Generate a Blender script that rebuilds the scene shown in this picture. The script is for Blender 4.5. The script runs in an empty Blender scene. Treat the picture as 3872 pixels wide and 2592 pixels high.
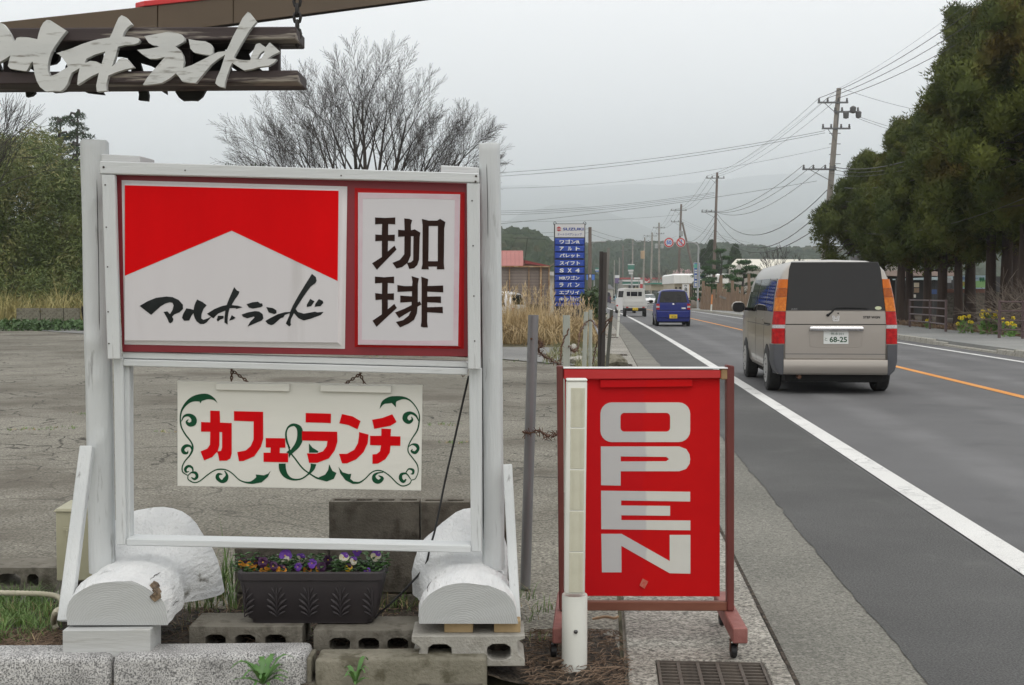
import bpy, bmesh, math, random
from mathutils import Vector, Matrix, noise
from mathutils.geometry import tessellate_polygon

random.seed(7)
SC = bpy.context.scene
COL = SC.collection
R = math.radians

# ------------------------------------------------------------------ camera, sky, sun, exposure
EYE = 1.33            # camera height above the road
FPX = 4612.0          # focal length in photograph pixels (3872 wide)
PITCH = R(2.215)
cam_d = bpy.data.cameras.new('camera'); cam = bpy.data.objects.new('camera', cam_d); COL.objects.link(cam)
cam_d.sensor_width = 36.0; cam_d.lens = 36.0 * FPX / 3872.0
cam_d.clip_start = 0.05; cam_d.clip_end = 30000
cam.location = (0, 0, EYE); cam.rotation_euler = (R(90) - PITCH, 0, 0)
SC.camera = cam

SUN_EL, SUN_ROT = R(58), R(150)
w = bpy.data.worlds.new('World'); SC.world = w; w.use_nodes = True
nt = w.node_tree; nt.nodes.clear()
out = nt.nodes.new('ShaderNodeOutputWorld'); bg = nt.nodes.new('ShaderNodeBackground')
sky = nt.nodes.new('ShaderNodeTexSky'); sky.sky_type = 'NISHITA'; sky.sun_disc = False
sky.sun_elevation = SUN_EL; sky.sun_rotation = SUN_ROT
sky.air_density = 1.0; sky.dust_density = 4.0; sky.ozone_density = 1.0
hs = nt.nodes.new('ShaderNodeHueSaturation'); hs.inputs['Saturation'].default_value = 0.12
# overcast deck: brighter overhead than at the horizon, very soft unevenness
tc = nt.nodes.new('ShaderNodeTexCoord'); sx = nt.nodes.new('ShaderNodeSeparateXYZ')
nt.links.new(tc.outputs['Generated'], sx.inputs[0])
mp = nt.nodes.new('ShaderNodeMapRange'); mp.inputs[1].default_value = 0.0; mp.inputs[2].default_value = 1.0
mp.inputs[3].default_value = 11.9; mp.inputs[4].default_value = 15.5
nt.links.new(sx.outputs[2], mp.inputs[0])
nz = nt.nodes.new('ShaderNodeTexNoise'); nz.inputs['Scale'].default_value = 1.7; nz.inputs['Detail'].default_value = 4
nt.links.new(tc.outputs['Generated'], nz.inputs['Vector'])
mm = nt.nodes.new('ShaderNodeMapRange'); mm.inputs[3].default_value = 0.93; mm.inputs[4].default_value = 1.07
nt.links.new(nz.outputs['Fac'], mm.inputs[0])
mu = nt.nodes.new('ShaderNodeMath'); mu.operation = 'MULTIPLY'
nt.links.new(mp.outputs[0], mu.inputs[0]); nt.links.new(mm.outputs[0], mu.inputs[1])
cl = nt.nodes.new('ShaderNodeVectorMath'); cl.operation = 'SCALE'; cl.inputs[0].default_value = (1.015, 1.0, 0.985)
nt.links.new(mu.outputs[0], cl.inputs['Scale'])
mx = nt.nodes.new('ShaderNodeMixRGB'); mx.inputs[0].default_value = 0.85
nt.links.new(sky.outputs[0], hs.inputs['Color']); nt.links.new(hs.outputs[0], mx.inputs[1])
nt.links.new(cl.outputs[0], mx.inputs[2]); nt.links.new(mx.outputs[0], bg.inputs['Color'])
bg.inputs['Strength'].default_value = 0.1
nt.links.new(bg.outputs[0], out.inputs['Surface'])

sun_d = bpy.data.lights.new('sun', 'SUN'); sun = bpy.data.objects.new('sun', sun_d); COL.objects.link(sun)
sun_d.energy = 0.6; sun_d.angle = R(30); sun_d.color = (1.0, 0.96, 0.9)
sdir = Vector((math.sin(SUN_ROT) * math.cos(SUN_EL), math.cos(SUN_ROT) * math.cos(SUN_EL), math.sin(SUN_EL)))
sun.rotation_euler = sdir.to_track_quat('Z', 'Y').to_euler()

vs = SC.view_settings
vs.view_transform = 'Standard'; vs.look = 'None'; vs.exposure = -0.02; vs.gamma = 1.0; vs.use_curve_mapping = False
SC.cycles.max_bounces = 7; SC.cycles.transparent_max_bounces = 12; SC.cycles.volume_bounces = 4
SC.cycles.diffuse_bounces = 3; SC.cycles.glossy_bounces = 3
SC.cycles.sample_clamp_indirect = 6.0

# ------------------------------------------------------------------ measuring helpers
CP, SP = math.cos(PITCH), math.sin(PITCH)
def ray(x, y):
    a = (x - 1936.0) / FPX; b = (1296.0 - y) / FPX
    return Vector((a, CP + b * SP, -SP + b * CP))
def at(x, y, Y):
    d = ray(x, y); k = Y / d.y
    return Vector((d.x * k, Y, EYE + d.z * k))
def onz(x, y, z=0.0):
    d = ray(x, y); k = (z - EYE) / d.z
    return Vector((d.x * k, d.y * k, z))
RA = R(4.389)
def road(u, s, z=0.0):
    if s > 0:
        c = 1.15e-4
        u = u - (c * s * s if s < 160 else c * 160 * 160 + 2 * c * 160 * (s - 160) * 0.6)
    return Vector((s * math.sin(RA) + u * math.cos(RA), s * math.cos(RA) - u * math.sin(RA), z))
def cropf(x0, y0, k):
    return lambda p: (x0 + p[0] * k, y0 + p[1] * k)

# ------------------------------------------------------------------ materials
MATS = {}
def _n(nt, t, **kw):
    n = nt.nodes.new(t)
    for k, v in kw.items(): setattr(n, k, v)
    return n
def mat(name, c, c2=None, rough=0.6, metal=0.0, scale=6.0, stretch=(1, 1, 1), bump=0.0, bscale=None, detail=6,
        c3=None, s3=None, t3=(0.62, 0.7), spec=0.5, coat=0.0, trans=0.0, emit=None, alpha=None, lo=0.35, hi=0.65, world=False, sss=0.0, bdist=0.01, rvar=0.0):
    if name in MATS: return MATS[name]
    m = bpy.data.materials.new(name); m.use_nodes = True; nt = m.node_tree
    b = nt.nodes['Principled BSDF']
    b.inputs['Roughness'].default_value = rough; b.inputs['Metallic'].default_value = metal
    b.inputs['Specular IOR Level'].default_value = spec
    if coat: b.inputs['Coat Weight'].default_value = coat; b.inputs['Coat Roughness'].default_value = 0.06
    if trans: b.inputs['Transmission Weight'].default_value = trans
    if emit: b.inputs['Emission Color'].default_value = (*emit[0], 1); b.inputs['Emission Strength'].default_value = emit[1]
    b.inputs['Base Color'].default_value = (*c, 1)
    if c2 is not None or bump or c3 is not None:
        if world:
            g = _n(nt, 'ShaderNodeNewGeometry'); src = g.outputs['Position']
        else:
            t = _n(nt, 'ShaderNodeTexCoord'); src = t.outputs['Object']
        mpn = _n(nt, 'ShaderNodeMapping'); mpn.inputs['Scale'].default_value = stretch
        nt.links.new(src, mpn.inputs['Vector'])
        def nz(s, d=detail, r=0.6):
            n = _n(nt, 'ShaderNodeTexNoise'); n.inputs['Scale'].default_value = s; n.inputs['Detail'].default_value = d
            n.inputs['Roughness'].default_value = r
            nt.links.new(mpn.outputs[0], n.inputs['Vector']); return n
        cur = None
        if c2 is not None:
            n1 = nz(scale)
            mr = _n(nt, 'ShaderNodeMapRange'); mr.inputs[1].default_value = lo; mr.inputs[2].default_value = hi
            nt.links.new(n1.outputs['Fac'], mr.inputs[0])
            mix = _n(nt, 'ShaderNodeMixRGB'); mix.inputs[1].default_value = (*c, 1); mix.inputs[2].default_value = (*c2, 1)
            nt.links.new(mr.outputs[0], mix.inputs[0]); cur = mix.outputs[0]
            if rvar:
                rr = _n(nt, 'ShaderNodeMapRange'); rr.inputs[3].default_value = rough - rvar; rr.inputs[4].default_value = rough + rvar
                nt.links.new(n1.outputs['Fac'], rr.inputs[0]); nt.links.new(rr.outputs[0], b.inputs['Roughness'])
        if c3 is not None:
            n3 = nz(s3 or scale * 4)
            mr = _n(nt, 'ShaderNodeMapRange'); mr.inputs[1].default_value = t3[0]; mr.inputs[2].default_value = t3[1]
            nt.links.new(n3.outputs['Fac'], mr.inputs[0])
            mix = _n(nt, 'ShaderNodeMixRGB'); mix.inputs[1].default_value = (*c, 1); mix.inputs[2].default_value = (*c3, 1)
            if cur is not None: nt.links.new(cur, mix.inputs[1])
            nt.links.new(mr.outputs[0], mix.inputs[0]); cur = mix.outputs[0]
        if cur is not None: nt.links.new(cur, b.inputs['Base Color'])
        if bump:
            nb = nz(bscale or scale * 3)
            bp = _n(nt, 'ShaderNodeBump'); bp.inputs['Strength'].default_value = bump; bp.inputs['Distance'].default_value = bdist
            nt.links.new(nb.outputs['Fac'], bp.inputs['Height']); nt.links.new(bp.outputs[0], b.inputs['Normal'])
    MATS[name] = m
    return m

# ------------------------------------------------------------------ mesh builder
WL = {}
class MB:
    def __init__(s): s.v = []; s.f = []; s.mi = []; s.m = 0
    def face(s, idx): s.f.append(tuple(idx)); s.mi.append(s.m)
    def add(s, pts):
        i = len(s.v); s.v.extend(Vector(p) for p in pts); return i
    def box(s, c, size, M=None):
        x, y, z = (k / 2 for k in size)
        P = [Vector(p) for p in ((-x,-y,-z),(x,-y,-z),(x,y,-z),(-x,y,-z),(-x,-y,z),(x,-y,z),(x,y,z),(-x,y,z))]
        if M is not None: P = [M @ p for p in P]
        c = Vector(c); return s.hexa([p + c for p in P])
    def hexa(s, P):
        i = s.add(P)
        for q in ((0,3,2,1),(4,5,6,7),(0,1,5,4),(1,2,6,5),(2,3,7,6),(3,0,4,7)): s.face([i + k for k in q])
        return s
    def span(s, x0, x1, y0, y1, z0, z1):
        return s.box(((x0+x1)/2, (y0+y1)/2, (z0+z1)/2), (x1-x0, y1-y0, z1-z0))
    def beam(s, a, b, wd, th, up=(0, 0, 1)):
        a = Vector(a); b = Vector(b); d = (b - a).normalized(); up = Vector(up)
        sd = d.cross(up)
        if sd.length < 1e-4: sd = d.cross(Vector((0, 1, 0)))
        sd.normalize(); u2 = sd.cross(d)
        P = []
        for q in (a, b):
            for e, g in ((-1,-1),(1,-1),(1,1),(-1,1)): P.append(q + sd * e * wd / 2 + u2 * g * th / 2)
        return s.hexa(P)
    def loft(s, rings, closed=True, cap0=True, cap1=True):
        n = len(rings[0]); base = []
        for r in rings: base.append(s.add(r))
        for a, b in zip(base, base[1:]):
            for k in range(n if closed else n - 1):
                k2 = (k + 1) % n
                s.face((a + k, a + k2, b + k2, b + k))
        if cap0: s.face([base[0] + k for k in range(n)][::-1])
        if cap1: s.face([base[-1] + k for k in range(n)])
        return s
    def tube(s, path, r, n=6, cap=True):
        path = [Vector(p) for p in path]
        if not hasattr(r, '__len__'): r = [r] * len(path)
        rings = []; prev = None
        for i, p in enumerate(path):
            d = (path[min(i + 1, len(path) - 1)] - path[max(i - 1, 0)])
            if d.length < 1e-9: d = Vector((0, 0, 1))
            d.normalize()
            if prev is None:
                a = d.cross(Vector((0, 0, 1)))
                if a.length < 0.05: a = d.cross(Vector((1, 0, 0)))
            else:
                a = prev - d * prev.dot(d)
                if a.length < 1e-4: a = d.cross(Vector((1, 0, 0)))
            a.normalize(); prev = a; b = d.cross(a)
            rings.append([p + (a * math.cos(2*math.pi*k/n) + b * math.sin(2*math.pi*k/n)) * r[i] for k in range(n)])
        return s.loft(rings, True, cap, cap)
    def lathe(s, c, prof, n=16, M=None):
        c = Vector(c); rings = []
        for r, z in prof:
            ring = [Vector((r*math.cos(2*math.pi*k/n), r*math.sin(2*math.pi*k/n), z)) for k in range(n)]
            if M is not None: ring = [M @ p for p in ring]
            rings.append([p + c for p in ring])
        return s.loft(rings)
    def prism(s, loops, fa, fb):
        """loops: list of 2-D loops (outline first, then holes); fa / fb map a 2-D point to front / back 3-D points"""
        flat = [p for l in loops for p in l]
        A = [Vector(fa(p)) for p in flat]; B = [Vector(fb(p)) for p in flat]
        tri = tessellate_polygon([[Vector((p[0], p[1], 0)) for p in l] for l in loops])
        ia = s.add(A); ib = s.add(B)
        fwd = None
        for t in tri:
            n = (A[t[1]] - A[t[0]]).cross(A[t[2]] - A[t[0]])
            if n.dot(A[t[0]] - B[t[0]]) < 0: t = (t[0], t[2], t[1])
            s.face((ia + t[0], ia + t[1], ia + t[2])); s.face((ib + t[0], ib + t[2], ib + t[1]))
        o = 0
        for l in loops:
            n = len(l)
            for k in range(n):
                k2 = (k + 1) % n
                s.face((ia + o + k, ia + o + k2, ib + o + k2, ib + o + k))
            o += n
        return s
    def sphere(s, c, r, nu=8, nv=5, sq=(1, 1, 1), M=None):
        c = Vector(c); rings = []
        for j in range(1, nv):
            t = math.pi * j / nv
            ring = []
            for k in range(nu):
                a = 2 * math.pi * k / nu
                p = Vector((math.sin(t)*math.cos(a)*sq[0], math.sin(t)*math.sin(a)*sq[1], -math.cos(t)*sq[2])) * r
                ring.append((M @ p if M is not None else p) + c)
            rings.append(ring)
        return s.loft(rings)
    def build(s, name, mats, parent=None, smooth=None, bevel=0.0, bseg=1, fixn=True, origin=None):
        if not s.v: s.v = [Vector((0, 0, 0))]
        if origin is None:
            xs = [p.x for p in s.v]; ys = [p.y for p in s.v]; zs = [p.z for p in s.v]
            origin = Vector(((min(xs)+max(xs))/2, (min(ys)+max(ys))/2, min(zs)))
        else: origin = Vector(origin)
        me = bpy.data.meshes.new(name)
        me.from_pydata([tuple(p - origin) for p in s.v], [], s.f)
        if not isinstance(mats, (list, tuple)): mats = [mats]
        for m in mats: me.materials.append(m)
        if len(mats) > 1: me.polygons.foreach_set('material_index', s.mi)
        if fixn or bevel:
            bm = bmesh.new(); bm.from_mesh(me)
            if fixn: bmesh.ops.recalc_face_normals(bm, faces=bm.faces)
            if bevel:
                bmesh.ops.remove_doubles(bm, verts=bm.verts, dist=1e-6)
                ed = [e for e in bm.edges if len(e.link_faces) == 2 and e.calc_face_angle(0) > 0.5]
                bmesh.ops.bevel(bm, geom=ed, offset=bevel, segments=bseg, affect='EDGES', profile=0.5, clamp_overlap=True)
            bm.to_mesh(me); bm.free()
        if smooth is not None:
            me.polygons.foreach_set('use_smooth', [True] * len(me.polygons))
            if smooth < 179: me.set_sharp_from_angle(angle=R(smooth))
        me.update()
        return place(name, me, origin, parent)
def place(name, me, origin, parent=None):
    o = bpy.data.objects.new(name, me); COL.objects.link(o)
    if parent is not None:
        o.parent = parent; o.location = Vector(origin) - WL[parent.name]
    else: o.location = origin
    WL[o.name] = Vector(origin)
    return o
def thing(name, label, cat, loc=(0, 0, 0), group=None):
    o = bpy.data.objects.new(name, None); COL.objects.link(o); o.location = loc; o.empty_display_size = 0.2
    WL[o.name] = Vector(loc); return tag(o, label, cat, group)
def tag(o, label=None, cat=None, group=None, kind=None):
    if label: o['label'] = label
    if cat: o['category'] = cat
    if group: o['group'] = group
    if kind: o['kind'] = kind
    return o
def struct(o): o['kind'] = 'structure'; return o
def copy_tree(o, parent=None, kids=None):
    c = o.copy(); COL.objects.link(c); c.parent = parent
    for ch in list(o.children): copy_tree(ch, c)
    WL[c.name] = WL.get(o.name, Vector())
    return c
def dup(root, loc, rotz=None, label=None, group=None, scale=None):
    c = copy_tree(root); c.location = loc
    if rotz is not None: c.rotation_euler = (0, 0, rotz)
    if scale is not None: c.scale = scale if hasattr(scale, '__len__') else (scale,) * 3
    if label: c['label'] = label
    if group: c['group'] = group
    return c
def catmull(pts, k=4):
    out = []
    n = len(pts)
    for i in range(n - 1):
        p0, p1, p2, p3 = pts[max(i-1, 0)], pts[i], pts[i+1], pts[min(i+2, n-1)]
        for j in range(k):
            t = j / k
            out.append(tuple(0.5*((2*b) + (-a+c)*t + (2*a-5*b+4*c-d)*t*t + (-a+3*b-3*c+d)*t**3) for a, b, c, d in zip(p0, p1, p2, p3)))
    out.append(tuple(pts[-1])); return out
def ribbon(pts, k=4):
    """closed outline of a stroke of varying half width (x, y, half width)"""
    q = catmull(pts, k); L = []; Rr = []
    for i, p in enumerate(q):
        a = q[max(i-1, 0)]; b = q[min(i+1, len(q)-1)]
        dx, dy = b[0]-a[0], b[1]-a[1]; l = math.hypot(dx, dy) or 1
        hw = max(p[2], 0.5)
        L.append((p[0]-dy/l*hw, p[1]+dx/l*hw)); Rr.append((p[0]+dy/l*hw, p[1]-dx/l*hw))
    return L, Rr
def strip(mb, pts, fa, fb, k=4):
    L, Rr = ribbon(pts, k)
    for i in range(len(L) - 1):
        q = (L[i], L[i+1], Rr[i+1], Rr[i])
        mb.hexa([Vector(fb(p)) for p in q] + [Vector(fa(p)) for p in q])
def text2d(body, size=1.0, bold=0.0, shear=0.0, align='CENTER', sx=1.0):
    cu = bpy.data.curves.new('t', 'FONT'); cu.body = body; cu.size = size; cu.offset = bold; cu.align_x = align; cu.align_y = 'CENTER'
    cu.shear = shear; cu.resolution_u = 3; cu.fill_mode = 'FRONT'
    ob = bpy.data.objects.new('t', cu); COL.objects.link(ob)
    dg = bpy.context.evaluated_depsgraph_get()
    me = bpy.data.meshes.new_from_object(ob.evaluated_get(dg))
    V = [Vector((v.co.x * sx, v.co.y, 0)) for v in me.vertices]; F = [tuple(p.vertices) for p in me.polygons]
    bpy.data.objects.remove(ob); bpy.data.curves.remove(cu); bpy.data.meshes.remove(me)
    return V, F
def put_text(mb, body, M, size=1.0, bold=0.0, box=None, sx=1.0, shear=0.0, align='CENTER'):
    """flat lettering; M takes (x right, y up, z out) to the world; box=(w, h) fits the text into it"""
    V, F = text2d(body, 1.0, bold, shear, align)
    if not V: return
    x0, x1 = min(v.x for v in V), max(v.x for v in V); y0, y1 = min(v.y for v in V), max(v.y for v in V)
    if box:
        kx = box[0] / max(x1 - x0, 1e-6); ky = box[1] / max(y1 - y0, 1e-6)
        V = [Vector(((v.x - (x0+x1)/2) * kx, (v.y - (y0+y1)/2) * ky, 0)) for v in V]
    else: V = [v * size for v in V]
    i = mb.add([M @ v for v in V])
    for f in F: mb.face([i + k for k in f])
def frame_m(o, xdir, zdir):
    """matrix with x along xdir, y up, z out of the face"""
    x = Vector(xdir).normalized(); z = Vector(zdir).normalized(); y = z.cross(x).normalized(); x = y.cross(z)
    M = Matrix((x, y, z)).transposed().to_4x4(); M.translation = Vector(o); return M
def noisy(p, s=1.0, seed=0.0): return noise.noise(Vector(p) * s + Vector((seed, seed * 1.7, seed * 0.3)))
# ================================================================== GROUND, ROADS, FAR LAND
def ground_mat(name, a, b, grain=0.12, gscale=180.0, patch=0.35, crack=None, crackc=(0.05, 0.05, 0.045), rough=0.85, bump=0.5, stain=None, speck=None, bdist=0.006, tracks=None, cfrom=None):
    m = bpy.data.materials.new(name); m.use_nodes = True; nt = m.node_tree; bs = nt.nodes['Principled BSDF']
    bs.inputs['Roughness'].default_value = rough; bs.inputs['Specular IOR Level'].default_value = 0.3
    g = _n(nt, 'ShaderNodeNewGeometry'); pos = g.outputs['Position']
    def nz(s, d=5, r=0.6, vec=pos):
        n = _n(nt, 'ShaderNodeTexNoise'); n.inputs['Scale'].default_value = s; n.inputs['Detail'].default_value = d; n.inputs['Roughness'].default_value = r
        nt.links.new(vec, n.inputs['Vector']); return n.outputs['Fac']
    def rng(v, a0, a1, b0, b1):
        r = _n(nt, 'ShaderNodeMapRange'); 
        for k, q in enumerate((a0, a1, b0, b1)): r.inputs[k + 1].default_value = q
        nt.links.new(v, r.inputs[0]); return r.outputs[0]
    def mix(f, c1, c2, mode='MIX'):
        x = _n(nt, 'ShaderNodeMixRGB'); x.blend_type = mode
        for k, q in ((0, f), (1, c1), (2, c2)):
            if isinstance(q, (int, float)): x.inputs[k].default_value = q
            elif isinstance(q, tuple): x.inputs[k].default_value = (*q, 1)
            else: nt.links.new(q, x.inputs[k])
        return x.outputs[0]
    col = mix(rng(nz(patch, 6), 0.38, 0.62, 0, 1), a, b)
    gr = nz(gscale, 3, 0.7)
    col = mix(1.0, col, mix(rng(gr, 0.35, 0.65, 0, 1), (1 - grain * 2.2,) * 3, (1 + grain * 1.5,) * 3), 'MULTIPLY')
    if speck:
        sp = nz(gscale * 0.35, 2, 0.5)
        col = mix(rng(sp, 0.60, 0.66, 0, speck[1]), col, speck[0])
        sp2 = nz(gscale * 0.3 + 3, 2, 0.5)
        col = mix(rng(sp2, 0.60, 0.67, 0, speck[1]), col, tuple(k * 0.35 for k in a))
    if stain: col = mix(rng(nz(stain[1], 6, 0.65), stain[2], stain[2] + 0.12, 0, stain[3]), col, stain[0])
    if tracks:
        sp3 = _n(nt, 'ShaderNodeVectorMath'); sp3.operation = 'DOT_PRODUCT'; sp3.inputs[1].default_value = (math.cos(RA), -math.sin(RA), 0); nt.links.new(pos, sp3.inputs[0])
        for u0, wd in tracks:
            sb = _n(nt, 'ShaderNodeMath'); sb.operation = 'SUBTRACT'; sb.inputs[1].default_value = u0; nt.links.new(sp3.outputs['Value'], sb.inputs[0])
            ab = _n(nt, 'ShaderNodeMath'); ab.operation = 'ABSOLUTE'; nt.links.new(sb.outputs[0], ab.inputs[0])
            wob = rng(nz(0.8, 4), 0.3, 0.7, 0.0, 0.75)
            mk = rng(ab.outputs[0], wd * 0.3, wd, 1.0, 0.0); m2 = _n(nt, 'ShaderNodeMath'); m2.operation = 'MULTIPLY'; nt.links.new(mk, m2.inputs[0]); nt.links.new(wob, m2.inputs[1])
            col = mix(m2.outputs[0], col, tuple(k * 1.35 for k in b))
    h = gr
    if crack:
        mpn = _n(nt, 'ShaderNodeMapping'); nt.links.new(pos, mpn.inputs[0])
        dn = _n(nt, 'ShaderNodeTexNoise'); dn.inputs['Scale'].default_value = 1.3; dn.inputs['Detail'].default_value = 5
        nt.links.new(pos, dn.inputs['Vector'])
        ad = _n(nt, 'ShaderNodeVectorMath'); ad.operation = 'MULTIPLY_ADD'; ad.inputs[1].default_value = (0.9, 0.9, 0)
        nt.links.new(dn.outputs['Color'], ad.inputs[0]); nt.links.new(pos, ad.inputs[2])
        for sc, wd, thr in crack:
            vo = _n(nt, 'ShaderNodeTexVoronoi'); vo.feature = 'DISTANCE_TO_EDGE'; vo.inputs['Scale'].default_value = sc
            nt.links.new(ad.outputs[0], vo.inputs['Vector'])
            line = rng(vo.outputs['Distance'], wd * 0.4, wd, 1, 0)
            gate = rng(nz(0.45 + sc * 0.1, 3), thr, thr + 0.06, 0, 1)
            if cfrom:
                sy = _n(nt, 'ShaderNodeSeparateXYZ'); nt.links.new(pos, sy.inputs[0]); gm = _n(nt, 'ShaderNodeMath'); gm.operation = 'MULTIPLY'
                nt.links.new(rng(sy.outputs[1], cfrom[0], cfrom[1], 0.15, 1), gm.inputs[0]); nt.links.new(gate, gm.inputs[1]); gate = gm.outputs[0]
            mm = _n(nt, 'ShaderNodeMath'); mm.operation = 'MULTIPLY'; nt.links.new(line, mm.inputs[0]); nt.links.new(gate, mm.inputs[1])
            col = mix(mm.outputs[0], col, crackc)
    nt.links.new(col, bs.inputs['Base Color'])
    bp = _n(nt, 'ShaderNodeBump'); bp.inputs['Strength'].default_value = bump; bp.inputs['Distance'].default_value = bdist
    nt.links.new(h, bp.inputs['Height']); nt.links.new(bp.outputs[0], bs.inputs['Normal'])
    MATS[name] = m
    return m
M_LAND = ground_mat('land_soil', (0.19, 0.175, 0.11), (0.25, 0.225, 0.14), 0.25, 3.0, 0.08, bump=0.3)
M_LOT = ground_mat('lot_asphalt', (0.150, 0.140, 0.112), (0.235, 0.222, 0.185), 0.34, 60.0, 0.30, crack=[(0.7, 0.010, 0.40), (2.2, 0.022, 0.47)], crackc=(0.04, 0.036, 0.028),
                   stain=((0.088, 0.076, 0.058), 0.42, 0.50, 0.8), bump=0.9, speck=((0.32, 0.30, 0.25), 0.5), cfrom=(6.0, 10.5))
M_SIDE = ground_mat('side_asphalt', (0.17, 0.17, 0.165), (0.22, 0.22, 0.21), 0.15, 60.0, 0.3, bump=0.5)
M_ROAD = ground_mat('road_asphalt', (0.105, 0.105, 0.107), (0.13, 0.13, 0.132), 0.16, 160.0, 0.35, bump=0.5,
                    stain=((0.075, 0.075, 0.076), 0.5, 0.56, 0.6), rough=0.8, tracks=[(2.95, 0.32), (4.45, 0.32), (6.3, 0.32), (7.7, 0.32)])
M_SHOULDER = ground_mat('shoulder_asphalt', (0.075, 0.075, 0.074), (0.10, 0.10, 0.098), 0.22, 120.0, 0.6, bump=0.7, stain=((0.13, 0.13, 0.125), 1.2, 0.6, 0.5), rough=0.85)
M_STRIP = ground_mat('gutter_concrete', (0.155, 0.152, 0.132), (0.205, 0.20, 0.174), 0.22, 95.0, 0.8, bump=0.8, crack=[(0.7, 0.01, 0.55)], crackc=(0.1, 0.1, 0.09), stain=((0.12, 0.115, 0.1), 1.1, 0.58, 0.6), speck=((0.32, 0.31, 0.28), 0.4))
M_SLAB = ground_mat('slab_aggregate', (0.25, 0.238, 0.208), (0.34, 0.325, 0.288), 0.34, 75.0, 0.9, bump=1.0, speck=((0.48, 0.455, 0.41), 0.5), bdist=0.006, stain=((0.2, 0.19, 0.16), 1.6, 0.58, 0.5))
M_WALK = ground_mat('pavement_asphalt', (0.20, 0.205, 0.20), (0.26, 0.262, 0.25), 0.14, 60.0, 0.25, bump=0.4)
M_SOIL = ground_mat('dark_soil', (0.038, 0.030, 0.022), (0.072, 0.056, 0.042), 0.4, 45.0, 2.0, bump=1.0, bdist=0.02, speck=((0.14, 0.11, 0.075), 0.4))
M_CONC = mat('weathered_concrete', (0.30, 0.29, 0.255), (0.40, 0.385, 0.34), rough=0.9, scale=5, bump=0.6, bscale=90, c3=(0.15, 0.14, 0.115), s3=7, t3=(0.52, 0.68), spec=0.25)
M_MOSS = mat('mossy_concrete', (0.165, 0.155, 0.12), (0.235, 0.22, 0.175), rough=0.95, scale=7, bump=0.7, bscale=80, c3=(0.10, 0.092, 0.065), s3=11, t3=(0.5, 0.62), spec=0.2)
M_DIRTC = mat('dirty_concrete', (0.115, 0.105, 0.085), (0.19, 0.175, 0.145), rough=0.95, scale=6, bump=0.6, bscale=100, c3=(0.07, 0.062, 0.05), s3=9, t3=(0.5, 0.65), spec=0.2)

def sheet(name, pts, z, m, label=None, parent=None, thick=0.0):
    mb = MB(); n = len(pts)
    if thick:
        a = mb.add([(p[0], p[1], z) for p in pts]); b = mb.add([(p[0], p[1], z - thick) for p in pts])
        mb.face(range(a, a + n)); mb.face(list(range(b, b + n))[::-1])
        for k in range(n): mb.face((a + k, b + k, b + (k+1) % n, a + (k+1) % n))
    else:
        a = mb.add([(p[0], p[1], z) for p in pts]); mb.face(range(a, a + n))
    o = mb.build(name, m, parent); return o
def ribbon_road(name, u0, u1, s0, s1, z, m, step=8.0, thick=0.0, smooth=False, jit=0.0):
    mb = MB(); n = max(1, int((s1 - s0) / step)); L = []; Q = []
    for k in range(n + 1):
        s = s0 + (s1 - s0) * k / n
        j = jit * (noisy((s * 1.3, 0, 0), 1.0, 2.0) + 0.8 * noisy((s * 6.1, 0, 0), 1.0, 7.0)) if jit else 0
        L.append(road(u0 + j, s, z)); Q.append(road(u1, s, z))
    a = mb.add(L); b = mb.add(Q)
    for k in range(n): mb.face((a + k, b + k, b + k + 1, a + k + 1))
    if thick:
        c = mb.add([p - Vector((0, 0, thick)) for p in L]); d = mb.add([p - Vector((0, 0, thick)) for p in Q])
        for k in range(n):
            mb.face((a + k, a + k + 1, c + k + 1, c + k)); mb.face((b + k, d + k, d + k + 1, b + k + 1))
    return struct(mb.build(name, m))

# one land sheet to the horizon
struct(sheet('ground', [(-7200, -60), (7200, -60), (7200, 7200), (-7200, 7200)], -0.03, M_LAND))
# old cracked car park on the left of the road
pl = [onz(-1200, 1175), onz(0, 1241), onz(330, 1263), onz(1900, 1358), road(0.06, 22.5), road(0.06, 4.6), (-3.5, 5.2, 0), (-12, 4.0, 0), (-40, 10, 0)]
struct(sheet('parking_lot', pl, -0.02, M_LOT))
# the side lane beyond it
lane = [onz(-1200, 1166), onz(0, 1217), onz(330, 1229), onz(1890, 1310), road(0.1, 31.5), road(0.1, 22.6), onz(1900, 1356), onz(330, 1262), onz(0, 1240), onz(-1200, 1174)]
struct(sheet('side_lane', lane, -0.012, M_SIDE))
# road surface
ribbon_road('road', 1.14, 8.98, -25, 420, 0.0, M_ROAD)
ribbon_road('road_shoulder', 1.10, 1.95, 2, 60, 0.0075, M_SHOULDER, 0.07, jit=0.020)
ribbon_road('gutter_seam', 0.651, 0.666, 2, 60, 0.0065, M_SOIL, 0.15, jit=0.006)
ribbon_road('gutter_strip', 0.655, 1.13, -25, 200, 0.0035, M_STRIP)
M_LINE = ground_mat('road_paint_white', (0.60, 0.60, 0.58), (0.68, 0.68, 0.66), 0.10, 140.0, 0.8, bump=0.4, stain=((0.30, 0.30, 0.295), 3.5, 0.56, 0.6), rough=0.7, crack=[(9.0, 0.03, 0.52)], crackc=(0.38, 0.38, 0.375))
M_ORANGE = ground_mat('road_paint_orange', (0.62, 0.255, 0.05), (0.66, 0.30, 0.08), 0.10, 140.0, 0.8, bump=0.4, stain=((0.38, 0.2, 0.08), 2.2, 0.6, 0.5), rough=0.7)
ribbon_road('edge_line_near', 1.98, 2.15, -25, 260, 0.008, M_LINE, 5)
ribbon_road('edge_line_far', 8.30, 8.45, -25, 300, 0.004, M_LINE, 5)
ribbon_road('centre_line', 5.40, 5.55, -25, 240, 0.004, M_ORANGE, 5)
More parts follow.
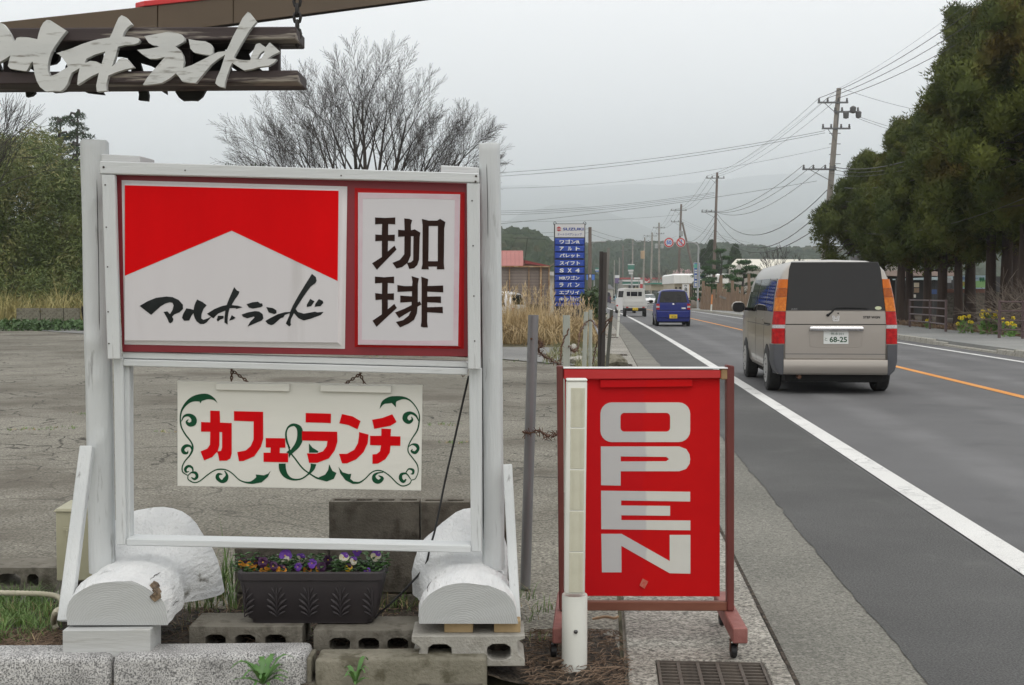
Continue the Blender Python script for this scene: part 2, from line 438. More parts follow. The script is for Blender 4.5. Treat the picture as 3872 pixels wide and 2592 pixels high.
for s in (150, 152.6):   # stop and crossing bars far down the road
    ribbon_road('crossing_bar', 2.3, 5.3, s, s + 0.5, 0.0045, M_LINE, 1)

# gutter cover slabs, each its own piece
gut = struct(ribbon_road('gutter', 0.075, 0.66, -25, 200, -0.008, M_DIRTC))
slab_me = {}
s = 2.82; k = 0
grates = {5: 0, 20: 1, 27: 2, 38: 3, 46: 4}
GR = []
while s < 62:
    L = 0.80
    cols = [(0.085, 0.652)]
    if k in (1, 25, 30, 44, 46, 48):
        GR.append(s); cols = [(0.085, 0.186), (0.574, 0.652)]
    for ua, ub in cols:
        mb = MB()
        P = [road(ua, s + 0.003), road(ub, s + 0.003), road(ub, s + L - 0.003), road(ua, s + L - 0.003)]
        dz = random.uniform(-0.002, 0.002)
        mb.hexa([p + Vector((0, 0, -0.02)) for p in P] + [p + Vector((0, 0, 0.006 + dz)) for p in P])
        mb.build('slab', M_SLAB, gut, bevel=0.004 if s < 25 else 0)
    s += L; k += 1

# right-hand pavement with kerb stones
PAVE = struct(ribbon_road('pavement', 9.17, 12.15, -25, 300, 0.13, M_WALK, thick=0.15))
kerb = struct(ribbon_road('kerb', 9.04, 9.17, -25, 300, 0.02, M_CONC, thick=0.06))
s = 12.0
while s < 110:
    mb = MB(); L = 0.60
    h = 0.135
    if 27.6 < s < 28.4: h = 0.10
    if 28.4 <= s < 33.0: h = 0.045
    if 33.0 <= s < 33.7: h = 0.09
    P = [road(9.03, s + 0.006), road(9.175, s + 0.006), road(9.175, s + L - 0.006), road(9.03, s + L - 0.006)]
    T = [road(9.05, s + 0.006), road(9.175, s + 0.006), road(9.175, s + L - 0.006), road(9.05, s + L - 0.006)]
    mb.hexa([p - Vector((0, 0, 0.02)) for p in P] + [p + Vector((0, 0, h)) for p in T])
    mb.build('kerb_stone', M_CONC, kerb, bevel=0.012 if s < 45 else 0); s += L

# dark earth under the cedars, verge
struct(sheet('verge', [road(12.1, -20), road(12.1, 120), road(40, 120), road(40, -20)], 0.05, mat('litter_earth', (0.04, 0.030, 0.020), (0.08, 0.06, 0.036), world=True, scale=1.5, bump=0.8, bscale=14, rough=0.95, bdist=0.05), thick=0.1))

# earth bed behind the front kerb (uneven)
def bed(name, x0, x1, y0, y1, nx, ny, zf, m, seed=1.0):
    mb = MB()
    for j in range(ny + 1):
        for i in range(nx + 1):
            x = x0 + (x1 - x0) * i / nx; y = y0 + (y1 - y0) * j / ny
            mb.add([(x, y, zf(x, y) + 0.022 * noisy((x, y, 0), 6, seed) + 0.012 * noisy((x, y, 0), 22, seed))])
    for j in range(ny):
        for i in range(nx):
            a = j * (nx + 1) + i; mb.face((a, a + 1, a + nx + 2, a + nx + 1))
    return struct(mb.build(name, m, smooth=180))
def bedz(x, y):
    z = 0.045
    if y > 4.85: z -= (y - 4.85) * 0.16
    if x > -0.15: z -= min(0.045, (x + 0.15) * 0.25)
    if x > 0.0 and y > 4.7: z -= (y - 4.7) * 0.2
    return z
bed('earth_bed', -2.6, 0.40, 4.12, 5.30, 90, 44, bedz, M_SOIL)
# ================================================================== THE BIG WHITE SIGN STAND
M_WPAINT = mat('white_painted_wood', (0.49, 0.515, 0.52), (0.58, 0.60, 0.60), spec=0.3, rough=0.6, scale=5, stretch=(1, 1, 0.10), bump=0.9, bscale=45, c3=(0.22, 0.22, 0.215), s3=26, t3=(0.62, 0.72), bdist=0.006)
M_WPAINTH = mat('white_painted_board', (0.50, 0.525, 0.53), (0.58, 0.60, 0.60), spec=0.3, rough=0.6, scale=5, stretch=(0.10, 1, 1), bump=0.7, bscale=45, c3=(0.28, 0.285, 0.285), s3=28, t3=(0.66, 0.76), bdist=0.005)
M_WLOG = mat('white_painted_log', (0.64, 0.655, 0.66), (0.74, 0.75, 0.745), rough=0.7, spec=0.2, scale=9, stretch=(1, 0.3, 1), bump=1.0, bscale=34, c3=(0.20, 0.195, 0.17), s3=11, t3=(0.63, 0.72), bdist=0.016)
M_WBARE = mat('bare_rotten_wood', (0.045, 0.03, 0.02), (0.26, 0.19, 0.12), rough=0.95, scale=38, stretch=(1, 0.3, 1), bump=1.0)
M_DARK = mat('dark_gap', (0.02, 0.018, 0.016), rough=0.9)
M_REDCASE = mat('dark_red_metal', (0.17, 0.008, 0.016), (0.22, 0.012, 0.02), rough=0.45, scale=3)
M_REDTRIM = mat('red_acrylic_trim', (0.36, 0.010, 0.012), (0.42, 0.014, 0.016), rough=0.5, spec=0.12, scale=3)
M_ACRYL = mat('white_acrylic', (0.53, 0.515, 0.53), (0.57, 0.56, 0.57), rough=0.35, scale=3, spec=0.3, stretch=(1, 1, 0.12), c3=(0.42, 0.405, 0.40), s3=7, t3=(0.6, 0.85), rvar=0.1)
M_ACRYL2 = mat('white_acrylic_faded', (0.51, 0.505, 0.525), (0.54, 0.53, 0.545), rough=0.3, scale=2, c3=(0.5, 0.40, 0.43), s3=2.2, t3=(0.6, 0.75))
M_ACEDGE = mat('acrylic_flange', (0.60, 0.58, 0.59), (0.64, 0.63, 0.63), rough=0.35, scale=4)
M_PINK = mat('bled_pink_ink', (0.50, 0.36, 0.41), (0.53, 0.45, 0.48), rough=0.35, scale=9)
M_REDPR = mat('red_print', (0.54, 0.002, 0.004), (0.64, 0.003, 0.005), rough=0.5, spec=0.05, scale=2.5, stretch=(1, 1, 0.3), rvar=0.1)
M_BLACK = mat('black_print', (0.012, 0.013, 0.013), (0.03, 0.035, 0.035), rough=0.5, spec=0.04, scale=6)
M_BROWNPR = mat('dark_brown_print', (0.022, 0.012, 0.010), (0.03, 0.017, 0.014), rough=0.5, spec=0.04, scale=12)

YS = 4.42
sign = thing('sign_stand', 'large white timber sign stand on two half-log feet holding a red framed light box', 'sign stand', (-0.83, 4.5, 0.2))
def quad_board(mb, c4, Y, depth):
    """a flat board whose front outline is c4 (photo points, clockwise from top left) on the plane y=Y"""
    F = [at(x, y, Y) for x, y in c4]; B = [p + Vector((0, depth, 0)) for p in F]
    mb.hexa([F[3], F[2], B[2], B[3], F[0], F[1], B[1], B[0]])
def board(name, c4, Y, depth, m=None, bevel=0.003, parent=sign):
    mb = MB(); quad_board(mb, c4, Y, depth); return mb.build(name, m or M_WPAINT, parent, smooth=30, bevel=bevel)
# posts: hewn round timbers with knots
def post(top, bot, r0, r1, seed, knots, splits, twist=0.0):
    mb = MB(); rings = []; n = 32; N = 60
    for j in range(N + 1):
        t = j / N; c = bot.lerp(top, t); r = r0 + (r1 - r0) * t; ring = []
        for k in range(n):
            a = 2 * math.pi * k / n
            ca, sa = math.cos(a), math.sin(a)
            sq = (abs(ca) ** 9 + abs(sa) ** 9) ** (-1 / 9)      # hewn square, edges rounded
            q = r * (0.42 + 0.50 * sq) * (1 + 0.05 * noisy((ca, sa, t * 5), 1.6, seed) + 0.018 * noisy((ca * 3, sa * 3, t * 14), 1.6, seed))
            p = c + Vector((math.cos(a + twist), math.sin(a + twist), 0)) * q
            for kn, ks in knots:
                d = (p - kn).length
                if d < ks: p += Vector((ca, sa, 0)) * 0.016 * (1 - d / ks) ** 1.0
            ring.append(p)
        rings.append(ring)
    tp = rings[-1]; cc = sum(tp, Vector()) / n
    rings.append([cc + (p - cc) * 0.9 + Vector((0, 0, 0.006 + 0.006 * noisy(p, 20, seed))) for p in tp])
    mb.loft(rings); o = mb.build('post', M_WPAINT, sign, smooth=50)
    for a, b, wd in splits:
        s = MB(); s.tube(catmull([tuple(a), tuple(a.lerp(b, 0.5) + Vector((wd, 0, 0))), tuple(b)], 5), [wd * 0.2] + [wd] * 9 + [wd * 0.2], 5)
        s.build('split', M_DARK, o)
    return o
pl0 = at(357, 540, 4.52); pl1 = at(388, 2160, 4.52)
kl = [(at(352, 1290, 4.46), 0.05), (at(372, 1430, 4.46), 0.03), (at(380, 1660, 4.46), 0.035), (at(362, 760, 4.46), 0.03)]
post(pl0, pl1, 0.052, 0.054, 1.0, kl, [(at(310, 1155, 4.505), at(337, 1385, 4.505), 0.006), (at(366, 680, 4.462), at(376, 1250, 4.458), 0.0015)], 0.30)
pr0 = at(1851, 549, 4.52); pr1 = at(1866, 2150, 4.52)
kr = [(at(1830, 1050, 4.46), 0.04), (at(1850, 1370, 4.46), 0.035)]
post(pr0, pr1, 0.045, 0.042, 5.0, kr, [(at(1818, 1000, 4.475), at(1828, 2040, 4.475), 0.002), (at(1840, 620, 4.470), at(1845, 900, 4.470), 0.0012)], -0.12)
# frame boards
board('top_board', [(376, 609), (1812, 656), (1812, 692), (376, 658)], YS - 0.03, 0.03, M_WPAINTH)
board('upright_board', [(383, 660), (434, 661), (453, 1359), (406, 1359)], YS - 0.028, 0.024)
board('upright_board', [(1765, 693), (1814, 694), (1817, 1398), (1770, 1397)], YS - 0.028, 0.024)
mb = MB(); P = [at(383, 583, 4.47), at(529, 590, 4.47), at(529, 628, 4.47), at(383, 622, 4.47)]; B = [at(420, 592, 4.60), at(585, 601, 4.60), at(585, 640, 4.60), at(420, 632, 4.60)]
for q in B: q.z = q.z
mb.hexa([P[3], P[2], B[2], B[3], P[0], P[1], Vector((B[1].x, B[1].y, P[1].z)), Vector((B[0].x, B[0].y, P[0].z))]); mb.build('cap_board', M_WPAINTH, sign, smooth=30, bevel=0.003)
board('cap_board', [(1666, 625), (1811, 634), (1811, 668), (1666, 664)], 4.47, 0.12, M_WPAINTH)
for ox, oy in ((392, 633), (1800, 667), (1798, 688)):
    p = at(ox, oy, YS - 0.0305); mb = MB(); mb.lathe(p, [(0.004, 0), (0.004, 0.002), (0.001, 0.0025)], 10, Matrix.Rotation(R(90), 3, 'X')); mb.build('screw', mat('rust_screw', (0.06, 0.05, 0.045), rough=0.5, metal=0.6), sign)
for ox, oy in ((398, 700), (402, 860), (407, 1010), (409, 1180), (412, 1300), (1785, 760), (1789, 930), (1792, 1120), (1795, 1290), (700, 645), (1290, 665)):
    p = at(ox, oy, YS - 0.0285 if oy > 690 else YS - 0.0305); mb = MB(); mb.lathe(p, [(0.0028, 0), (0.0028, 0.0012), (0.0006, 0.0016)], 8, Matrix.Rotation(R(90), 3, 'X')); mb.build('nail', MATS['rust_screw'], sign)
# light box
board('light_box_case', [(436, 652), (1772, 694), (1774, 1350), (462, 1331)], YS + 0.012, 0.16, M_REDCASE, 0.002)
def panel(name, outer, inner, m, rim, Y0, Y1):
    """an embossed acrylic panel: outer flange outline lies at Y0, raised face at Y1 (nearer)"""
    mb = MB(); O = [at(x, y, Y0) for x, y in outer]; I = [at(x, y, Y1) for x, y in inner]
    Om = [a.lerp(b, 0.35) for a, b in zip(O, I)]
    for q in Om: q.y = Y0 - 0.002
    Im = [a.lerp(b, 0.82) for a, b in zip(O, I)]
    for q in Im: q.y = Y1 + 0.004
    mb.m = 1; rings = [[q + Vector((0, 0.012, 0)) for q in O], O, Om, Im, I]
    mb.loft(rings, True, True, False)
    mb.m = 0; i = mb.add(I); mb.face([i, i + 1, i + 2, i + 3])
    return mb.build(name, [m, rim], sign, smooth=45)
inner = [(472, 701), (1281, 722), (1277, 1296), (472, 1287)]
cafe = panel('sign_face', [(460, 682), (1313, 706), (1304, 1320), (471, 1303)], inner, M_ACRYL, M_ACEDGE, YS + 0.010, YS - 0.006)
YF = YS - 0.006
cB = cropf(300, 500, 0.7042)
def decal(name, polys, crop, m, parent, Y, h=0.0012, k=None):
    mb = MB()
    fa = lambda p: at(*crop(p), Y - h); fb = lambda p: at(*crop(p), Y + 0.0006)
    for loops in polys: mb.prism(loops, fa, fb)
    return mb.build(name, m, parent)
decal('red_chevron', [[[(244, 286), (1392, 316), (1387, 800), (818, 530), (244, 772)]]], cB, M_REDPR, cafe, YF, 0.0008)
cC = cropf(500, 1010, 0.32437)
KANA = {
 'ma': [[[(85,455),(180,400),(280,360),(400,345),(470,352),(540,385),(590,440),(592,490),(550,530),(490,555),(465,580),(480,610),(470,640),(445,658),(425,645),(410,600),(365,525),(410,518),(440,550),(470,500),(482,450),(470,420),(440,412),(390,425),(330,460),(220,560)]]],
 'ru': [[[(630,483),(680,490),(715,502),(725,450),(740,410),(757,380),(820,410),(868,447),(830,490),(808,550),(805,600),(830,617),(880,600),(925,578),(890,620),(870,645),(835,665),(790,665),(750,635),(725,590),(713,540),(690,570),(665,625),(605,628),(580,595),(590,555)]]],
 'ho': [[[(870,547),(960,490),(1050,455),(1100,445),(1130,370),(1160,300),(1188,235),(1220,275),(1250,288),(1240,320),(1190,390),(1160,445),(1230,452),(1285,470),(1215,490),(1205,480),(1135,482),(1120,540),(1112,610),(1112,672),(1075,650),(1075,590),(1085,510),(1000,545),(945,600)]],
        [[(1000,570),(1065,570),(1065,600),(1030,612),(997,637),(985,615)]], [[(1160,562),(1205,593),(1180,612),(1130,627)]]],
 'ra': [[[(1332,435),(1400,412),(1465,405),(1490,425),(1515,425),(1522,455),(1500,470),(1405,487),(1360,475)]], [[(1275,555),(1350,530),(1430,515),(1480,520),(1520,550),(1530,600),(1510,625),(1440,655),(1345,695),(1375,640),(1425,590),(1420,578),(1340,600),(1290,580)]]],
 'n': [[[(1562,468),(1640,480),(1680,505),(1682,540),(1655,550),(1590,530)]]],
 'do': [[[(1552,630),(1620,590),(1700,550),(1780,528),(1840,525),(1870,455),(1940,330),(2020,200),(2095,80),(2140,120),(2150,160),(2135,190),(2080,230),(2000,340),(1905,490),(1930,525),(2000,545),(2130,522),(2155,530),(2230,525),(2200,560),(2080,605),(2000,625),(1940,600),(1885,540),(1850,610),(1845,650),(1852,675),(1830,695),(1790,660),(1830,570),(1835,540),(1780,560),(1760,590),(1730,598),(1650,670),(1620,680),(1580,665)]],
        [[(2035,440),(2075,372),(2125,402),(2085,458),(2035,468)]], [[(2125,465),(2135,430),(2175,375),(2220,395),(2228,420),(2195,458)]]],
}
for kk in ('ma', 'ru', 'ho', 'ra', 'n', 'do'): decal('brush_character', KANA[kk], cC, M_BLACK, cafe, YF)
coffee = panel('coffee_face', [(1341, 711), (1757, 728), (1754, 1320), (1341, 1313)], [(1354, 729), (1740, 736), (1732, 1313 - 4), (1354, 1304)], M_ACRYL2, M_REDTRIM, YS + 0.010, YS - 0.008)
mb = MB(); fa = lambda p: at(p[0], p[1], YS - 0.0088)
mb.prism([[(1356, 731), (1738, 738), (1730, 1307), (1356, 1302)], [(1372, 752), (1368, 1285), (1560, 1290), (1714, 1288), (1720, 756), (1560, 750)]], fa, lambda p: at(p[0], p[1], YS - 0.0075)); mb.build('faded_margin', M_PINK, coffee)
cD = cropf(1380, 790, 0.29982); YC = YS - 0.008
decal('kanji_character', [[[(127,110),(255,116),(383,110),(383,198),(293,192),(292,330),(376,327),(376,410),(290,405),(288,540),(372,465),(398,515),(150,770),(90,688),(213,610),(213,405),(130,410),(130,325),(212,330),(216,192),(128,197)]],
 [[(495,122),(560,128),(596,145),(580,200),(580,272),(628,260),(700,302),(690,360),(683,640),(660,710),(620,750),(560,760),(528,682),(580,675),(608,650),(612,347),(580,347),(577,590),(540,680),(470,735),(397,755),(347,682),(440,645),(496,575),(498,350),(418,355),(418,265),(500,272)]],
 [[(718,128),(805,150),(910,150),(948,127),(1015,168),(1000,250),(995,700),(1002,765),(906,765),(910,730),(800,730),(805,765),(712,765),(725,700),(727,200)], [(805,218),(800,662),(918,662),(920,218)]]], cD, M_BROWNPR, coffee, YC)
decal('kanji_character', [[[(126,856),(240,865),(368,856),(368,942),(288,936),(286,1070),(366,1066),(366,1152),(288,1148),(288,1268),(370,1200),(402,1252),(145,1490),(95,1412),(213,1332),(212,1146),(133,1152),(128,1064),(214,1074),(216,936),(126,942)]],
 [[(588,850),(680,878),(667,950),(667,1180),(692,1168),(712,1208),(664,1235),(655,1320),(620,1400),(550,1450),(442,1497),(390,1428),(480,1405),(550,1350),(580,1290),(500,1335),(430,1380),(380,1308),(500,1260),(588,1215),(588,1175),(445,1184),(445,1095),(592,1105),(592,1042),(410,1050),(408,962),(500,975),(594,975),(600,920)]],
 [[(710,856),(797,888),(790,975),(987,968),(988,1055),(786,1046),(786,1108),(958,1106),(960,1188),(786,1180),(786,1242),(980,1238),(983,1318),(786,1306),(785,1430),(793,1498),(740,1498),(703,1487),(713,1420),(715,950)]]], cD, M_BROWNPR, coffee, YC)
# rails and lower uprights
board('rail', [(462, 1330), (1770, 1368), (1770, 1391), (462, 1356)], YS + 0.02, 0.05, M_WPAINTH)
board('rail', [(465, 1359), (1768, 1394), (1768, 1419), (465, 1385)], YS + 0.01, 0.06, M_WPAINTH)
board('lower_upright', [(428, 1352), (465, 1352), (476, 2062), (438, 2062)], YS + 0.012, 0.05)
board('lower_upright', [(466, 1380), (489, 1381), (492, 2048), (477, 2046)], YS + 0.03, 0.05)
board('lower_upright', [(1773, 1392), (1822, 1394), (1822, 2089), (1781, 2087)], YS + 0.012, 0.05)
board('bottom_rail', [(477, 2038), (1781, 2064), (1781, 2092), (477, 2064)], YS + 0.0, 0.085, M_WPAINTH)
mb = MB(); mb.beam(at(330, 1690, 4.44), at(246, 2350, 4.20), 0.046, 0.034, up=(0, 1, 0)); mb.build('brace', M_WPAINT, sign, smooth=30, bevel=0.003)
mb = MB(); mb.beam(at(1919, 1760, 4.44), at(1951, 2350, 4.24), 0.034, 0.040, up=(0, 1, 0)); mb.build('brace', M_WPAINT, sign, smooth=30, bevel=0.003)
# half-log feet
def ring_wood():
    m = bpy.data.materials.new('painted_log_end'); m.use_nodes = True; nt = m.node_tree; bs = nt.nodes['Principled BSDF']
    bs.inputs['Roughness'].default_value = 0.65
    tcn = _n(nt, 'ShaderNodeTexCoord'); mpn = _n(nt, 'ShaderNodeMapping'); mpn.inputs['Scale'].default_value = (1, 0.0, 1)
    mpn.inputs['Location'].default_value = (0.02, 0, 0.03)
    nt.links.new(tcn.outputs['Object'], mpn.inputs[0])
    wv = _n(nt, 'ShaderNodeTexWave'); wv.wave_type = 'RINGS'; wv.rings_direction = 'SPHERICAL'; wv.inputs['Scale'].default_value = 40
    wv.inputs['Distortion'].default_value = 5.0; wv.inputs['Detail'].default_value = 5; wv.inputs['Detail Scale'].default_value = 1.5
    nt.links.new(mpn.outputs[0], wv.inputs[0])
    rp = _n(nt, 'ShaderNodeMixRGB'); rp.inputs[1].default_value = (0.385, 0.40, 0.40, 1); rp.inputs[2].default_value = (0.44, 0.455, 0.455, 1)
    nt.links.new(wv.outputs['Fac'], rp.inputs[0]); nt.links.new(rp.outputs[0], bs.inputs['Base Color'])
    bp = _n(nt, 'ShaderNodeBump'); bp.inputs['Strength'].default_value = 0.18; bp.inputs['Distance'].default_value = 0.002
    nt.links.new(wv.outputs['Fac'], bp.inputs['Height']); nt.links.new(bp.outputs[0], bs.inputs['Normal'])
    return m
M_LOGEND = ring_wood()
def log_foot(sections, seed, endpoly, Yend):
    """sections: (y, centre x, half width, height, base z, skew)"""
    mb = MB(); n = 22; rings = []
    S = catmull(sections, 5)
    for y, cx, hw, h, z0, sk in S:
        ring = []
        for k in range(n + 1):
            a = math.pi * k / n
            x = cx + hw * math.cos(a) + sk * math.sin(a) * 0.5; z = z0 + h * (math.sin(a) ** 0.75)
            p = Vector((x, y, z)); q = (0.010 if y < 4.5 else 0.026) * noisy(p, 5, seed) + 0.006 * noisy(p, 15, seed) + 0.003 * noisy(p, 40, seed)
            ring.append(p + Vector((math.cos(a), 0.3, math.sin(a))) * q)
        rings.append(ring)
    mb.loft(rings, True, False, True)
    o = mb.build('log_foot', M_WLOG, sign, smooth=60)
    e = MB(); r0 = rings[0]; i = e.add(r0); e.face(range(i, i + len(r0)))
    e.build('sawn_end', M_LOGEND, o)
    return o
def X(x, Y): return at(x, 1300, Y).x
SEC1 = [(4.13, X(430, 4.13), 0.172, 0.152, 0.203, 0), (4.25, X(444, 4.25), 0.183, 0.160, 0.200, 0.01), (4.40, X(480, 4.40), 0.190, 0.165, 0.19, 0.03), (4.53, X(510, 4.53), 0.185, 0.172, 0.18, 0.03),
          (4.60, X(540, 4.60), 0.205, 0.21, 0.17, 0.03), (4.68, X(575, 4.68), 0.245, 0.30, 0.17, -0.01), (4.75, X(590, 4.75), 0.255, 0.325, 0.17, -0.03), (4.80, X(590, 4.8), 0.22, 0.30, 0.18, -0.03)]
L1 = log_foot(SEC1, 2.0, None, 4.13)
SEC2 = [(4.14, X(1772, 4.14), 0.166, 0.148, 0.205, 0), (4.26, X(1768, 4.26), 0.170, 0.152, 0.205, 0), (4.40, X(1775, 4.40), 0.165, 0.150, 0.20, 0), (4.52, X(1755, 4.52), 0.165, 0.160, 0.19, -0.02),
          (4.62, X(1730, 4.62), 0.18, 0.22, 0.19, -0.02), (4.72, X(1740, 4.72), 0.185, 0.29, 0.19, 0.05), (4.79, X(1750, 4.79), 0.16, 0.28, 0.20, 0.06)]
L2 = log_foot(SEC2, 9.0, None, 4.14)
# rotten patch and dark splits on the logs
def on_log(secs, y, a, off):
    S = catmull(secs, 5)
    for p, q in zip(S, S[1:]):
        if p[0] <= y <= q[0]: t = (y - p[0]) / max(1e-6, q[0] - p[0]); v = [i + (j - i) * t for i, j in zip(p, q)]; break
    else: v = S[0]
    return Vector((v[1] + (v[2] + off) * math.cos(a) + v[5] * math.sin(a) * 0.5, y, v[4] + (v[3] + off) * (math.sin(a) ** 0.75)))
pa = [(4.124, 0.70), (4.138, 0.80), (4.15, 0.77), (4.172, 0.90), (4.20, 0.86), (4.215, 0.88), (4.222, 0.78), (4.205, 0.70), (4.188, 0.71), (4.17, 0.60), (4.15, 0.62), (4.126, 0.54)]
mb = MB(); mb.prism([pa], lambda p: on_log(SEC1, p[0], p[1], 0.007), lambda p: on_log(SEC1, p[0], p[1], -0.02)); mb.build('rotten_patch', M_WBARE, L1)
for L_, SEC, y, a0, a1, r in ((L1, SEC1, 4.578, 0.5, 1.7, 0.0035), (L2, SEC2, 4.565, 1.7, 2.7, 0.003)):
    mb = MB(); pts = [on_log(SEC, y + 0.010 * noisy((k * 0.35, y, 0), 1.0, 3.0), a0 + (a1 - a0) * k / 20, 0.002) for k in range(21)]; mb.tube(pts, [r * (0.15 + 0.85 * math.sin(math.pi * k / 20)) for k in range(21)], 5); mb.build('split', M_DARK, L_)
for L_, SEC, a0, ya, yb in ((L1, SEC1, 0.16, 4.14, 4.36), (L1, SEC1, 0.95, 4.22, 4.36), (L2, SEC2, 2.55, 4.16, 4.38)):
    mb = MB(); pts = [on_log(SEC, ya + (yb - ya) * k / 12, a0 + 0.03 * noisy((k * 0.4, a0, 0), 1.0), 0.0008) for k in range(13)]; mb.tube(pts, [0.0003 + 0.0014 * math.sin(math.pi * k / 12) for k in range(13)], 4); mb.build('split', M_DARK, L_)
mb = MB(); a = at(413, 2165, 4.30); mb.tube([a + Vector((-0.02, 0, 0.0)), a + Vector((0, -0.01, 0.012)), a + Vector((0.025, 0, -0.004))], [0.006, 0.009, 0.004], 6); mb.build('branch_stub', M_WLOG, L1, smooth=60)

# ---------------------------------------------------------------- hanging board
M_BOARD = mat('cream_painted_board', (0.59, 0.59, 0.54), (0.65, 0.645, 0.595), spec=0.2, rough=0.6, scale=3, stretch=(0.3, 1, 1.5), bump=0.2, bscale=40, c3=(0.52, 0.52, 0.46), s3=9, t3=(0.62, 0.75), bdist=0.003)
M_REDSIGN = mat('red_sign_paint', (0.56, 0.003, 0.006), (0.50, 0.003, 0.006), rough=0.55, spec=0.06, scale=8)
M_GREEN = mat('dark_green_paint', (0.006, 0.055, 0.024), (0.008, 0.066, 0.030), rough=0.5, spec=0.12, scale=8)
YB = 4.495
hang = thing('hanging_board', 'cream board with red lettering and green scrolls hanging by chains under the light box', 'sign board', at(1132, 1850, YB + 0.006))
hb = MB(); quad_board(hb, [(671, 1440), (1597, 1457), (1592, 1856), (671, 1838)], YB, 0.012); pan = hb.build('panel', M_BOARD, hang, bevel=0.001)
c5 = cropf(660, 1430, 0.27429); c6 = cropf(1120, 1430, 0.27429)
hbt = MB(); quad_board(hbt, [c5(p) for p in ((568, 72), (1583, 80), (1583, 187), (570, 165))], YB - 0.012, 0.012); hbt.build('batten', M_BOARD, hang, bevel=0.0015)
hbt = MB(); quad_board(hbt, [c6(p) for p in ((330, 95), (1310, 110), (1308, 210), (330, 187))], YB - 0.014, 0.014); hbt.build('batten', M_BOARD, hang, bevel=0.0015)
KL = [
 (c5, [[[(492,450),(623,455),(627,615),(788,622),(788,1040),(770,1110),(720,1140),(617,1142),(600,1050),(585,1020),(520,1090),(407,1137),(358,1013),(450,975),(488,920),(492,742),(365,740),(365,607),(492,612)], [(620,745),(618,930),(595,1012),(640,1005),(655,960),(655,748)]]]),
 (c5, [[[(818,458),(1221,466),(1222,840),(1190,950),(1100,1080),(950,1145),(888,1148),(864,1022),(980,1000),(1050,940),(1088,850),(1090,600),(820,590)]]]),
 (c5, [[[(1257,828),(1524,832),(1530,962),(1452,962),(1450,1035),(1566,1038),(1566,1163),(1226,1157),(1226,1030),(1322,1030),(1325,960),(1257,958)]]]),
 (c6, [[[(130,483),(480,492),(478,622),(130,612)]], [[(80,733),(566,741),(568,880),(530,1000),(450,1110),(290,1170),(178,1170),(148,1040),(280,1042),(370,1010),(420,940),(430,870),(80,862)]]]),
 (c6, [[[(630,497),(780,530),(888,595),(845,708),(720,650),(594,625)]], [[(866,745),(997,780),(985,900),(930,1020),(830,1120),(700,1178),(632,1178),(590,1046),(700,1045),(800,990),(850,900),(866,800)]]]),
 (c6, [[[(1046,577),(1190,550),(1325,500),(1385,607),(1300,660),(1076,702)]], [[(1174,697),(1307,703),(1302,802),(1438,806),(1436,936),(1302,934),(1290,1030),(1230,1120),(1130,1180),(1050,1184),(1052,1055),(1110,1048),(1155,1010),(1170,930),(1018,926),(1018,798),(1172,798)]]]),
]
for cr, pol in KL: decal('red_character', pol, cr, M_REDSIGN, hang, YB, 0.0014)
def scroll(name, strips, polys, cr, h0=0.0010):
    mb = MB(); fb = lambda p: at(*cr(p), YB + 0.0005)
    for i, st in enumerate(strips): 
        hh = h0 - 0.00012 * (i % 4)
        strip(mb, st, (lambda p, hh=hh: at(*cr(p), YB - hh)), fb, 4)
    for pg in polys: mb.prism([pg], lambda p: at(*cr(p), YB - h0 - 0.0001), fb)
    return mb.build(name, M_GREEN, hang)
scroll('scrollwork', [
 [(590,345,0),(540,290,15),(450,258,38),(350,272,50),(250,292,35),(170,345,22),(110,425,14),(85,500,10),(80,580,10),(95,680,10),(150,780,10),(220,870,10),(250,940,12),(240,1010,14),(200,1080,10),(140,1150,8),(105,1230,8),(115,1300,8),(180,1340,6)],
 [(95,600,4),(130,530,14),(200,512,22),(262,556,36),(262,620,38),(205,642,28),(165,605,14),(192,572,4)],
 [(240,1000,6),(220,945,14),(160,935,22),(115,975,24),(125,1025,24),(175,1035,14),(185,1000,4)],
 [(255,1300,6),(245,1240,14),(195,1215,18),(150,1250,20),(160,1295,14),(200,1290,4)],
 [(185,1345,6),(230,1305,10),(290,1310,20),(310,1360,20),(275,1395,16),(230,1370,6)],
 [(185,1345,6),(190,1400,8),(270,1442,8),(350,1420,8),(450,1340,8),(550,1275,8),(630,1258,10),(720,1270,8),(800,1320,8),(900,1410,8),(1000,1442,12),(1080,1440,22)],
 [(690,1280,6),(722,1340,18),(700,1400,34),(650,1428,22),(592,1380,26),(604,1328,20),(660,1328,5)]],
 [[(330, 300), (357, 352), (375, 318), (400, 290)], [(1030,1442),(1090,1400),(1125,1370),(1120,1330),(1230,1342),(1290,1320),(1322,1280),(1290,1360),(1200,1440),(1090,1460)]], c5)
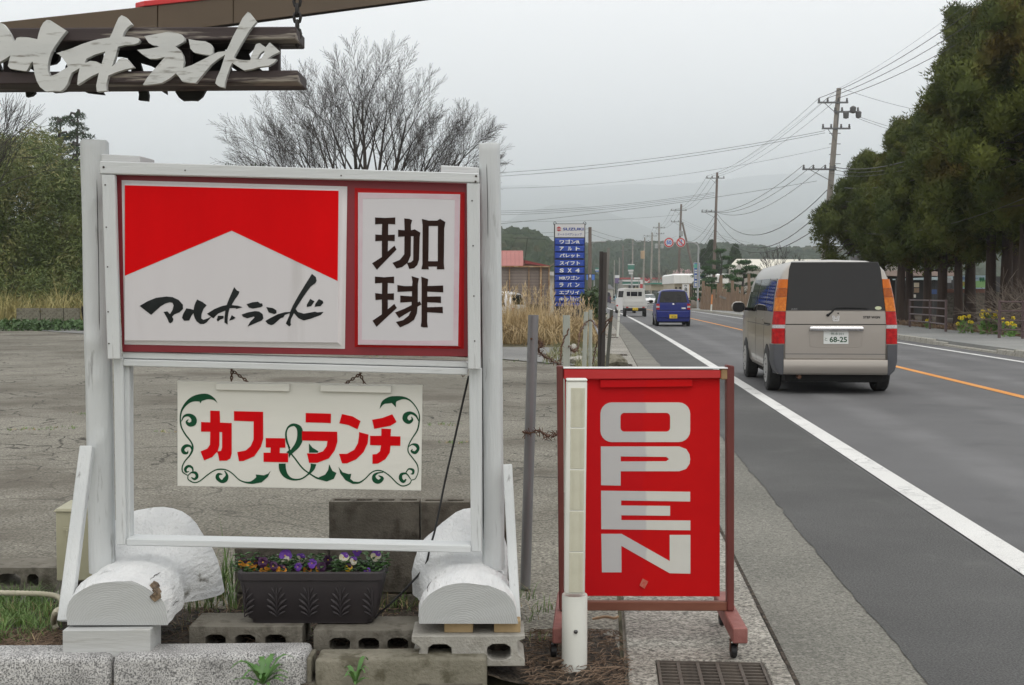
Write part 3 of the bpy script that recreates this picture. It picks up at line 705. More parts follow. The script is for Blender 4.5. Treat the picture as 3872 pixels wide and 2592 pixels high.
scroll('scrollwork', [
 [(1150,425,0),(1200,340,25),(1290,305,45),(1380,285,36),(1480,275,18),(1570,310,10),(1650,400,8),(1695,500,8),(1695,600,10),(1670,720,10),(1600,830,8),(1550,930,8),(1545,1020,8),(1610,1110,8),(1670,1200,8),(1680,1300,6),(1640,1390,6),(1590,1405,6)],
 [(1690,600,4),(1650,520,14),(1580,482,20),(1512,512,34),(1502,572,34),(1552,610,26),(1600,578,16),(1588,535,4)],
 [(1550,950,4),(1600,915,10),(1660,930,24),(1680,980,20),(1640,1030,22),(1590,1010,14),(1604,980,4)],
 [(1510,1310,6),(1550,1255,10),(1610,1270,18),(1610,1318,14),(1578,1322,4)],
 [(1580,1400,6),(1520,1320,10),(1450,1330,20),(1440,1390,24),(1480,1430,20),(1515,1395,8)],
 [(1590,1405,6),(1560,1460,8),(1470,1490,8),(1390,1450,8),(1300,1360,8),(1200,1290,8),(1110,1275,8),(1030,1310,8),(950,1390,8),(870,1442,12),(790,1444,18)],
 [(1200,1300,5),(1120,1312,12),(1072,1350,22),(1085,1408,34),(1140,1430,28),(1188,1382,22),(1135,1345,5)]],
 [[(1300, 330), (1340, 370), (1375, 405), (1375, 340), (1400, 300)], [(582,1225),(640,1300),(720,1325),(760,1320),(745,1390),(800,1435),(870,1444),(780,1462),(680,1410),(610,1320)]], c6)
scroll('ampersand', [
 [(1484,1180,47),(1490,1260,47),(1530,1340,35),(1600,1390,18),(1680,1402,12),(1760,1385,10),(1850,1320,12),(1900,1250,30),(1915,1185,38)],
 [(1590,970,8),(1550,880,14),(1535,770,12),(1560,690,12),(1610,652,18),(1660,648,20),(1715,690,35),(1732,760,40),(1725,850,42),(1690,930,38),(1630,1000,28),(1588,1055,16),(1580,1105,1)],
 [(1565,930,8),(1600,1030,10),(1660,1110,10),(1760,1240,10),(1850,1310,9),(1960,1378,12),(2030,1390,14)]],
 [[(2132,1190),(2177,1280),(2232,1310),(2197,1390),(2097,1428),(1997,1402),(1990,1368),(2077,1332),(2117,1270)], [(1540,1025),(1590,985),(1640,1010),(1600,1060)]], c5)
scroll('ampersand_tip', [], [[(1852,900),(1900,960),(1982,1010),(1975,1030),(1855,1030)]], c5)
M_RUST = mat('rusty_iron', (0.06, 0.030, 0.018), (0.12, 0.055, 0.03), rough=0.9, scale=60, bump=0.5)
def chain(name, a, b, parent, r=0.0022, link=0.014, m=None):
    mb = MB(); a = Vector(a); b = Vector(b); n = max(2, int((b - a).length / (link * 0.72))); d = (b - a).normalized()
    s1 = d.cross(Vector((0, 1, 0))).normalized(); s2 = d.cross(s1)
    for k in range(n + 1):
        c = a.lerp(b, k / n); sd = s1 if k % 2 else s2
        mb.tube([c + d * link * 0.5 * math.cos(t) + sd * link * 0.30 * math.sin(t) for t in [2 * math.pi * j / 8 for j in range(9)]], r, 4, False)
    return mb.build(name, m or M_RUST, parent, smooth=60)
def hookp(x, y): return at(x, y, YB + 0.006)
chain('chain', hookp(877, 1398), hookp(875, 1440), hang); chain('chain', hookp(878, 1402), hookp(935, 1443), hang)
chain('chain', hookp(1362, 1415), hookp(1306, 1452), hang); chain('chain', hookp(1362, 1415), hookp(1378, 1452), hang)
mb = MB(); mb.tube([hookp(877, 1384), hookp(877, 1402)], 0.002, 6); mb.build('eye_hook', M_RUST, hang); mb = MB(); mb.tube([hookp(1362, 1406), hookp(1362, 1420)], 0.002, 6); mb.build('eye_hook', M_RUST, hang)

# power cable and hook
M_RUBBER = mat('black_rubber', (0.012, 0.012, 0.013), rough=0.5)
M_WCABLE = mat('paint_splashed_cable', (0.55, 0.55, 0.55), (0.03, 0.03, 0.03), scale=9, rough=0.5)
c3 = cropf(200, 1350, 0.7923)
pts = [(1985, 90, 4.50), (1960, 200, 4.52), (1920, 380, 4.54), (1870, 600, 4.55), (1830, 800, 4.55), (1800, 910, 4.55), (1775, 1000, 4.55), (1700, 1090, 4.54), (1620, 1170, 4.53), (1550, 1232, 4.53)]
path = [tuple(at(*c3(p), p[2])) for p in pts]; path.append(tuple(onz(1350, 2395, 0.07))); path.append(tuple(onz(1240, 2392, 0.06)))
mb = MB(); mb.tube(catmull(path, 4), 0.0042, 6); tag(mb.build('power_cable', M_RUBBER, smooth=60), 'thin black power cable running down from the light box behind the planter', 'cable')
mb = MB(); h0 = at(1745, 1405, 4.49); mb.tube([h0 + Vector((0.011 * math.sin(t), 0, -0.012 - 0.011 * math.cos(t) + (0.012 if t == 0 else 0))) for t in [0.0, 0.5, 1.2, 2.0, 2.8, 3.6, 4.2]], 0.0016, 5); mb.build('cup_hook', M_RUST, sign)

# ---------------------------------------------------------------- what the stand rests on
M_TIMBERW = mat('thin_white_timber', (0.40, 0.41, 0.405), (0.50, 0.51, 0.50), rough=0.7, scale=3, stretch=(0.25, 1, 2), bump=0.6, bscale=30, c3=(0.36, 0.36, 0.34), s3=16, t3=(0.55, 0.7), bdist=0.004)
def hexpts(F, dy):
    B = [p + Vector((0, dy, 0)) for p in F]
    return [F[3], F[2], B[2], B[3], F[0], F[1], B[1], B[0]]
mb = MB(); F = [at(236, 2384, 4.10), at(568, 2381, 4.10), at(568, 2485, 4.10), at(236, 2493, 4.10)]
mb.hexa(hexpts(F, 0.13)); tag(mb.build('timber_block', M_TIMBERW, smooth=30, bevel=0.003), 'whitewashed timber block under the left log foot, lying on the granite kerb', 'timber block')
M_SHIM = mat('new_yellow_wood', (0.30, 0.21, 0.10), (0.38, 0.28, 0.15), rough=0.7, scale=10, stretch=(1, 0.2, 1))
for x0, x1, lb in ((1680, 1788, 'small yellow wooden wedge on the front concrete block, nearer the planter'), (1868, 1968, 'small yellow wooden wedge on the front concrete block, below the right brace')):
    mb = MB(); z0, z1 = 0.166, 0.207; a = at(x0, 2400, 4.17).x; b = at(x1, 2400, 4.17).x
    mb.span(a, b, 4.17, 4.36, z0, z1); tag(mb.build('wooden_wedge', M_SHIM, bevel=0.002), lb, 'wooden wedge', 'wedges under the right log')
M_BLOCK = mat('concrete_block', (0.29, 0.28, 0.25), (0.38, 0.37, 0.335), rough=0.95, scale=8, bump=0.9, bscale=120, c3=(0.25, 0.24, 0.21), s3=12, t3=(0.52, 0.7), spec=0.2, bdist=0.006)
M_BLOCKD = mat('old_concrete_block', (0.145, 0.135, 0.11), (0.215, 0.20, 0.168), rough=0.95, scale=8, bump=0.9, bscale=110, c3=(0.075, 0.068, 0.052), s3=10, t3=(0.5, 0.66), spec=0.2, bdist=0.006)
def hollow_block(mb, x0, x1, y0, y1, z0, z1, holes, rot=0.0, lip=0.0):
    """block lying on its side: cores run through it from front to back"""
    cx, cy = (x0 + x1) / 2, (y0 + y1) / 2; M = Matrix.Rotation(rot, 3, 'Z')
    def W(x, y, z): 
        p = M @ Vector((x - cx, y - cy, 0)); return Vector((cx + p.x, cy + p.y, z))
    L = [(x0, z0), (x1, z0), (x1, z1), (x0, z1)]
    if lip: L = [(x0, z0), (x1, z0), (x1, z0 + 0.022), (x1 - 0.025, z0 + 0.045), (x1 - 0.025, z1 - 0.02), (x1, z1 - 0.012), (x1, z1), (x0, z1), (x0, z1 - 0.02), (x0 + 0.03, z1 - 0.04), (x0 + 0.03, z0 + 0.05), (x0, z0 + 0.025)]
    loops = [L]
    for hx, hw, hz, hh in holes:
        c = []
        for k in range(12):
            a = 2 * math.pi * k / 12; q = (abs(math.cos(a)) ** 4 + abs(math.sin(a)) ** 4) ** (-0.25)
            c.append((hx + hw / 2 * math.cos(a) * q, hz + hh / 2 * math.sin(a) * q))
        loops.append(c[::-1])
    mb.prism(loops, lambda p: W(p[0], y0, p[1]), lambda p: W(p[0], y1, p[1]))
def block_at(xs0, xs1, Y, z0, z1, dep, hx, hw, hh, label, m, rot=0.0, lip=0.0, fill=None):
    a = X(xs0, Y); b = X(xs1, Y); mb = MB(); zc = (z0 + z1) / 2
    hollow_block(mb, a, b, Y, Y + dep, z0, z1, [(X(h, Y), hw, zc - 0.004, hh) for h in hx], rot, lip)
    o = thing('concrete_block', label, 'concrete block', ((a + b) / 2, Y + dep / 2, z0), 'concrete blocks laid as footing')
    mb.build('shell', m, o, bevel=0.0025)
    fb = MB(); fb.span(a + 0.03, b - 0.03, Y + dep * 0.6, Y + dep * 0.7, z0 + 0.012, z1 - 0.012); fb.build('core_fill', M_SOIL, o)
    return o
block_at(703, 1135, 4.40, 0.020, 0.125, 0.19, [803, 917, 1032], 0.075, 0.05, 'low concrete block under the left half of the planter', M_BLOCKD)
block_at(1178, 1640, 4.37, 0.018, 0.120, 0.19, [1278, 1389, 1500], 0.075, 0.05, 'low concrete block under the right half of the planter', M_BLOCKD)
block_at(1551, 1983, 4.13, 0.060, 0.166, 0.19, [1658, 1884], 0.082, 0.056, 'pale hollow concrete block under the right log foot, on the old kerb', M_BLOCK, 0.02, 1)
# front kerb: granite stones, then an older mossy concrete length
def granite():
    m = bpy.data.materials.new('speckled_granite'); m.use_nodes = True; nt = m.node_tree; bs = nt.nodes['Principled BSDF']; bs.inputs['Roughness'].default_value = 0.8
    g = _n(nt, 'ShaderNodeNewGeometry')
    def nz(s, d=2):
        n = _n(nt, 'ShaderNodeTexNoise'); n.inputs['Scale'].default_value = s; n.inputs['Detail'].default_value = d; nt.links.new(g.outputs['Position'], n.inputs['Vector']); return n.outputs['Fac']
    cr = _n(nt, 'ShaderNodeValToRGB'); e = cr.color_ramp.elements
    e[0].position = 0.38; e[0].color = (0.12, 0.12, 0.12, 1); e[1].position = 0.62; e[1].color = (0.52, 0.515, 0.505, 1)
    k = cr.color_ramp.elements.new(0.47); k.color = (0.30, 0.30, 0.295, 1)
    nt.links.new(nz(190, 3), cr.inputs[0])
    mx = _n(nt, 'ShaderNodeMixRGB'); mx.blend_type = 'MULTIPLY'; mx.inputs[0].default_value = 1.0
    r2 = _n(nt, 'ShaderNodeMapRange'); r2.inputs[1].default_value = 0.4; r2.inputs[2].default_value = 0.65; r2.inputs[3].default_value = 1.05; r2.inputs[4].default_value = 0.7
    nt.links.new(nz(9, 5), r2.inputs[0]); nt.links.new(cr.outputs[0], mx.inputs[1]); nt.links.new(r2.outputs[0], mx.inputs[2])
    nt.links.new(mx.outputs[0], bs.inputs['Base Color'])
    bp = _n(nt, 'ShaderNodeBump'); bp.inputs['Strength'].default_value = 0.8; bp.inputs['Distance'].default_value = 0.006
    nt.links.new(nz(60, 4), bp.inputs['Height']); nt.links.new(bp.outputs[0], bs.inputs['Normal'])
    return m
M_GRANITE = granite()
fk = MB(); fk.hexa([Vector(p) for p in ((-3.2, 4.06, -0.1), (-0.1, 4.07, -0.1), (-0.1, 4.16, -0.1), (-3.2, 4.15, -0.1), (-3.2, 4.06, 0.02), (-0.1, 4.07, 0.02), (-0.1, 4.16, 0.02), (-3.2, 4.15, 0.02))])
fk = struct(fk.build('front_kerb', M_DIRTC))
def kstone(x0, x1, y0, y1, z, dy, m, bev, ya=0.0):
    mb = MB(); F = [Vector((x0, y0, -0.12)), Vector((x1, y0 + ya, -0.12)), Vector((x1, y1 + ya, -0.12)), Vector((x0, y1, -0.12)), Vector((x0, y0 + 0.012, z)), Vector((x1, y0 + ya + 0.012, z)), Vector((x1, y1 + ya, z)), Vector((x0, y1, z))]
    mb.hexa(F); return mb.build('kerb_stone', m, fk, smooth=50, bevel=bev, bseg=3)
kstone(X(-420, 4.08), X(409, 4.08), 4.03, 4.20, 0.118, 0, M_GRANITE, 0.022, 0.01)
kstone(X(418, 4.08), X(1150, 4.08), 4.04, 4.21, 0.121, 0, M_GRANITE, 0.024, 0.02)
kstone(X(1186, 4.08), X(1840, 4.1), 4.05, 4.19, 0.105, 0, M_MOSS, 0.012, 0.02)
kstone(X(1153, 4.1), X(1172, 4.1), 4.08, 4.20, 0.10, 0, M_MOSS, 0.004)
# ================================================================== HANGING NAME SIGN AND EAVE (top left)
M_EAVE = mat('brown_eave_metal', (0.085, 0.058, 0.032), (0.10, 0.068, 0.038), rough=0.55, scale=2, bump=0.05)
M_EAVED = mat('dark_soffit', (0.02, 0.014, 0.010), rough=0.8)
M_REDROOF = mat('red_roof_edge', (0.55, 0.02, 0.02), rough=0.4)
M_DTIMBER = mat('dark_brown_timber', (0.026, 0.017, 0.017), (0.042, 0.029, 0.028), rough=0.7, scale=7, stretch=(0.15, 1, 2), bump=0.5, bscale=20, c3=(0.24, 0.215, 0.18), s3=13, t3=(0.585, 0.64), bdist=0.004)
M_WLETTER = mat('weathered_white_letter', (0.46, 0.475, 0.465), (0.56, 0.57, 0.555), rough=0.7, scale=5, stretch=(0.35, 1, 2), bump=0.3, bscale=30, c3=(0.20, 0.19, 0.165), s3=30, t3=(0.56, 0.70), bdist=0.003)
M_BLKBACK = mat('black_letter_edge', (0.012, 0.012, 0.011), rough=0.8)
TA, TB = at(560, 24.5, 5.60), at(1150, -39, 6.38); BA, BB = at(560, 132, 5.60), at(1150, 55, 6.38)
dE = TB - TA; nE = Vector((-dE.y, dE.x, 0)).normalized()
if nE.y < 0: nE = -nE
eave = thing('eave_roof', 'brown eave board with a red roof edge crossing the top left corner', 'roof', ((TA - dE * 1.3).x, (TA - dE * 1.3).y, 0))
def eave_piece(name, t0, t1, n0, n1, f0, f1, m, bevel=0.0):
    """a strip of the sloping eave; f runs from 0 at its lower edge to 1 at its upper edge"""
    P = []
    for f in (f0, f1):
        for t, n in ((t0, n0), (t1, n0), (t1, n1), (t0, n1)): P.append((BA + (BB - BA) * t).lerp(TA + (TB - TA) * t, f) + nE * n)
    mb = MB(); mb.hexa(P); return mb.build(name, m, eave, bevel=bevel)
def tpar(x): return min((k / 400 for k in range(-520, 880)), key=lambda t: abs((lambda p: 1936 + FPX * p.x / p.y)(TA + dE * t) - x))
seams = [-1.3, tpar(610), tpar(893), 2.2]
for a, b in zip(seams, seams[1:]): eave_piece('fascia_board', a + 0.003, b - 0.003, 0, 0.025, 0, 1, M_EAVE, 0.002)
eave_piece('soffit', -1.3, 2.2, 0.025, 0.09, -0.07, 0.10, M_EAVED)
eave_piece('drip_edge', tpar(555), 2.2, -0.008, 0.06, 1.01, 1.20, M_REDROOF, 0.003)
eave_piece('roof_deck', -1.3, 2.2, 0.026, 0.09, 0.6, 0.97, M_EAVED)
eave_piece('batten', tpar(330), tpar(592), -0.02, -0.002, 0.0, 0.30, M_EAVE, 0.002)
p = TA - dE * 1.3 + nE * 0.05; mb = MB(); mb.span(p.x - 0.1, p.x, p.y - 0.05, p.y + 0.05, 0, p.z - 0.1); mb.build('support_post', M_DTIMBER, eave)
name_sign = thing('name_sign', 'dark timber sign with white cut-out brush lettering hanging below the eave', 'sign', at(560, 330, 4.47))
YN = 4.38
def nboard(name, c4, Y, d, m): return board(name, c4, Y, d, m, 0.004, name_sign)
nboard('beam', [(-420, 108), (1120, 101), (1120, 149), (-420, 162)], YN, 0.18, M_DTIMBER)
nboard('beam', [(-420, 274), (1128, 266), (1128, 311), (-420, 322)], YN, 0.18, M_DTIMBER)
for x in (30, 360, 700, 1035): nboard('spacer', [(x - 20, 140), (x + 20, 140), (x + 20, 280), (x - 20, 280)], YN + 0.07, 0.04, M_DTIMBER)
cA1 = cropf(0, 30, 0.25608); cA2 = cropf(500, 30, 0.28169)
NL = [
 (cA1, [[(-560,330),(-300,225),(-80,190),(0,215),(40,235),(95,300),(140,370),(190,480),(215,505),(245,445),(300,430),(430,440),(550,465),(570,380),(600,290),(640,220),(690,180),(740,185),(980,340),(930,400),(870,480),(800,580),(750,670),(720,760),(705,850),(705,930),(735,1015),(830,980),(1000,875),(980,820),(930,750),(870,690),(830,672),(1060,600),(1200,540),(1350,490),(1450,465),(1620,440),(1660,360),(1700,260),(1750,150),(1795,110),(1860,140),(1950,245),(1880,290),(1830,360),(1805,425),(1950,432),(2040,450),(2060,485),(2040,520),(1960,545),(1850,550),(1740,575),(1725,640),(1690,760),(1650,870),(1700,830),(1760,755),(1820,738),(1880,760),(1980,880),(1850,910),(1720,950),(1600,1000),(1590,1040),(1565,1140),(1575,1225),(1430,1240),(1420,1150),(1440,1050),(1460,960),(1350,1010),(1140,1140),(1150,1010),(1175,890),(1060,960),(1025,1030),(1000,1110),(950,1190),(890,1235),(760,1230),(670,1235),(590,1170),(540,1080),(510,980),(495,870),(480,790),(450,830),(390,935),(300,925),(150,900),(115,860),(130,790),(155,700),(100,740),(0,800),(-200,900),(-330,760),(-180,640),(-120,500),(-200,420),(-420,480)],
        [(1250,820),(1330,785),(1420,795),(1500,830),(1530,730),(1555,645),(1400,690),(1270,755)]]),
 (cA2, [[(160,382),(400,340),(480,322),(570,330),(660,360),(700,400),(705,440),(680,465),(580,520),(640,565),(680,640),(695,720),(680,800),(690,808),(800,770),(1000,670),(1060,635),(1150,595),(1260,580),(1310,480),(1350,390),(1430,240),(1480,140),(1550,55),(1580,70),(1670,185),(1620,240),(1560,320),(1500,420),(1430,540),(1370,650),(1365,670),(1420,695),(1500,705),(1585,705),(1600,640),(1660,490),(1710,475),(1790,530),(1845,465),(1920,530),(1985,590),(1880,640),(1815,682),(1940,690),(1900,740),(1830,780),(1700,795),(1600,825),(1500,840),(1450,810),(1340,740),(1310,800),(1270,920),(1245,1000),(1235,1072),(1160,1055),(1115,1015),(1130,950),(1180,840),(1220,720),(1245,630),(1150,690),(1060,760),(960,880),(850,1010),(760,1005),(670,990),(630,930),(585,880),(500,950),(390,1010),(280,1025),(140,1038),(200,940),(300,820),(440,660),(330,685),(230,685),(140,630),(65,565),(230,550),(360,525),(320,505),(280,505),(220,470)],
        [(1675,685),(1730,680),(1745,660),(1780,600),(1765,578),(1720,610)]]),
 (cA2, [[(755,420),(860,440),(980,450),(1050,485),(1080,530),(1080,615),(1045,640),(940,625),(830,600),(780,550)]]),
]
for cr, loops in NL:
    mb = MB(); mb.prism(loops, lambda p: at(*cr(p), YN - 0.022), lambda p: at(*cr(p), YN - 0.022) + Vector((0, 0.0225, 0)))
    mb.build('letter_cutout', M_WLETTER, name_sign)
    # the same lettering on the far face, read from the other side
    mb = MB(); q = lambda p: (860 - cr(p)[0], cr(p)[1])
    mb.prism(loops, lambda p: at(*q(p), YN - 0.022) + Vector((0, 0.203, 0)), lambda p: at(*q(p), YN - 0.022) + Vector((0, 0.225, 0)))
    mb.build('rear_letter_cutout', M_BLKBACK, name_sign)
M_CHAIN = mat('dark_chain', (0.03, 0.028, 0.026), rough=0.6, metal=0.5)
cx0 = at(1118, 160, YN + 0.09); cx0.x += 0.006
chain('chain', cx0, cx0 + Vector((0.004, 0, 1.14)), name_sign, 0.006, 0.04, M_CHAIN)
cxl = at(-330, 150, YN + 0.09); chain('chain', cxl, cxl + Vector((0, 0, 1.14)), name_sign, 0.006, 0.04, M_CHAIN)
for c0 in (cx0, cxl):    # outrigger arms above the picture carry the chains
    t = (c0.x - TA.x) / dE.x; e = TA + dE * t; mb = MB(); mb.beam((c0.x, c0.y - 0.05, c0.z + 1.16), (c0.x, e.y + 0.1, max(e.z + 0.03, c0.z + 1.0)), 0.05, 0.05); mb.build('outrigger_arm', M_DTIMBER, eave)

# ================================================================== PLANTER AND PANSIES
M_POT = mat('dark_plastic_planter', (0.022, 0.018, 0.020), (0.030, 0.025, 0.027), rough=0.6, scale=8, bump=0.2, bscale=120, bdist=0.002)
xl, xr = X(885, 4.41), X(1447, 4.41); xc = (xl + xr) / 2; zr = at(1160, 2166, 4.41).z; z0 = 0.126
pot = thing('flower_planter', 'long dark plastic planter with moulded leaf ornaments, full of pansies', 'planter', (xc, 4.51, z0))
def rrect(cx, cy, hw, hd, r, n=4):
    out = []
    for sx, sy, a0 in ((1, 1, 0), (-1, 1, 90), (-1, -1, 180), (1, -1, 270)):
        for k in range(n + 1):
            a = R(a0 + 90 * k / n); out.append((cx + sx * (hw - r) + r * math.cos(a), cy + sy * (hd - r) + r * math.sin(a)))
    return out
def ringz(hw, hd, z, r=0.025): return [Vector((x, y, z)) for x, y in rrect(xc, 4.51, hw, hd, r)]
H = zr - z0; W2 = (xr - xl) / 2
mb = MB()
mb.loft([ringz(0.222, 0.068, z0), ringz(0.224, 0.070, z0 + 0.012), ringz(0.235, 0.076, z0 + 0.02), ringz(0.262, 0.090, zr - 0.042), ringz(0.262, 0.09, zr - 0.034), ringz(W2, 0.098, zr - 0.030), ringz(W2, 0.099, zr - 0.004), ringz(W2 - 0.003, 0.096, zr), ringz(W2 - 0.014, 0.086, zr), ringz(W2 - 0.018, 0.082, zr - 0.035)], True, True, False)
pb = mb.build('pot', M_POT, pot, smooth=35)
mb = MB(); rg = ringz(W2 - 0.017, 0.083, zr - 0.034); i = mb.add(rg); mb.face(range(i, i + len(rg))); mb.build('potting_soil', M_SOIL, pot)
def palmette(cx, half=0):
    """acanthus relief: a stem and five pairs of lobes"""
    mb = MB()
    def S(u, v, h): 
        z = z0 + 0.024 + v; f = (z - z0) / H
        y = 4.51 - (0.074 + 0.017 * f) - 0.0016 - h
        return Vector((cx + u, y, z))
    def lobe(u0, v0, u1, v1, wd):
        n = 6; pts = []
        for k in range(n + 1):
            t = k / n; u = u0 + (u1 - u0) * t; v = v0 + (v1 - v0) * (t ** 0.65); pts.append((S(u, v, 0.001), wd * math.sin(0.25 + 2.6 * t) ** 0.8))
        mb.tube([p for p, r in pts], [max(0.0012, r) for p, r in pts], 6)
    lobe(0, 0.0, 0, 0.118, 0.0055)
    for sgn in (-1, 1):
        if half and sgn != half: continue
        for v0, u1, v1, wd in ((0.002, 0.030, 0.022, 0.005), (0.015, 0.036, 0.045, 0.0065), (0.032, 0.036, 0.068, 0.0065), (0.052, 0.030, 0.090, 0.006), (0.072, 0.018, 0.112, 0.005)):
            lobe(0.003 * sgn, v0, u1 * sgn, v1, wd)
    mb.build('leaf_ornament', M_POT, pb, smooth=60)
for cx, hf in ((X(984, 4.44) - 0.063, 1), (X(1041, 4.44), 0), (X(1163, 4.44), 0), (X(1284, 4.44), 0), (X(1405, 4.44) + 0.0, -1)): palmette(cx, hf)
M_LEAF = mat('pansy_leaf', (0.045, 0.11, 0.030), (0.075, 0.16, 0.045), rough=0.5, scale=30)
M_PURPLE = mat('purple_petal', (0.16, 0.045, 0.40), (0.22, 0.08, 0.50), rough=0.6, scale=60)
M_LILAC = mat('white_petal', (0.66, 0.62, 0.60), (0.70, 0.66, 0.42), rough=0.6, scale=60)
M_ORANGEP = mat('orange_petal', (0.72, 0.26, 0.015), (0.75, 0.34, 0.03), rough=0.6, scale=60)
M_WINE = mat('dark_wine_petal', (0.030, 0.004, 0.035), (0.05, 0.008, 0.055), rough=0.6, scale=60)
M_YEL = mat('yellow_eye', (0.75, 0.48, 0.03), rough=0.6)
fl = cropf(200, 1350, 0.7923)
blossoms = [(1110,950,'p',1.25),(1182,962,'l',1.0),(1390,957,'l',1.0),(1452,928,'v',0.9),(1542,950,'l',1.05),(1238,985,'v',0.9),(1172,1002,'v',0.8),
            (908,985,'o',0.95),(950,992,'o',1.1),(1003,978,'w',1.0),(1032,1000,'o',1.1),(1090,1018,'o',1.1),(1215,1018,'o',0.9),(1282,1002,'w',0.95),(1312,968,'w',0.9),(1410,1005,'y',0.8),(1500,1022,'v',0.7),(1435,972,'l',0.8),(1055,998,'w',0.9),(1005,1020,'o',0.8),(975,975,'w',0.9),(1270,1010,'o',0.7)]
plants = {}
random.seed(3)
slots = [(0, 960), (960, 1040), (1040, 1120), (1120, 1210), (1210, 1330), (1330, 1420), (1420, 1480), (1480, 1600)]
plabel = ['pansy with orange and wine blossoms at the left end of the planter', 'pansy with dark wine and orange blossoms, second from the left end', 'pansy with the tallest pale purple blossom', 'pansy with a white and lilac blossom beside the tallest purple one',
          'pansy with small orange and wine blossoms in the middle right of the planter', 'pansy with a white and violet blossom right of the middle', 'pansy with a raised violet blossom near the right end', 'pansy with a pale blossom at the right end of the planter']
def blossom(mb_p, c, face, s, cols):
    """five rounded petals; returns nothing, fills builders by colour"""
    z = face.normalized(); x = z.cross(Vector((0, 0, 1))).normalized(); y = x.cross(z)
    for k, (a, r, ln) in enumerate(((55, 0.011, 0.010), (125, 0.011, 0.010), (5, 0.0105, 0.010), (175, 0.0105, 0.010), (270, 0.013, 0.010))):
        d = x * math.cos(R(a)) + y * math.sin(R(a)); cc = c + d * ln * s + z * (0.002 * (k % 3)); t = z.cross(d)
        n = 9; ring = []
        for j in range(n):
            an = 2 * math.pi * j / n; ring.append(cc + (d * math.cos(an) * 0.95 + t * math.sin(an) * 1.1) * r * s + z * (-0.003 * math.cos(2 * an)) * s)
        q = mb_p[cols[0] if k < 2 else cols[1] if k < 4 else cols[2]]
        i = q.add([cc + z * 0.0015] + ring)
        for j in range(n): q.face((i, i + 1 + j, i + 1 + (j + 1) % n))
    q = mb_p['y']; i = q.add([c + z * 0.007 + (x * math.cos(t) + y * math.sin(t)) * 0.0028 * s for t in [k * 1.2566 for k in range(5)]]); q.face(range(i, i + 5))
pcols = {'p': ('v', 'v', 'l'), 'l': ('v', 'l', 'l'), 'v': ('v', 'v', 'v'), 'o': ('w', 'o', 'o'), 'w': ('w', 'w', 'w'), 'y': ('w', 'yy', 'yy')}
pm = {'v': M_PURPLE, 'l': M_LILAC, 'o': M_ORANGEP, 'w': M_WINE, 'y': M_YEL, 'yy': M_YEL}
for si, (a, b) in enumerate(slots):
    mine = [q for q in blossoms if a <= q[0] < b]
    pc = Vector((X(fl((min(max((a + b) / 2, 910), 1540), 0))[0], 4.5), 4.51, zr - 0.03))
    t = thing('pansy', plabel[si], 'flower', pc, 'pansies in the planter')
    lf = MB()
    for k in range(80):
        an = random.uniform(0, 6.28); r0 = random.uniform(0, 0.03); c = pc + Vector((random.uniform(-0.04, 0.04), random.uniform(-0.075, 0.06), random.uniform(0.012, 0.068)))
        d = Vector((math.cos(an), math.sin(an), random.uniform(-0.2, 0.6))).normalized(); ln = random.uniform(0.016, 0.030); sd = d.cross(Vector((0, 0, 1))).normalized() * ln * 0.33
        up = Vector((0, 0, 0.004))
        i = lf.add([c, c + d * ln * 0.4 + sd + up, c + d * ln, c + d * ln * 0.4 - sd + up, c + d * ln * 0.5 - up * 0.5])
        lf.face((i, i + 4, i + 1)); lf.face((i + 1, i + 4, i + 2)); lf.face((i + 2, i + 4, i + 3)); lf.face((i + 3, i + 4, i))
    lf.build('leaves', M_LEAF, t, fixn=False)['kind'] = 'stuff'
    for bx, by, kd, s in mine:
        Y = 4.46 + random.uniform(-0.03, 0.05); c = at(*fl((bx, by)), Y)
        b_ = {k: MB() for k in pm}
        blossom(b_, c, Vector((random.uniform(-0.5, 0.5), -1, random.uniform(-0.1, 0.5))), s * 0.98, pcols[kd])
        st = MB(); st.tube([pc + Vector((random.uniform(-.02, .02), 0, 0.01)), (pc + c) / 2 + Vector((0, 0.01, 0.01)), c + Vector((0, 0.003, 0))], 0.0012, 4)
        allm = MB(); ms = []
        for key in pm:
            if b_[key].v:
                if pm[key] not in ms: ms.append(pm[key])
                allm.m = ms.index(pm[key]); o = len(allm.v); allm.v.extend(b_[key].v)
                for f in b_[key].f: allm.face([o + q for q in f])
        bo = allm.build('blossom', ms, t, fixn=False); st.build('stalk', M_LEAF, bo)

# ================================================================== LOW BLOCK WALL, METER BOX, CONDUIT
wall = thing('block_wall', 'low grey concrete block wall stub behind the planter', 'block wall', (X(1300, 5.12), 5.17, 0))
def wblock(x0, x1, z0, z1, holes=True, m=M_DIRTC):
    a, b = X(x0, 5.12), X(x1, 5.12); mb = MB()
    loops = [[(a, 5.12), (b, 5.12), (b, 5.22), (a, 5.22)]]
    if holes:
        n = 4; w = (b - a)
        for k in range(n):
            cx = a + w * (k + 0.5) / n; loops.append([(cx - 0.032, 5.15), (cx - 0.036, 5.17), (cx - 0.032, 5.19), (cx + 0.032, 5.19), (cx + 0.036, 5.17), (cx + 0.032, 5.15)])
    mb.prism(loops, lambda p: Vector((p[0], p[1], z1)), lambda p: Vector((p[0], p[1], z0))); mb.build('block', m, wall, bevel=0.003)
zc = at(1300, 1898, 5.12).z; zm = at(1000, 2074, 5.12).z
wblock(1240, 1583, zm + 0.008, zc); wblock(1590, 1935, zm + 0.008, zc - 0.002)
wblock(880, 1236, zm - 0.19, zm, False); wblock(1241, 1585, zm - 0.19, zm, False); wblock(1591, 1935, zm - 0.19, zm, False)
for x0 in (880, 1241, 1591): wblock(x0, x0 + 343, -0.05, zm - 0.198, False)
M_BOX = mat('beige_plastic_box', (0.36, 0.345, 0.235), (0.41, 0.395, 0.28), rough=0.5, scale=4)
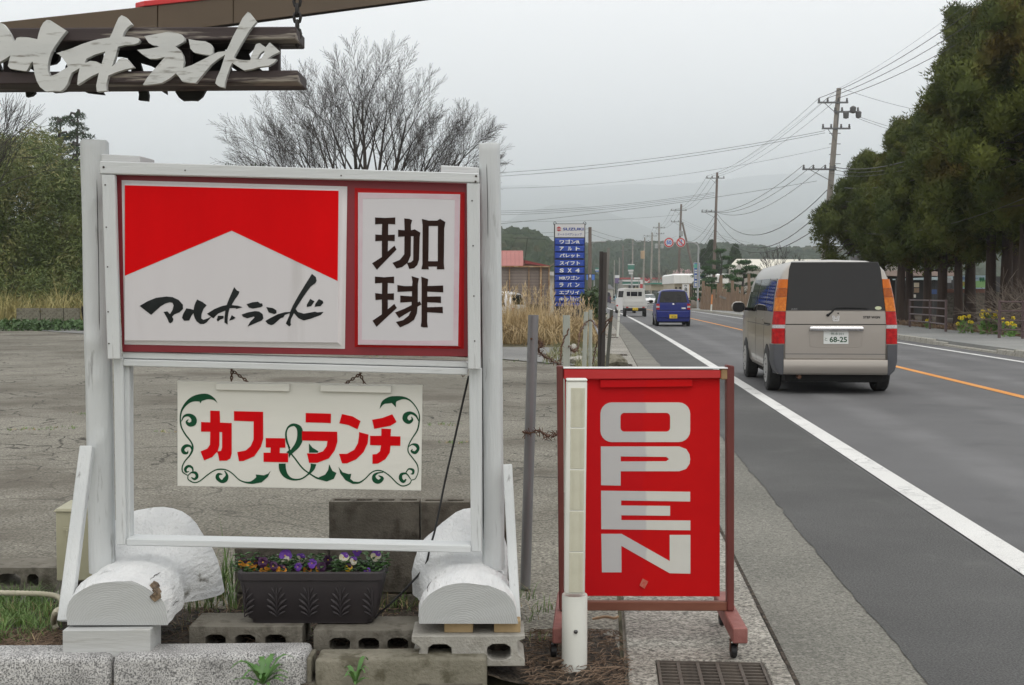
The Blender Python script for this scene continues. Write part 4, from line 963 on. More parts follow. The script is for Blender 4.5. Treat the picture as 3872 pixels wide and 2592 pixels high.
mbx = thing('meter_box', 'beige electrical box standing behind the left brace', 'electrical box', (X(270, 4.95), 4.98, 0.04))
a, b = X(200, 4.9), X(345, 4.9); z1 = at(230, 1935, 4.9).z; zb_ = at(230, 2197, 4.9).z
mb = MB(); mb.span(a, b, 4.90, 5.06, zb_, z1); mb.build('body', M_BOX, mbx, bevel=0.006, bseg=2, smooth=40)
mb = MB(); mb.span(a + 0.058, b + 0.004, 4.892, 4.8995, zb_ + 0.004, z1 - 0.02); mb.build('door', M_BOX, mbx, bevel=0.002)
mb = MB(); mb.hexa([Vector(p) for p in ((a - 0.006, 4.89, z1), (b + 0.006, 4.89, z1), (b + 0.006, 5.07, z1), (a - 0.006, 5.07, z1), (a + 0.004, 4.895, z1 + 0.012), (b, 4.895, z1 + 0.012), (b, 5.06, z1 + 0.02), (a + 0.004, 5.06, z1 + 0.02))]); mb.build('rain_cap', M_BOX, mbx, bevel=0.002)
for zz in (z1 - 0.075, zb_ + 0.05):
    mb = MB(); mb.span(a + 0.036, a + 0.066, 4.884, 4.8915, zz, zz + 0.012); mb.span(a + 0.048, a + 0.056, 4.882, 4.889, zz - 0.022, zz + 0.002); mb.build('hinge', M_BOX, mbx, bevel=0.001)
mb = MB(); mb.span(a + 0.04, b - 0.04, 4.95, 5.03, -0.02, zb_); mb.build('stake', M_DTIMBER, mbx)
# solitary block at the left edge
a, b = X(-120, 5.2), X(200, 5.2); mb = MB()
hollow_block(mb, a, b, 5.2, 5.39, 0.055, 0.160, [(X(20, 5.2), 0.10, 0.105, 0.06), (X(110, 5.2), 0.05, 0.105, 0.055)]); t = tag(mb.build('concrete_block', M_BLOCKD, bevel=0.003), 'concrete block at the far left edge beside the beige electrical box', 'concrete block', 'concrete blocks laid as footing')
M_HOSE = mat('ribbed_cream_conduit', (0.40, 0.37, 0.27), (0.46, 0.43, 0.33), rough=0.6, scale=8)
mb = MB(); pth = catmull([tuple(onz(-80, 2242, 0.10)), tuple(onz(60, 2244, 0.10)), tuple(onz(170, 2248, 0.10)), tuple(onz(225, 2262, 0.09)), tuple(onz(232, 2300, 0.07)), tuple(at(212, 2315, 4.42)), tuple(onz(203, 2350, 0.08)), tuple(onz(212, 2378, 0.05))], 14)
mb.tube(pth, [0.0105 + 0.0018 * (k % 2) for k in range(len(pth))], 8); tag(mb.build('conduit_hose', M_HOSE, smooth=70), 'ribbed cream conduit hose on the ground at the left edge', 'hose')

# ================================================================== OPEN SIGN ON CASTERS
M_MAROON = mat('maroon_painted_wood', (0.10, 0.018, 0.014), (0.15, 0.032, 0.024), rough=0.55, scale=5, stretch=(1, 1, 0.3), bump=0.4, bscale=30, c3=(0.20, 0.09, 0.05), s3=18, t3=(0.66, 0.72), bdist=0.003)
M_PINKW = mat('faded_maroon_foot', (0.20, 0.070, 0.058), (0.28, 0.115, 0.10), rough=0.7, scale=9, bump=0.4, bscale=30, c3=(0.16, 0.05, 0.03), s3=20)
def two_tone(name, a, b, c, d, rough):
    """paint renewed on one half: the seam runs up the middle of each piece"""
    m = bpy.data.materials.new(name); m.use_nodes = True; nt = m.node_tree; bs = nt.nodes['Principled BSDF']; bs.inputs['Roughness'].default_value = rough; bs.inputs['Specular IOR Level'].default_value = 0.12
    tcn = _n(nt, 'ShaderNodeTexCoord'); sp = _n(nt, 'ShaderNodeSeparateXYZ'); nt.links.new(tcn.outputs['Object'], sp.inputs[0])
    n = _n(nt, 'ShaderNodeTexNoise'); n.inputs['Scale'].default_value = 14; n.inputs['Detail'].default_value = 6; nt.links.new(tcn.outputs['Object'], n.inputs['Vector'])
    ad = _n(nt, 'ShaderNodeMath'); ad.operation = 'MULTIPLY_ADD'; ad.inputs[1].default_value = 0.03; nt.links.new(n.outputs['Fac'], ad.inputs[0]); nt.links.new(sp.outputs[0], ad.inputs[2])
    st = _n(nt, 'ShaderNodeMapRange'); st.inputs[1].default_value = 0.012; st.inputs[2].default_value = 0.020; nt.links.new(ad.outputs[0], st.inputs[0])
    def mixn(c1, c2):
        x = _n(nt, 'ShaderNodeMixRGB'); x.inputs[1].default_value = (*c1, 1); x.inputs[2].default_value = (*c2, 1); nt.links.new(n.outputs['Fac'], x.inputs[0]); return x.outputs[0]
    f = _n(nt, 'ShaderNodeMixRGB'); nt.links.new(st.outputs[0], f.inputs[0]); nt.links.new(mixn(a, b), f.inputs[1]); nt.links.new(mixn(c, d), f.inputs[2])
    nt.links.new(f.outputs[0], bs.inputs['Base Color'])
    bp = _n(nt, 'ShaderNodeBump'); bp.inputs['Strength'].default_value = 0.25; bp.inputs['Distance'].default_value = 0.002; nt.links.new(n.outputs['Fac'], bp.inputs['Height']); nt.links.new(bp.outputs[0], bs.inputs['Normal'])
    return m
M_OPENRED = two_tone('red_plywood', (0.50, 0.005, 0.008), (0.44, 0.004, 0.007), (0.46, 0.003, 0.005), (0.53, 0.005, 0.006), 0.6)
M_OPENW = two_tone('white_sign_letter', (0.44, 0.44, 0.44), (0.49, 0.485, 0.48), (0.55, 0.55, 0.50), (0.60, 0.60, 0.56), 0.5)
cE = cropf(2000, 1300, 0.824); YO = 4.60
osign = thing('open_sign', 'red OPEN sign on a maroon wheeled timber frame beside the road', 'sign', at(2440, 2420, YO))
def ob(name, c4, Y, d, m, bevel=0.003): return board(name, [cE(p) for p in c4], Y, d, m, bevel, osign)
opan = ob('panel', [(165, 135), (876, 140), (876, 1161), (168, 1158)], YO, 0.012, M_OPENRED, 0.001)
ob('top_rail', [(160, 116), (880, 122), (880, 160), (160, 165)], YO - 0.022, 0.05, mat('red_painted_rail', (0.42, 0.010, 0.012), (0.47, 0.02, 0.02), rough=0.5, scale=6, stretch=(0.2, 1, 1), bump=0.2, c3=(0.5, 0.2, 0.2), s3=14, t3=(0.7, 0.76)))
ob('rail_end', [(881, 118), (913, 118), (913, 165), (881, 165)], YO - 0.02, 0.045, mat('worn_rail_end', (0.22, 0.13, 0.06), (0.30, 0.2, 0.10), rough=0.8, scale=12))
ob('rail_cap', [(158, 110), (913, 110), (913, 116.5), (158, 115.5)], YO - 0.024, 0.054, mat('white_rail_cap', (0.66, 0.66, 0.66), (0.72, 0.72, 0.71), rough=0.4, scale=10), 0.001)
ob('batten', [(327, 166), (750, 163), (750, 198), (327, 203)], YO - 0.014, 0.014, M_OPENRED, 0.0015)
ob('upright', [(128, 103), (158, 103), (162, 1226), (140, 1226)], YO - 0.02, 0.045, M_MAROON)
ob('upright', [(907, 97), (943, 103), (942, 1228), (911, 1228)], YO - 0.02, 0.045, M_MAROON)
ob('bottom_bar', [(160, 1184), (911, 1187), (911, 1228), (160, 1226)], YO - 0.012, 0.03, mat('rusty_maroon_bar', (0.13, 0.04, 0.022), (0.19, 0.07, 0.04), rough=0.7, scale=9, stretch=(0.3, 1, 1)))
def foot(xf, xb):
    zf0, zf1 = 0.075, 0.132
    a, b = X(xf[0], 4.35), X(xf[1], 4.35); w = b - a; cb = X(xb, 4.90)
    mb = MB(); mb.hexa([Vector(p) for p in ((a, 4.35, zf0), (b, 4.35, zf0), (cb + w / 2, 4.90, zf0), (cb - w / 2, 4.90, zf0), (a, 4.35, zf1), (b, 4.35, zf1), (cb + w / 2, 4.90, zf1), (cb - w / 2, 4.90, zf1))])
    mb.build('foot', M_PINKW, osign, smooth=30, bevel=0.004)
    for y, cx in ((4.42, (a + b) / 2 - 0.012), (4.86, cb)):
        mb = MB(); mb.lathe((cx - 0.011, y, 0.031), [(0.008, 0), (0.022, 0.0), (0.026, 0.003), (0.026, 0.019), (0.022, 0.022), (0.008, 0.022)], 18, Matrix.Rotation(R(90), 3, 'Y')); cs = mb.build('caster', M_RUBBER, osign, smooth=40)
        mb = MB(); mb.beam((cx - 0.013, y - 0.012, 0.073), (cx - 0.013, y, 0.031), 0.002, 0.018, up=(0, 1, 0)); mb.beam((cx + 0.013, y - 0.012, 0.073), (cx + 0.013, y, 0.031), 0.002, 0.018, up=(0, 1, 0)); mb.box((cx, y - 0.012, 0.0725), (0.034, 0.03, 0.003)); mb.build('fork', M_RUST, cs)
foot((2779, 2836), 2730); foot((2090, 2130), 2128)
def rr(x0, x1, y0, y1, r, n=5):
    out = []
    for cx, cy, a0 in ((x1 - r, y1 - r, 0), (x0 + r, y1 - r, 90), (x0 + r, y0 + r, 180), (x1 - r, y0 + r, 270)):
        for k in range(n + 1): a = R(a0 + 90 * k / n); out.append((cx + r * math.cos(a), cy + r * math.sin(a)))
    return out
OPENL = [[rr(328, 740, 270, 452, 52), rr(420, 648, 318, 404, 18)[::-1]],
 [[(330,472),(690,472),(722,484),(737,508),(740,530),(737,552),(722,575),(690,586),(421,586),(421,652),(331,650)], [(421,518),(421,541),(630,540),(643,530),(630,520)]],
 [[(331,675),(740,680),(740,725),(423,720),(423,743),(648,745),(648,790),(424,788),(424,810),(741,812),(741,857),(332,852)]],
 [[(332,873),(425,873),(646,998),(646,878),(741,878),(741,1056),(646,1054),(424,928),(425,1050),(335,1050)]]]
for L in OPENL: decal('letter', [L], cE, M_OPENW, osign, YO, 0.0012)
mb = MB(); pc = [(508, 1110), (522, 1078), (548, 1092), (530, 1125)]; mb.prism([pc], lambda p: at(*cE(p), YO - 0.006), lambda p: at(*cE(p), YO - 0.0002)); mb.build('paint_peel', mat('peeled_red', (0.45, 0.04, 0.03), (0.5, 0.2, 0.14), scale=60), osign)

# ================================================================== ROADSIDE REFLECTOR POST
M_PVC = mat('white_pvc', (0.62, 0.63, 0.58), (0.68, 0.69, 0.64), rough=0.45, scale=5, c3=(0.42, 0.40, 0.34), s3=22, t3=(0.70, 0.76))
M_REFL = mat('cream_reflector', (0.50, 0.49, 0.39), (0.55, 0.545, 0.44), rough=0.35, scale=20, bump=0.3, bscale=200, bdist=0.001)
YD = 4.30; refl = thing('reflector_post', 'white roadside reflector post with five cream panels in front of the OPEN sign', 'reflector post', onz(2173, 2550, 0.0))
b0 = onz(2172, 2545, -0.02); b1 = at(2173, 2247, b0.y); r0 = 0.0455
mb = MB(); ax = (b1 - b0); n = 24
mb.loft([[p + Vector((r0 * math.cos(2*math.pi*k/n), r0 * math.sin(2*math.pi*k/n), 0)) for k in range(n)] for p in (b0, b0 + ax * 0.98)] + [[b1 + Vector((r0 * 0.97 * math.cos(2*math.pi*k/n), r0 * 0.97 * math.sin(2*math.pi*k/n), 0)) for k in range(n)]] + [[b1 + Vector((0.036 * math.cos(2*math.pi*k/n), 0.036 * math.sin(2*math.pi*k/n), -0.004)) for k in range(n)]])
mb.build('base_tube', M_PVC, refl, smooth=40)
def hous(p): return at(*cE(p), YD - 0.035)
mb = MB(); F = [hous(p) for p in ((173, 172), (268, 172), (257, 1152), (163, 1152))]; mb.hexa(hexpts(F, 0.06)); mb.build('housing', M_PVC, refl, smooth=40, bevel=0.008, bseg=2)
mb = MB(); F = [hous(p) for p in ((172, 163), (269, 163), (268.5, 174), (172.5, 174))]
mb.hexa(hexpts([q + Vector((0, -0.003, 0)) for q in F], 0.066)); mb.build('cap', M_PVC, refl, bevel=0.005, bseg=2)
ys = [200, 387, 577, 767, 956, 1145]
for a, b in zip(ys, ys[1:]):
    f = lambda t: 173 - 10 * (t - 172) / 980
    mb = MB(); F = [hous(p) for p in ((f(a) + 20, a + 3), (f(a) + 85, a + 3), (f(b) + 85, b - 3), (f(b) + 20, b - 3))]; mb.hexa(hexpts([q + Vector((0, -0.002, 0)) for q in F], 0.004)); rp = mb.build('reflector_panel', M_REFL, refl, bevel=0.0012)
    for e in (0.22, 0.78):
        c = F[0].lerp(F[1], e).lerp(F[3].lerp(F[2], e), 0.5); mb = MB(); mb.box(c + Vector((0, -0.0025, 0)), (0.003, 0.003, (F[0] - F[3]).length * 0.9)); mb.build('rib', M_REFL, rp)
c = at(*cE((215, 1322)), b0.y - r0 - 0.001); mb = MB(); mb.lathe(c, [(0.007, 0), (0.0075, 0.002), (0.006, 0.006), (0.001, 0.007)], 12, Matrix.Rotation(R(90), 3, 'X')); mb.build('bolt', mat('grey_bolt', (0.10, 0.10, 0.10), rough=0.4, metal=0.7), refl, smooth=60)
for g in GR:   # steel gratings set into the gutter
    t = thing('drain_grating', ['rusty drain grating in the gutter in front of the OPEN sign', 'drain grating in the gutter beyond the OPEN sign, nearest behind it', 'third drain grating along the gutter, by the leaning dark posts', 'fourth drain grating along the gutter', 'fifth drain grating along the gutter, near the far white marker', 'farthest drain grating along the gutter'][GR.index(g)], 'drain grating', road(0.37, g + 0.4, 0), 'drain gratings along the gutter')
    mg = mat('rusty_grate', (0.065, 0.055, 0.046), (0.105, 0.088, 0.072), rough=0.8, scale=20, bump=0.4)
    mb = MB()
    for u0, u1, s0, s1 in ((0.19, 0.20, g + 0.01, g + 0.79), (0.56, 0.57, g + 0.01, g + 0.79), (0.20, 0.56, g + 0.01, g + 0.02), (0.20, 0.56, g + 0.78, g + 0.79)):
        P = [road(u0, s0), road(u1, s0), road(u1, s1), road(u0, s1)]; mb.hexa([p + Vector((0, 0, -0.02)) for p in P] + [p + Vector((0, 0, 0.006)) for p in P])
    mb.build('frame', mg, t)
    n = 22 if g < 8 else 12
    for k in range(n):
        s = g + 0.03 + 0.74 * k / (n - 1); P = [road(0.201, s), road(0.559, s), road(0.559, s + 0.008), road(0.201, s + 0.008)]
        b_ = MB(); b_.hexa([p + Vector((0, 0, -0.015)) for p in P] + [p + Vector((0, 0, 0.003)) for p in P]); b_.build('bar', mg, t)
    for u in (0.26, 0.33, 0.40, 0.48):
        P = [road(u, g + 0.021), road(u + 0.012, g + 0.021), road(u + 0.012, g + 0.779), road(u, g + 0.779)]
        b_ = MB(); b_.hexa([p + Vector((0, 0, -0.012)) for p in P] + [p + Vector((0, 0, 0.0045)) for p in P]); b_.build('cross_bar', mg, t)
# ================================================================== NEAR PLANTS AND LITTER
M_GRASS = mat('fresh_grass', (0.075, 0.15, 0.030), (0.13, 0.22, 0.05), rough=0.55, scale=9, world=True)
M_STRAW = mat('dry_straw', (0.30, 0.225, 0.115), (0.44, 0.35, 0.20), rough=0.8, scale=5, world=True)
M_TWIG = mat('dead_twig', (0.10, 0.065, 0.042), (0.20, 0.14, 0.095), rough=0.9, scale=8, world=True)
def blade(mb, p, h, lean, wd, a, segs=3, flop=1.0):
    d = Vector((math.cos(a), math.sin(a), 0)); sd = Vector((-d.y, d.x, 0)) * wd / 2; i0 = None; q = len(mb.v)
    for k in range(segs + 1):
        t = k / segs; c = Vector(p) + d * lean * h * t ** 1.8 + Vector((0, 0, h * (t - flop * 0.35 * lean * t ** 2.5)))
        w = 1 - t ** 1.5
        if k == segs: mb.add([c])
        else: mb.add([c - sd * w, c + sd * w])
    for k in range(segs - 1): mb.face((q + 2*k, q + 2*k + 1, q + 2*k + 3, q + 2*k + 2))
    mb.face((q + 2*(segs-1), q + 2*(segs-1) + 1, q + 2*segs))
random.seed(11)
g1 = MB(); g2 = MB()
def tuft(mb, x, y, z, n, h, spread, lean=0.7, wd=0.004):
    for k in range(n):
        a = random.uniform(0, 6.283); r = spread * random.random() ** 0.6
        blade(mb, (x + r * math.cos(a), y + r * math.sin(a), z), h * random.uniform(0.45, 1.1), lean * random.uniform(0.2, 1.2), wd * random.uniform(0.6, 1.2), random.uniform(0, 6.283))
for k in range(85):   # lawn corner at the left edge
    p = onz(random.uniform(-40, 210), random.uniform(2255, 2440), 0.05); tuft(g1, p.x, p.y, 0.04, 16, random.uniform(0.05, 0.115), 0.035, 0.9, 0.004)
for k in range(16):
    p = onz(random.uniform(-40, 210), random.uniform(2270, 2440), 0.05); tuft(g2, p.x, p.y, 0.045, 8, 0.07, 0.05, 1.6, 0.003)
for x, y, n, h in ((840, 2240, 26, 0.30), (860, 2200, 24, 0.33), (820, 2260, 26, 0.22), (780, 2290, 22, 0.16), (740, 2300, 20, 0.14), (870, 2290, 22, 0.2), (800, 2220, 16, 0.2)):
    p = onz(x, y, 0.05); tuft(g1, p.x, p.y, 0.04, n, h, 0.05, 0.8, 0.0055)
    tuft(g2, p.x, p.y - 0.02, 0.04, 10, h * 0.6, 0.07, 1.4, 0.003)
for x, y, n, h in ((1500, 2240, 20, 0.13), (1540, 2270, 22, 0.11), (1480, 2290, 14, 0.08), (1420, 2270, 14, 0.1), (1560, 2230, 18, 0.14), (700, 2370, 14, 0.08), (660, 2400, 12, 0.07), (1990, 2250, 14, 0.12), (2030, 2300, 16, 0.09), (1985, 2330, 12, 0.07), (2080, 2290, 10, 0.06), (2010, 2400, 8, 0.05)):
    p = onz(x, y, 0.04); tuft(g1, p.x, p.y, 0.02, n, h, 0.05, 1.0, 0.004); tuft(g2, p.x, p.y, 0.025, 6, h, 0.06, 1.5, 0.003)
for k in range(150):   # scattered weeds in the bed
    p = onz(random.uniform(620, 1950), random.uniform(2230, 2420), 0.05); tuft(g1 if random.random() < 0.5 else g2, p.x, p.y, 0.03, 5, random.uniform(0.02, 0.06), 0.04, 1.3, 0.0035)
# weeds rooted in the cracks of the car park
for x, y, w in ((980, 1612, 120), (640, 1628, 60), (1380, 1610, 90), (1640, 1600, 110), (1000, 1595, 40), (120, 1618, 110), (230, 1612, 60), (300, 1560, 40), (1720, 1668, 60), (150, 1243, 130), (40, 1240, 80), (1930, 1362, 60), (2080, 1372, 90), (1500, 1345, 120)):
    for k in range(int(w / 5)):
        p = onz(x + random.uniform(-w, w), y + random.uniform(-4, 4)); s_ = p.y / 11.0
        tuft(g1 if random.random() < 0.7 else g2, p.x, p.y, -0.02, 4, 0.035 * s_ ** 0.5, 0.03 * s_ ** 0.5, 1.1, 0.006 * s_ ** 0.5)
tag(g1.build('grass', M_GRASS, fixn=False), 'green grass tufts in the bed and in the cracks of the car park', 'grass', kind='stuff')
tag(g2.build('dry_grass', M_STRAW, fixn=False), 'dry straw-coloured grass blades among the green tufts', 'grass', kind='stuff')
# litter of dead needles, twigs and leaves
lt = MB()
for k in range(1500):
    r = random.random()
    if r < 0.5: p = onz(random.uniform(1985, 2380), random.uniform(2330, 2600), 0.0)
    elif r < 0.75: p = onz(random.uniform(640, 1980), random.uniform(2270, 2440), 0.05)
    else: p = onz(random.uniform(0, 240), random.uniform(2380, 2450), 0.06)
    p.z = bedz(p.x, p.y) + 0.006 + random.uniform(0.0, 0.014)
    if p.x > 0.42: continue
    a = random.uniform(0, 3.14); L = random.uniform(0.02, 0.07); d = Vector((math.cos(a), math.sin(a), random.uniform(-0.15, 0.2))) * L
    lt.tube([p - d / 2, p + Vector((random.uniform(-.006, .006), random.uniform(-.006, .006), 0.003)), p + d / 2], [0.0014, 0.0018, 0.0008], 3, False)
tag(lt.build('twig_litter', M_TWIG, fixn=False), 'dead needles and twigs strewn over the earth bed', 'litter', kind='stuff')
for x, y, L, a, r, lb in ((2290, 2345, 0.11, 0.15, 0.006, 'pale broken stick on the ground below the OPEN sign'), (2135, 2510, 0.10, 0.4, 0.005, 'brown bent twig leaning at the foot of the reflector post')):
    p = onz(x, y, 0.02); d = Vector((math.cos(a), math.sin(a), 0)) * L / 2; mb = MB(); p.z += 0.006
    mb.tube(catmull([tuple(p - d), tuple(p + Vector((0, 0.006, 0.006))), tuple(p + d * 0.6), tuple(p + d + Vector((0, 0.01, 0.004)))], 3), [r * 0.7] + [r] * 8 + [r * 0.5], 6)
    tag(mb.build('stick', mat('pale_stick', (0.34, 0.24, 0.14), (0.42, 0.32, 0.2), scale=20) if r > 0.0055 else M_TWIG, smooth=60), lb, 'stick')
M_WEED = mat('weed_leaf', (0.06, 0.15, 0.035), (0.10, 0.21, 0.05), rough=0.5, scale=25)
def rosette(name, label, c, n, ln, wd, tooth, up):
    t = thing(name, label, 'weed', c)
    for k in range(n):
        a = 2.4 * k; L = ln * random.uniform(0.6, 1.0); d = Vector((math.cos(a), math.sin(a), 0)); sd = Vector((-d.y, d.x, 0)); rise = random.uniform(0.25, 1.0) * up
        L_, R_, C_ = [], [], []; m = 9
        for j in range(m + 1):
            q = j / m; w = wd * math.sin(min(1.0, 0.15 + q * 1.1) * math.pi * 0.93) * (0.55 + 0.9 * q) * (1 - tooth * (j % 2))
            b = Vector(c) + d * L * q + Vector((0, 0, L * rise * math.sin(q * 2.2)))
            L_.append(b + sd * w + Vector((0, 0, w * 0.35))); R_.append(b - sd * w + Vector((0, 0, w * 0.35))); C_.append(b)
        mb = MB(); i = mb.add(L_); j0 = mb.add(C_); k0 = mb.add(R_)
        for j in range(m): mb.face((i + j, j0 + j, j0 + j + 1, i + j + 1)); mb.face((j0 + j, k0 + j, k0 + j + 1, j0 + j + 1))
        mb.build('leaf', M_WEED, t, fixn=False, smooth=180)
rosette('dandelion', 'green dandelion rosette growing in front of the granite kerb', at(995, 2590, 4.0), 16, 0.11, 0.016, 0.45, 0.9)
rosette('weed', 'small pale green weed in front of the mossy kerb', at(1345, 2590, 4.0), 9, 0.06, 0.011, 0.1, 1.5)

# ================================================================== FENCE POSTS AND BARBED WIRE
M_GALV = mat('galvanised_steel', (0.17, 0.17, 0.175), (0.25, 0.25, 0.255), rough=0.42, metal=0.45, scale=5, stretch=(1, 1, 0.2), c3=(0.16, 0.10, 0.05), s3=9, t3=(0.66, 0.74))
M_PALEP = mat('pale_painted_post', (0.30, 0.32, 0.28), (0.38, 0.39, 0.34), rough=0.6, scale=6, stretch=(1, 1, 0.2), c3=(0.2, 0.17, 0.12), s3=9)
M_CHAR = mat('charred_timber', (0.035, 0.030, 0.028), (0.06, 0.052, 0.047), rough=0.85, scale=8, stretch=(1, 1, 0.15), bump=0.6, bdist=0.006)
M_GREYW = mat('grey_weathered_timber', (0.16, 0.15, 0.135), (0.22, 0.21, 0.19), rough=0.85, scale=8, stretch=(1, 1, 0.15), bump=0.5)
def upost(label, top, bot, Y, wd, m, kind):
    a = at(*bot, Y); b = at(*top, Y); mb = MB()
    if kind == 'u':   # open channel section
        prof = [(-0.5, -0.3), (-0.42, -0.5), (0.42, -0.5), (0.5, -0.3), (0.5, 0.5), (0.42, 0.5), (0.40, -0.36), (-0.40, -0.36), (-0.42, 0.5), (-0.5, 0.5)]
    elif kind == 'r': prof = [(0.5 * math.cos(k * 0.5236), 0.5 * math.sin(k * 0.5236)) for k in range(12)]
    else: prof = [(-0.5, -0.5), (0.5, -0.5), (0.5, 0.5), (-0.5, 0.5)]
    mb.loft([[c + Vector((u * wd, v * wd, 0)) for u, v in prof] for c in (a, a.lerp(b, 0.5), b)])
    o = tag(mb.build('fence_post', m, smooth=35), label, 'fence post', 'old roadside fence posts'); return o
def gy(y): return EYE * FPX / (y - 1117)
upost('grey steel channel post standing right of the big sign, nearest fence post', (2017, 1192), (1986, 2225), 5.55, 0.048, M_GALV, 'r')
upost('grey-green channel post behind the left end of the OPEN sign', (2142, 1192), (2139, 1860), 8.2, 0.047, M_PALEP, 'u')
upost('pale round post, left of the close pair', (2216, 1180), (2203, 1560), 13.8, 0.05, M_PALEP, 'r')
upost('pale round post, right of the close pair', (2233, 1173), (2231, 1560), 13.9, 0.042, M_PALEP, 'r')
upost('tall charred square post, left one of the two dark timbers', (2274, 952), (2262, 1620), 12.2, 0.036, M_CHAR, 's')
upost('tall charred square post, right one of the two dark timbers', (2288, 955), (2276, 1624), 12.15, 0.034, M_CHAR, 's')
upost('tall grey timber batten strapped to the charred posts', (2301, 938), (2290, 1166), 12.3, 0.026, M_GREYW, 's')
upost('dark steel post leaning against the charred timbers', (2313, 1172), (2276, 1620), 12.0, 0.034, mat('dark_steel', (0.05, 0.055, 0.045), (0.09, 0.09, 0.075), rough=0.6, metal=0.3, scale=6, c3=(0.14, 0.07, 0.03), s3=8), 'r')
tag(MB().tube([at(2243, 1215, 13.5), at(2268, 1275, 13.0)], 0.012, 6).build('stay_rod', M_GALV), 'thin diagonal steel stay beside the pale post pair', 'rod')
def barbed(label, pts, r=0.0035, every=0.07):
    path = [Vector(p) for p in catmull([tuple(p) for p in pts], 10)]; path = [p + Vector((random.uniform(-1, 1), random.uniform(-1, 1), random.uniform(-1, 1))) * 0.006 for p in path]
    t = thing('barbed_wire', label, 'barbed wire', path[0], 'rusty barbed wire')
    mb = MB(); mb.tube(path, r, 5); mb.build('strand', M_RUST, t)
    b_ = MB(); acc = 0
    for p, q in zip(path, path[1:]):
        acc += (q - p).length
        if acc > every:
            acc = 0
            for k in range(3):
                d = Vector((random.uniform(-1, 1), random.uniform(-1, 1), random.uniform(-1, 1))).normalized() * 0.022; b_.tube([p - d, p + d], [0.001, 0.002], 3, False)
    b_.build('barbs', M_RUST, t)['kind'] = 'stuff'
barbed('rusty barbed wire looping from the nearest steel post to the second post', [at(2010, 1285, 5.5), at(2045, 1300, 6.3), at(2038, 1325, 6.6), at(2060, 1350, 7.0), at(2105, 1375, 7.5), at(2116, 1385, 7.9), at(2122, 1320, 8.1), at(2150, 1245, 8.15)], 0.005, 0.05)
barbed('rusty barbed wire tangle between the second post and the pale pair', [at(2150, 1310, 8.15), at(2165, 1326, 9.0), at(2185, 1315, 10.0), at(2196, 1250, 12.0), at(2215, 1222, 13.6), at(2235, 1212, 13.6), at(2262, 1235, 12.5), at(2300, 1212, 12.0), at(2318, 1195, 11.9)], 0.006, 0.07)
barbed('rusty barbed wire hanging low between the charred posts', [at(2240, 1375, 12.4), at(2250, 1330, 12.4), at(2262, 1290, 12.3), at(2300, 1220, 11.95), at(2310, 1215, 11.9)], 0.006, 0.07)
barbed('short rusty barbed wire sticking out behind the frame of the OPEN sign', [at(1978, 1636, 5.52), at(2000, 1640, 5.5), at(2040, 1632, 5.3), at(2075, 1652, 5.1), at(2120, 1632, 4.9)], 0.0035, 0.04)
def marker(label, bx, by, h, wd, lean=0.0):
    t = thing('road_marker', label, 'road marker', onz(bx, by)); a = onz(bx, by); b = a + Vector((lean, 0, h)); mb = MB(); mb.tube([a, b], wd / 2, 10); mb.build('tube', M_PVC, t, smooth=40)
    for k in (0.55, 0.72, 0.88): c = a.lerp(b, k); m2 = MB(); m2.tube([c, c + (b - a) * 0.02], wd / 2 + 0.004, 10); m2.build('band', mat('grey_band', (0.3, 0.3, 0.28)), t)
marker('slim white marker post on the gutter near the far gratings', 2335, 1275, 0.9, 0.075, 0.055)
# ================================================================== VEHICLES
M_TYRE = mat('tyre_rubber', (0.018, 0.018, 0.018), (0.03, 0.03, 0.03), rough=0.85, scale=20)
M_HUB = mat('hubcap_silver', (0.42, 0.42, 0.42), rough=0.4, metal=0.5)
M_GLASS = mat('tinted_car_glass', (0.010, 0.010, 0.010), rough=0.04, spec=0.36)
M_TRIM = mat('grey_bumper_plastic', (0.060, 0.063, 0.072), (0.07, 0.073, 0.082), rough=0.5, scale=6)
M_UNDER = mat('underbody_black', (0.008, 0.008, 0.008), rough=0.9)
M_AMBER = mat('amber_lens', (0.46, 0.105, 0.008), (0.54, 0.14, 0.011), rough=0.25, scale=12, spec=0.25)
M_AMBER2 = mat('amber_lens_mottled', (0.42, 0.10, 0.010), (0.60, 0.19, 0.02), rough=0.25, scale=26, spec=0.25)  # amber with a wider tone range than the other segments
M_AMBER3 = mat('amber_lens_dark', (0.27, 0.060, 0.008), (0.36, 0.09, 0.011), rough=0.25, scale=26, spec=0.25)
M_REDL = mat('red_lens', (0.26, 0.004, 0.008), (0.50, 0.014, 0.014), rough=0.25, scale=16, spec=0.25)
M_CLEAR = mat('clear_lens', (0.55, 0.55, 0.56), (0.35, 0.35, 0.36), rough=0.12, scale=60, coat=0.3)
M_CHROME = mat('chrome', (0.75, 0.75, 0.76), rough=0.12, metal=1.0)
M_PLATEW = mat('plate_white', (0.66, 0.68, 0.66), rough=0.4)
M_PLATEY = mat('plate_yellow', (0.72, 0.50, 0.03), rough=0.4)
M_PLTXT = mat('plate_green_ink', (0.015, 0.07, 0.03), rough=0.5)
M_BLKINK = mat('black_ink', (0.015, 0.015, 0.015), rough=0.5)
def carpaint(name, c, metal=0.0, rough=0.35, coat=0.25): return mat(name, c, tuple(k * 0.96 for k in c), rough=rough, metal=metal, scale=2, coat=coat, spec=0.3)
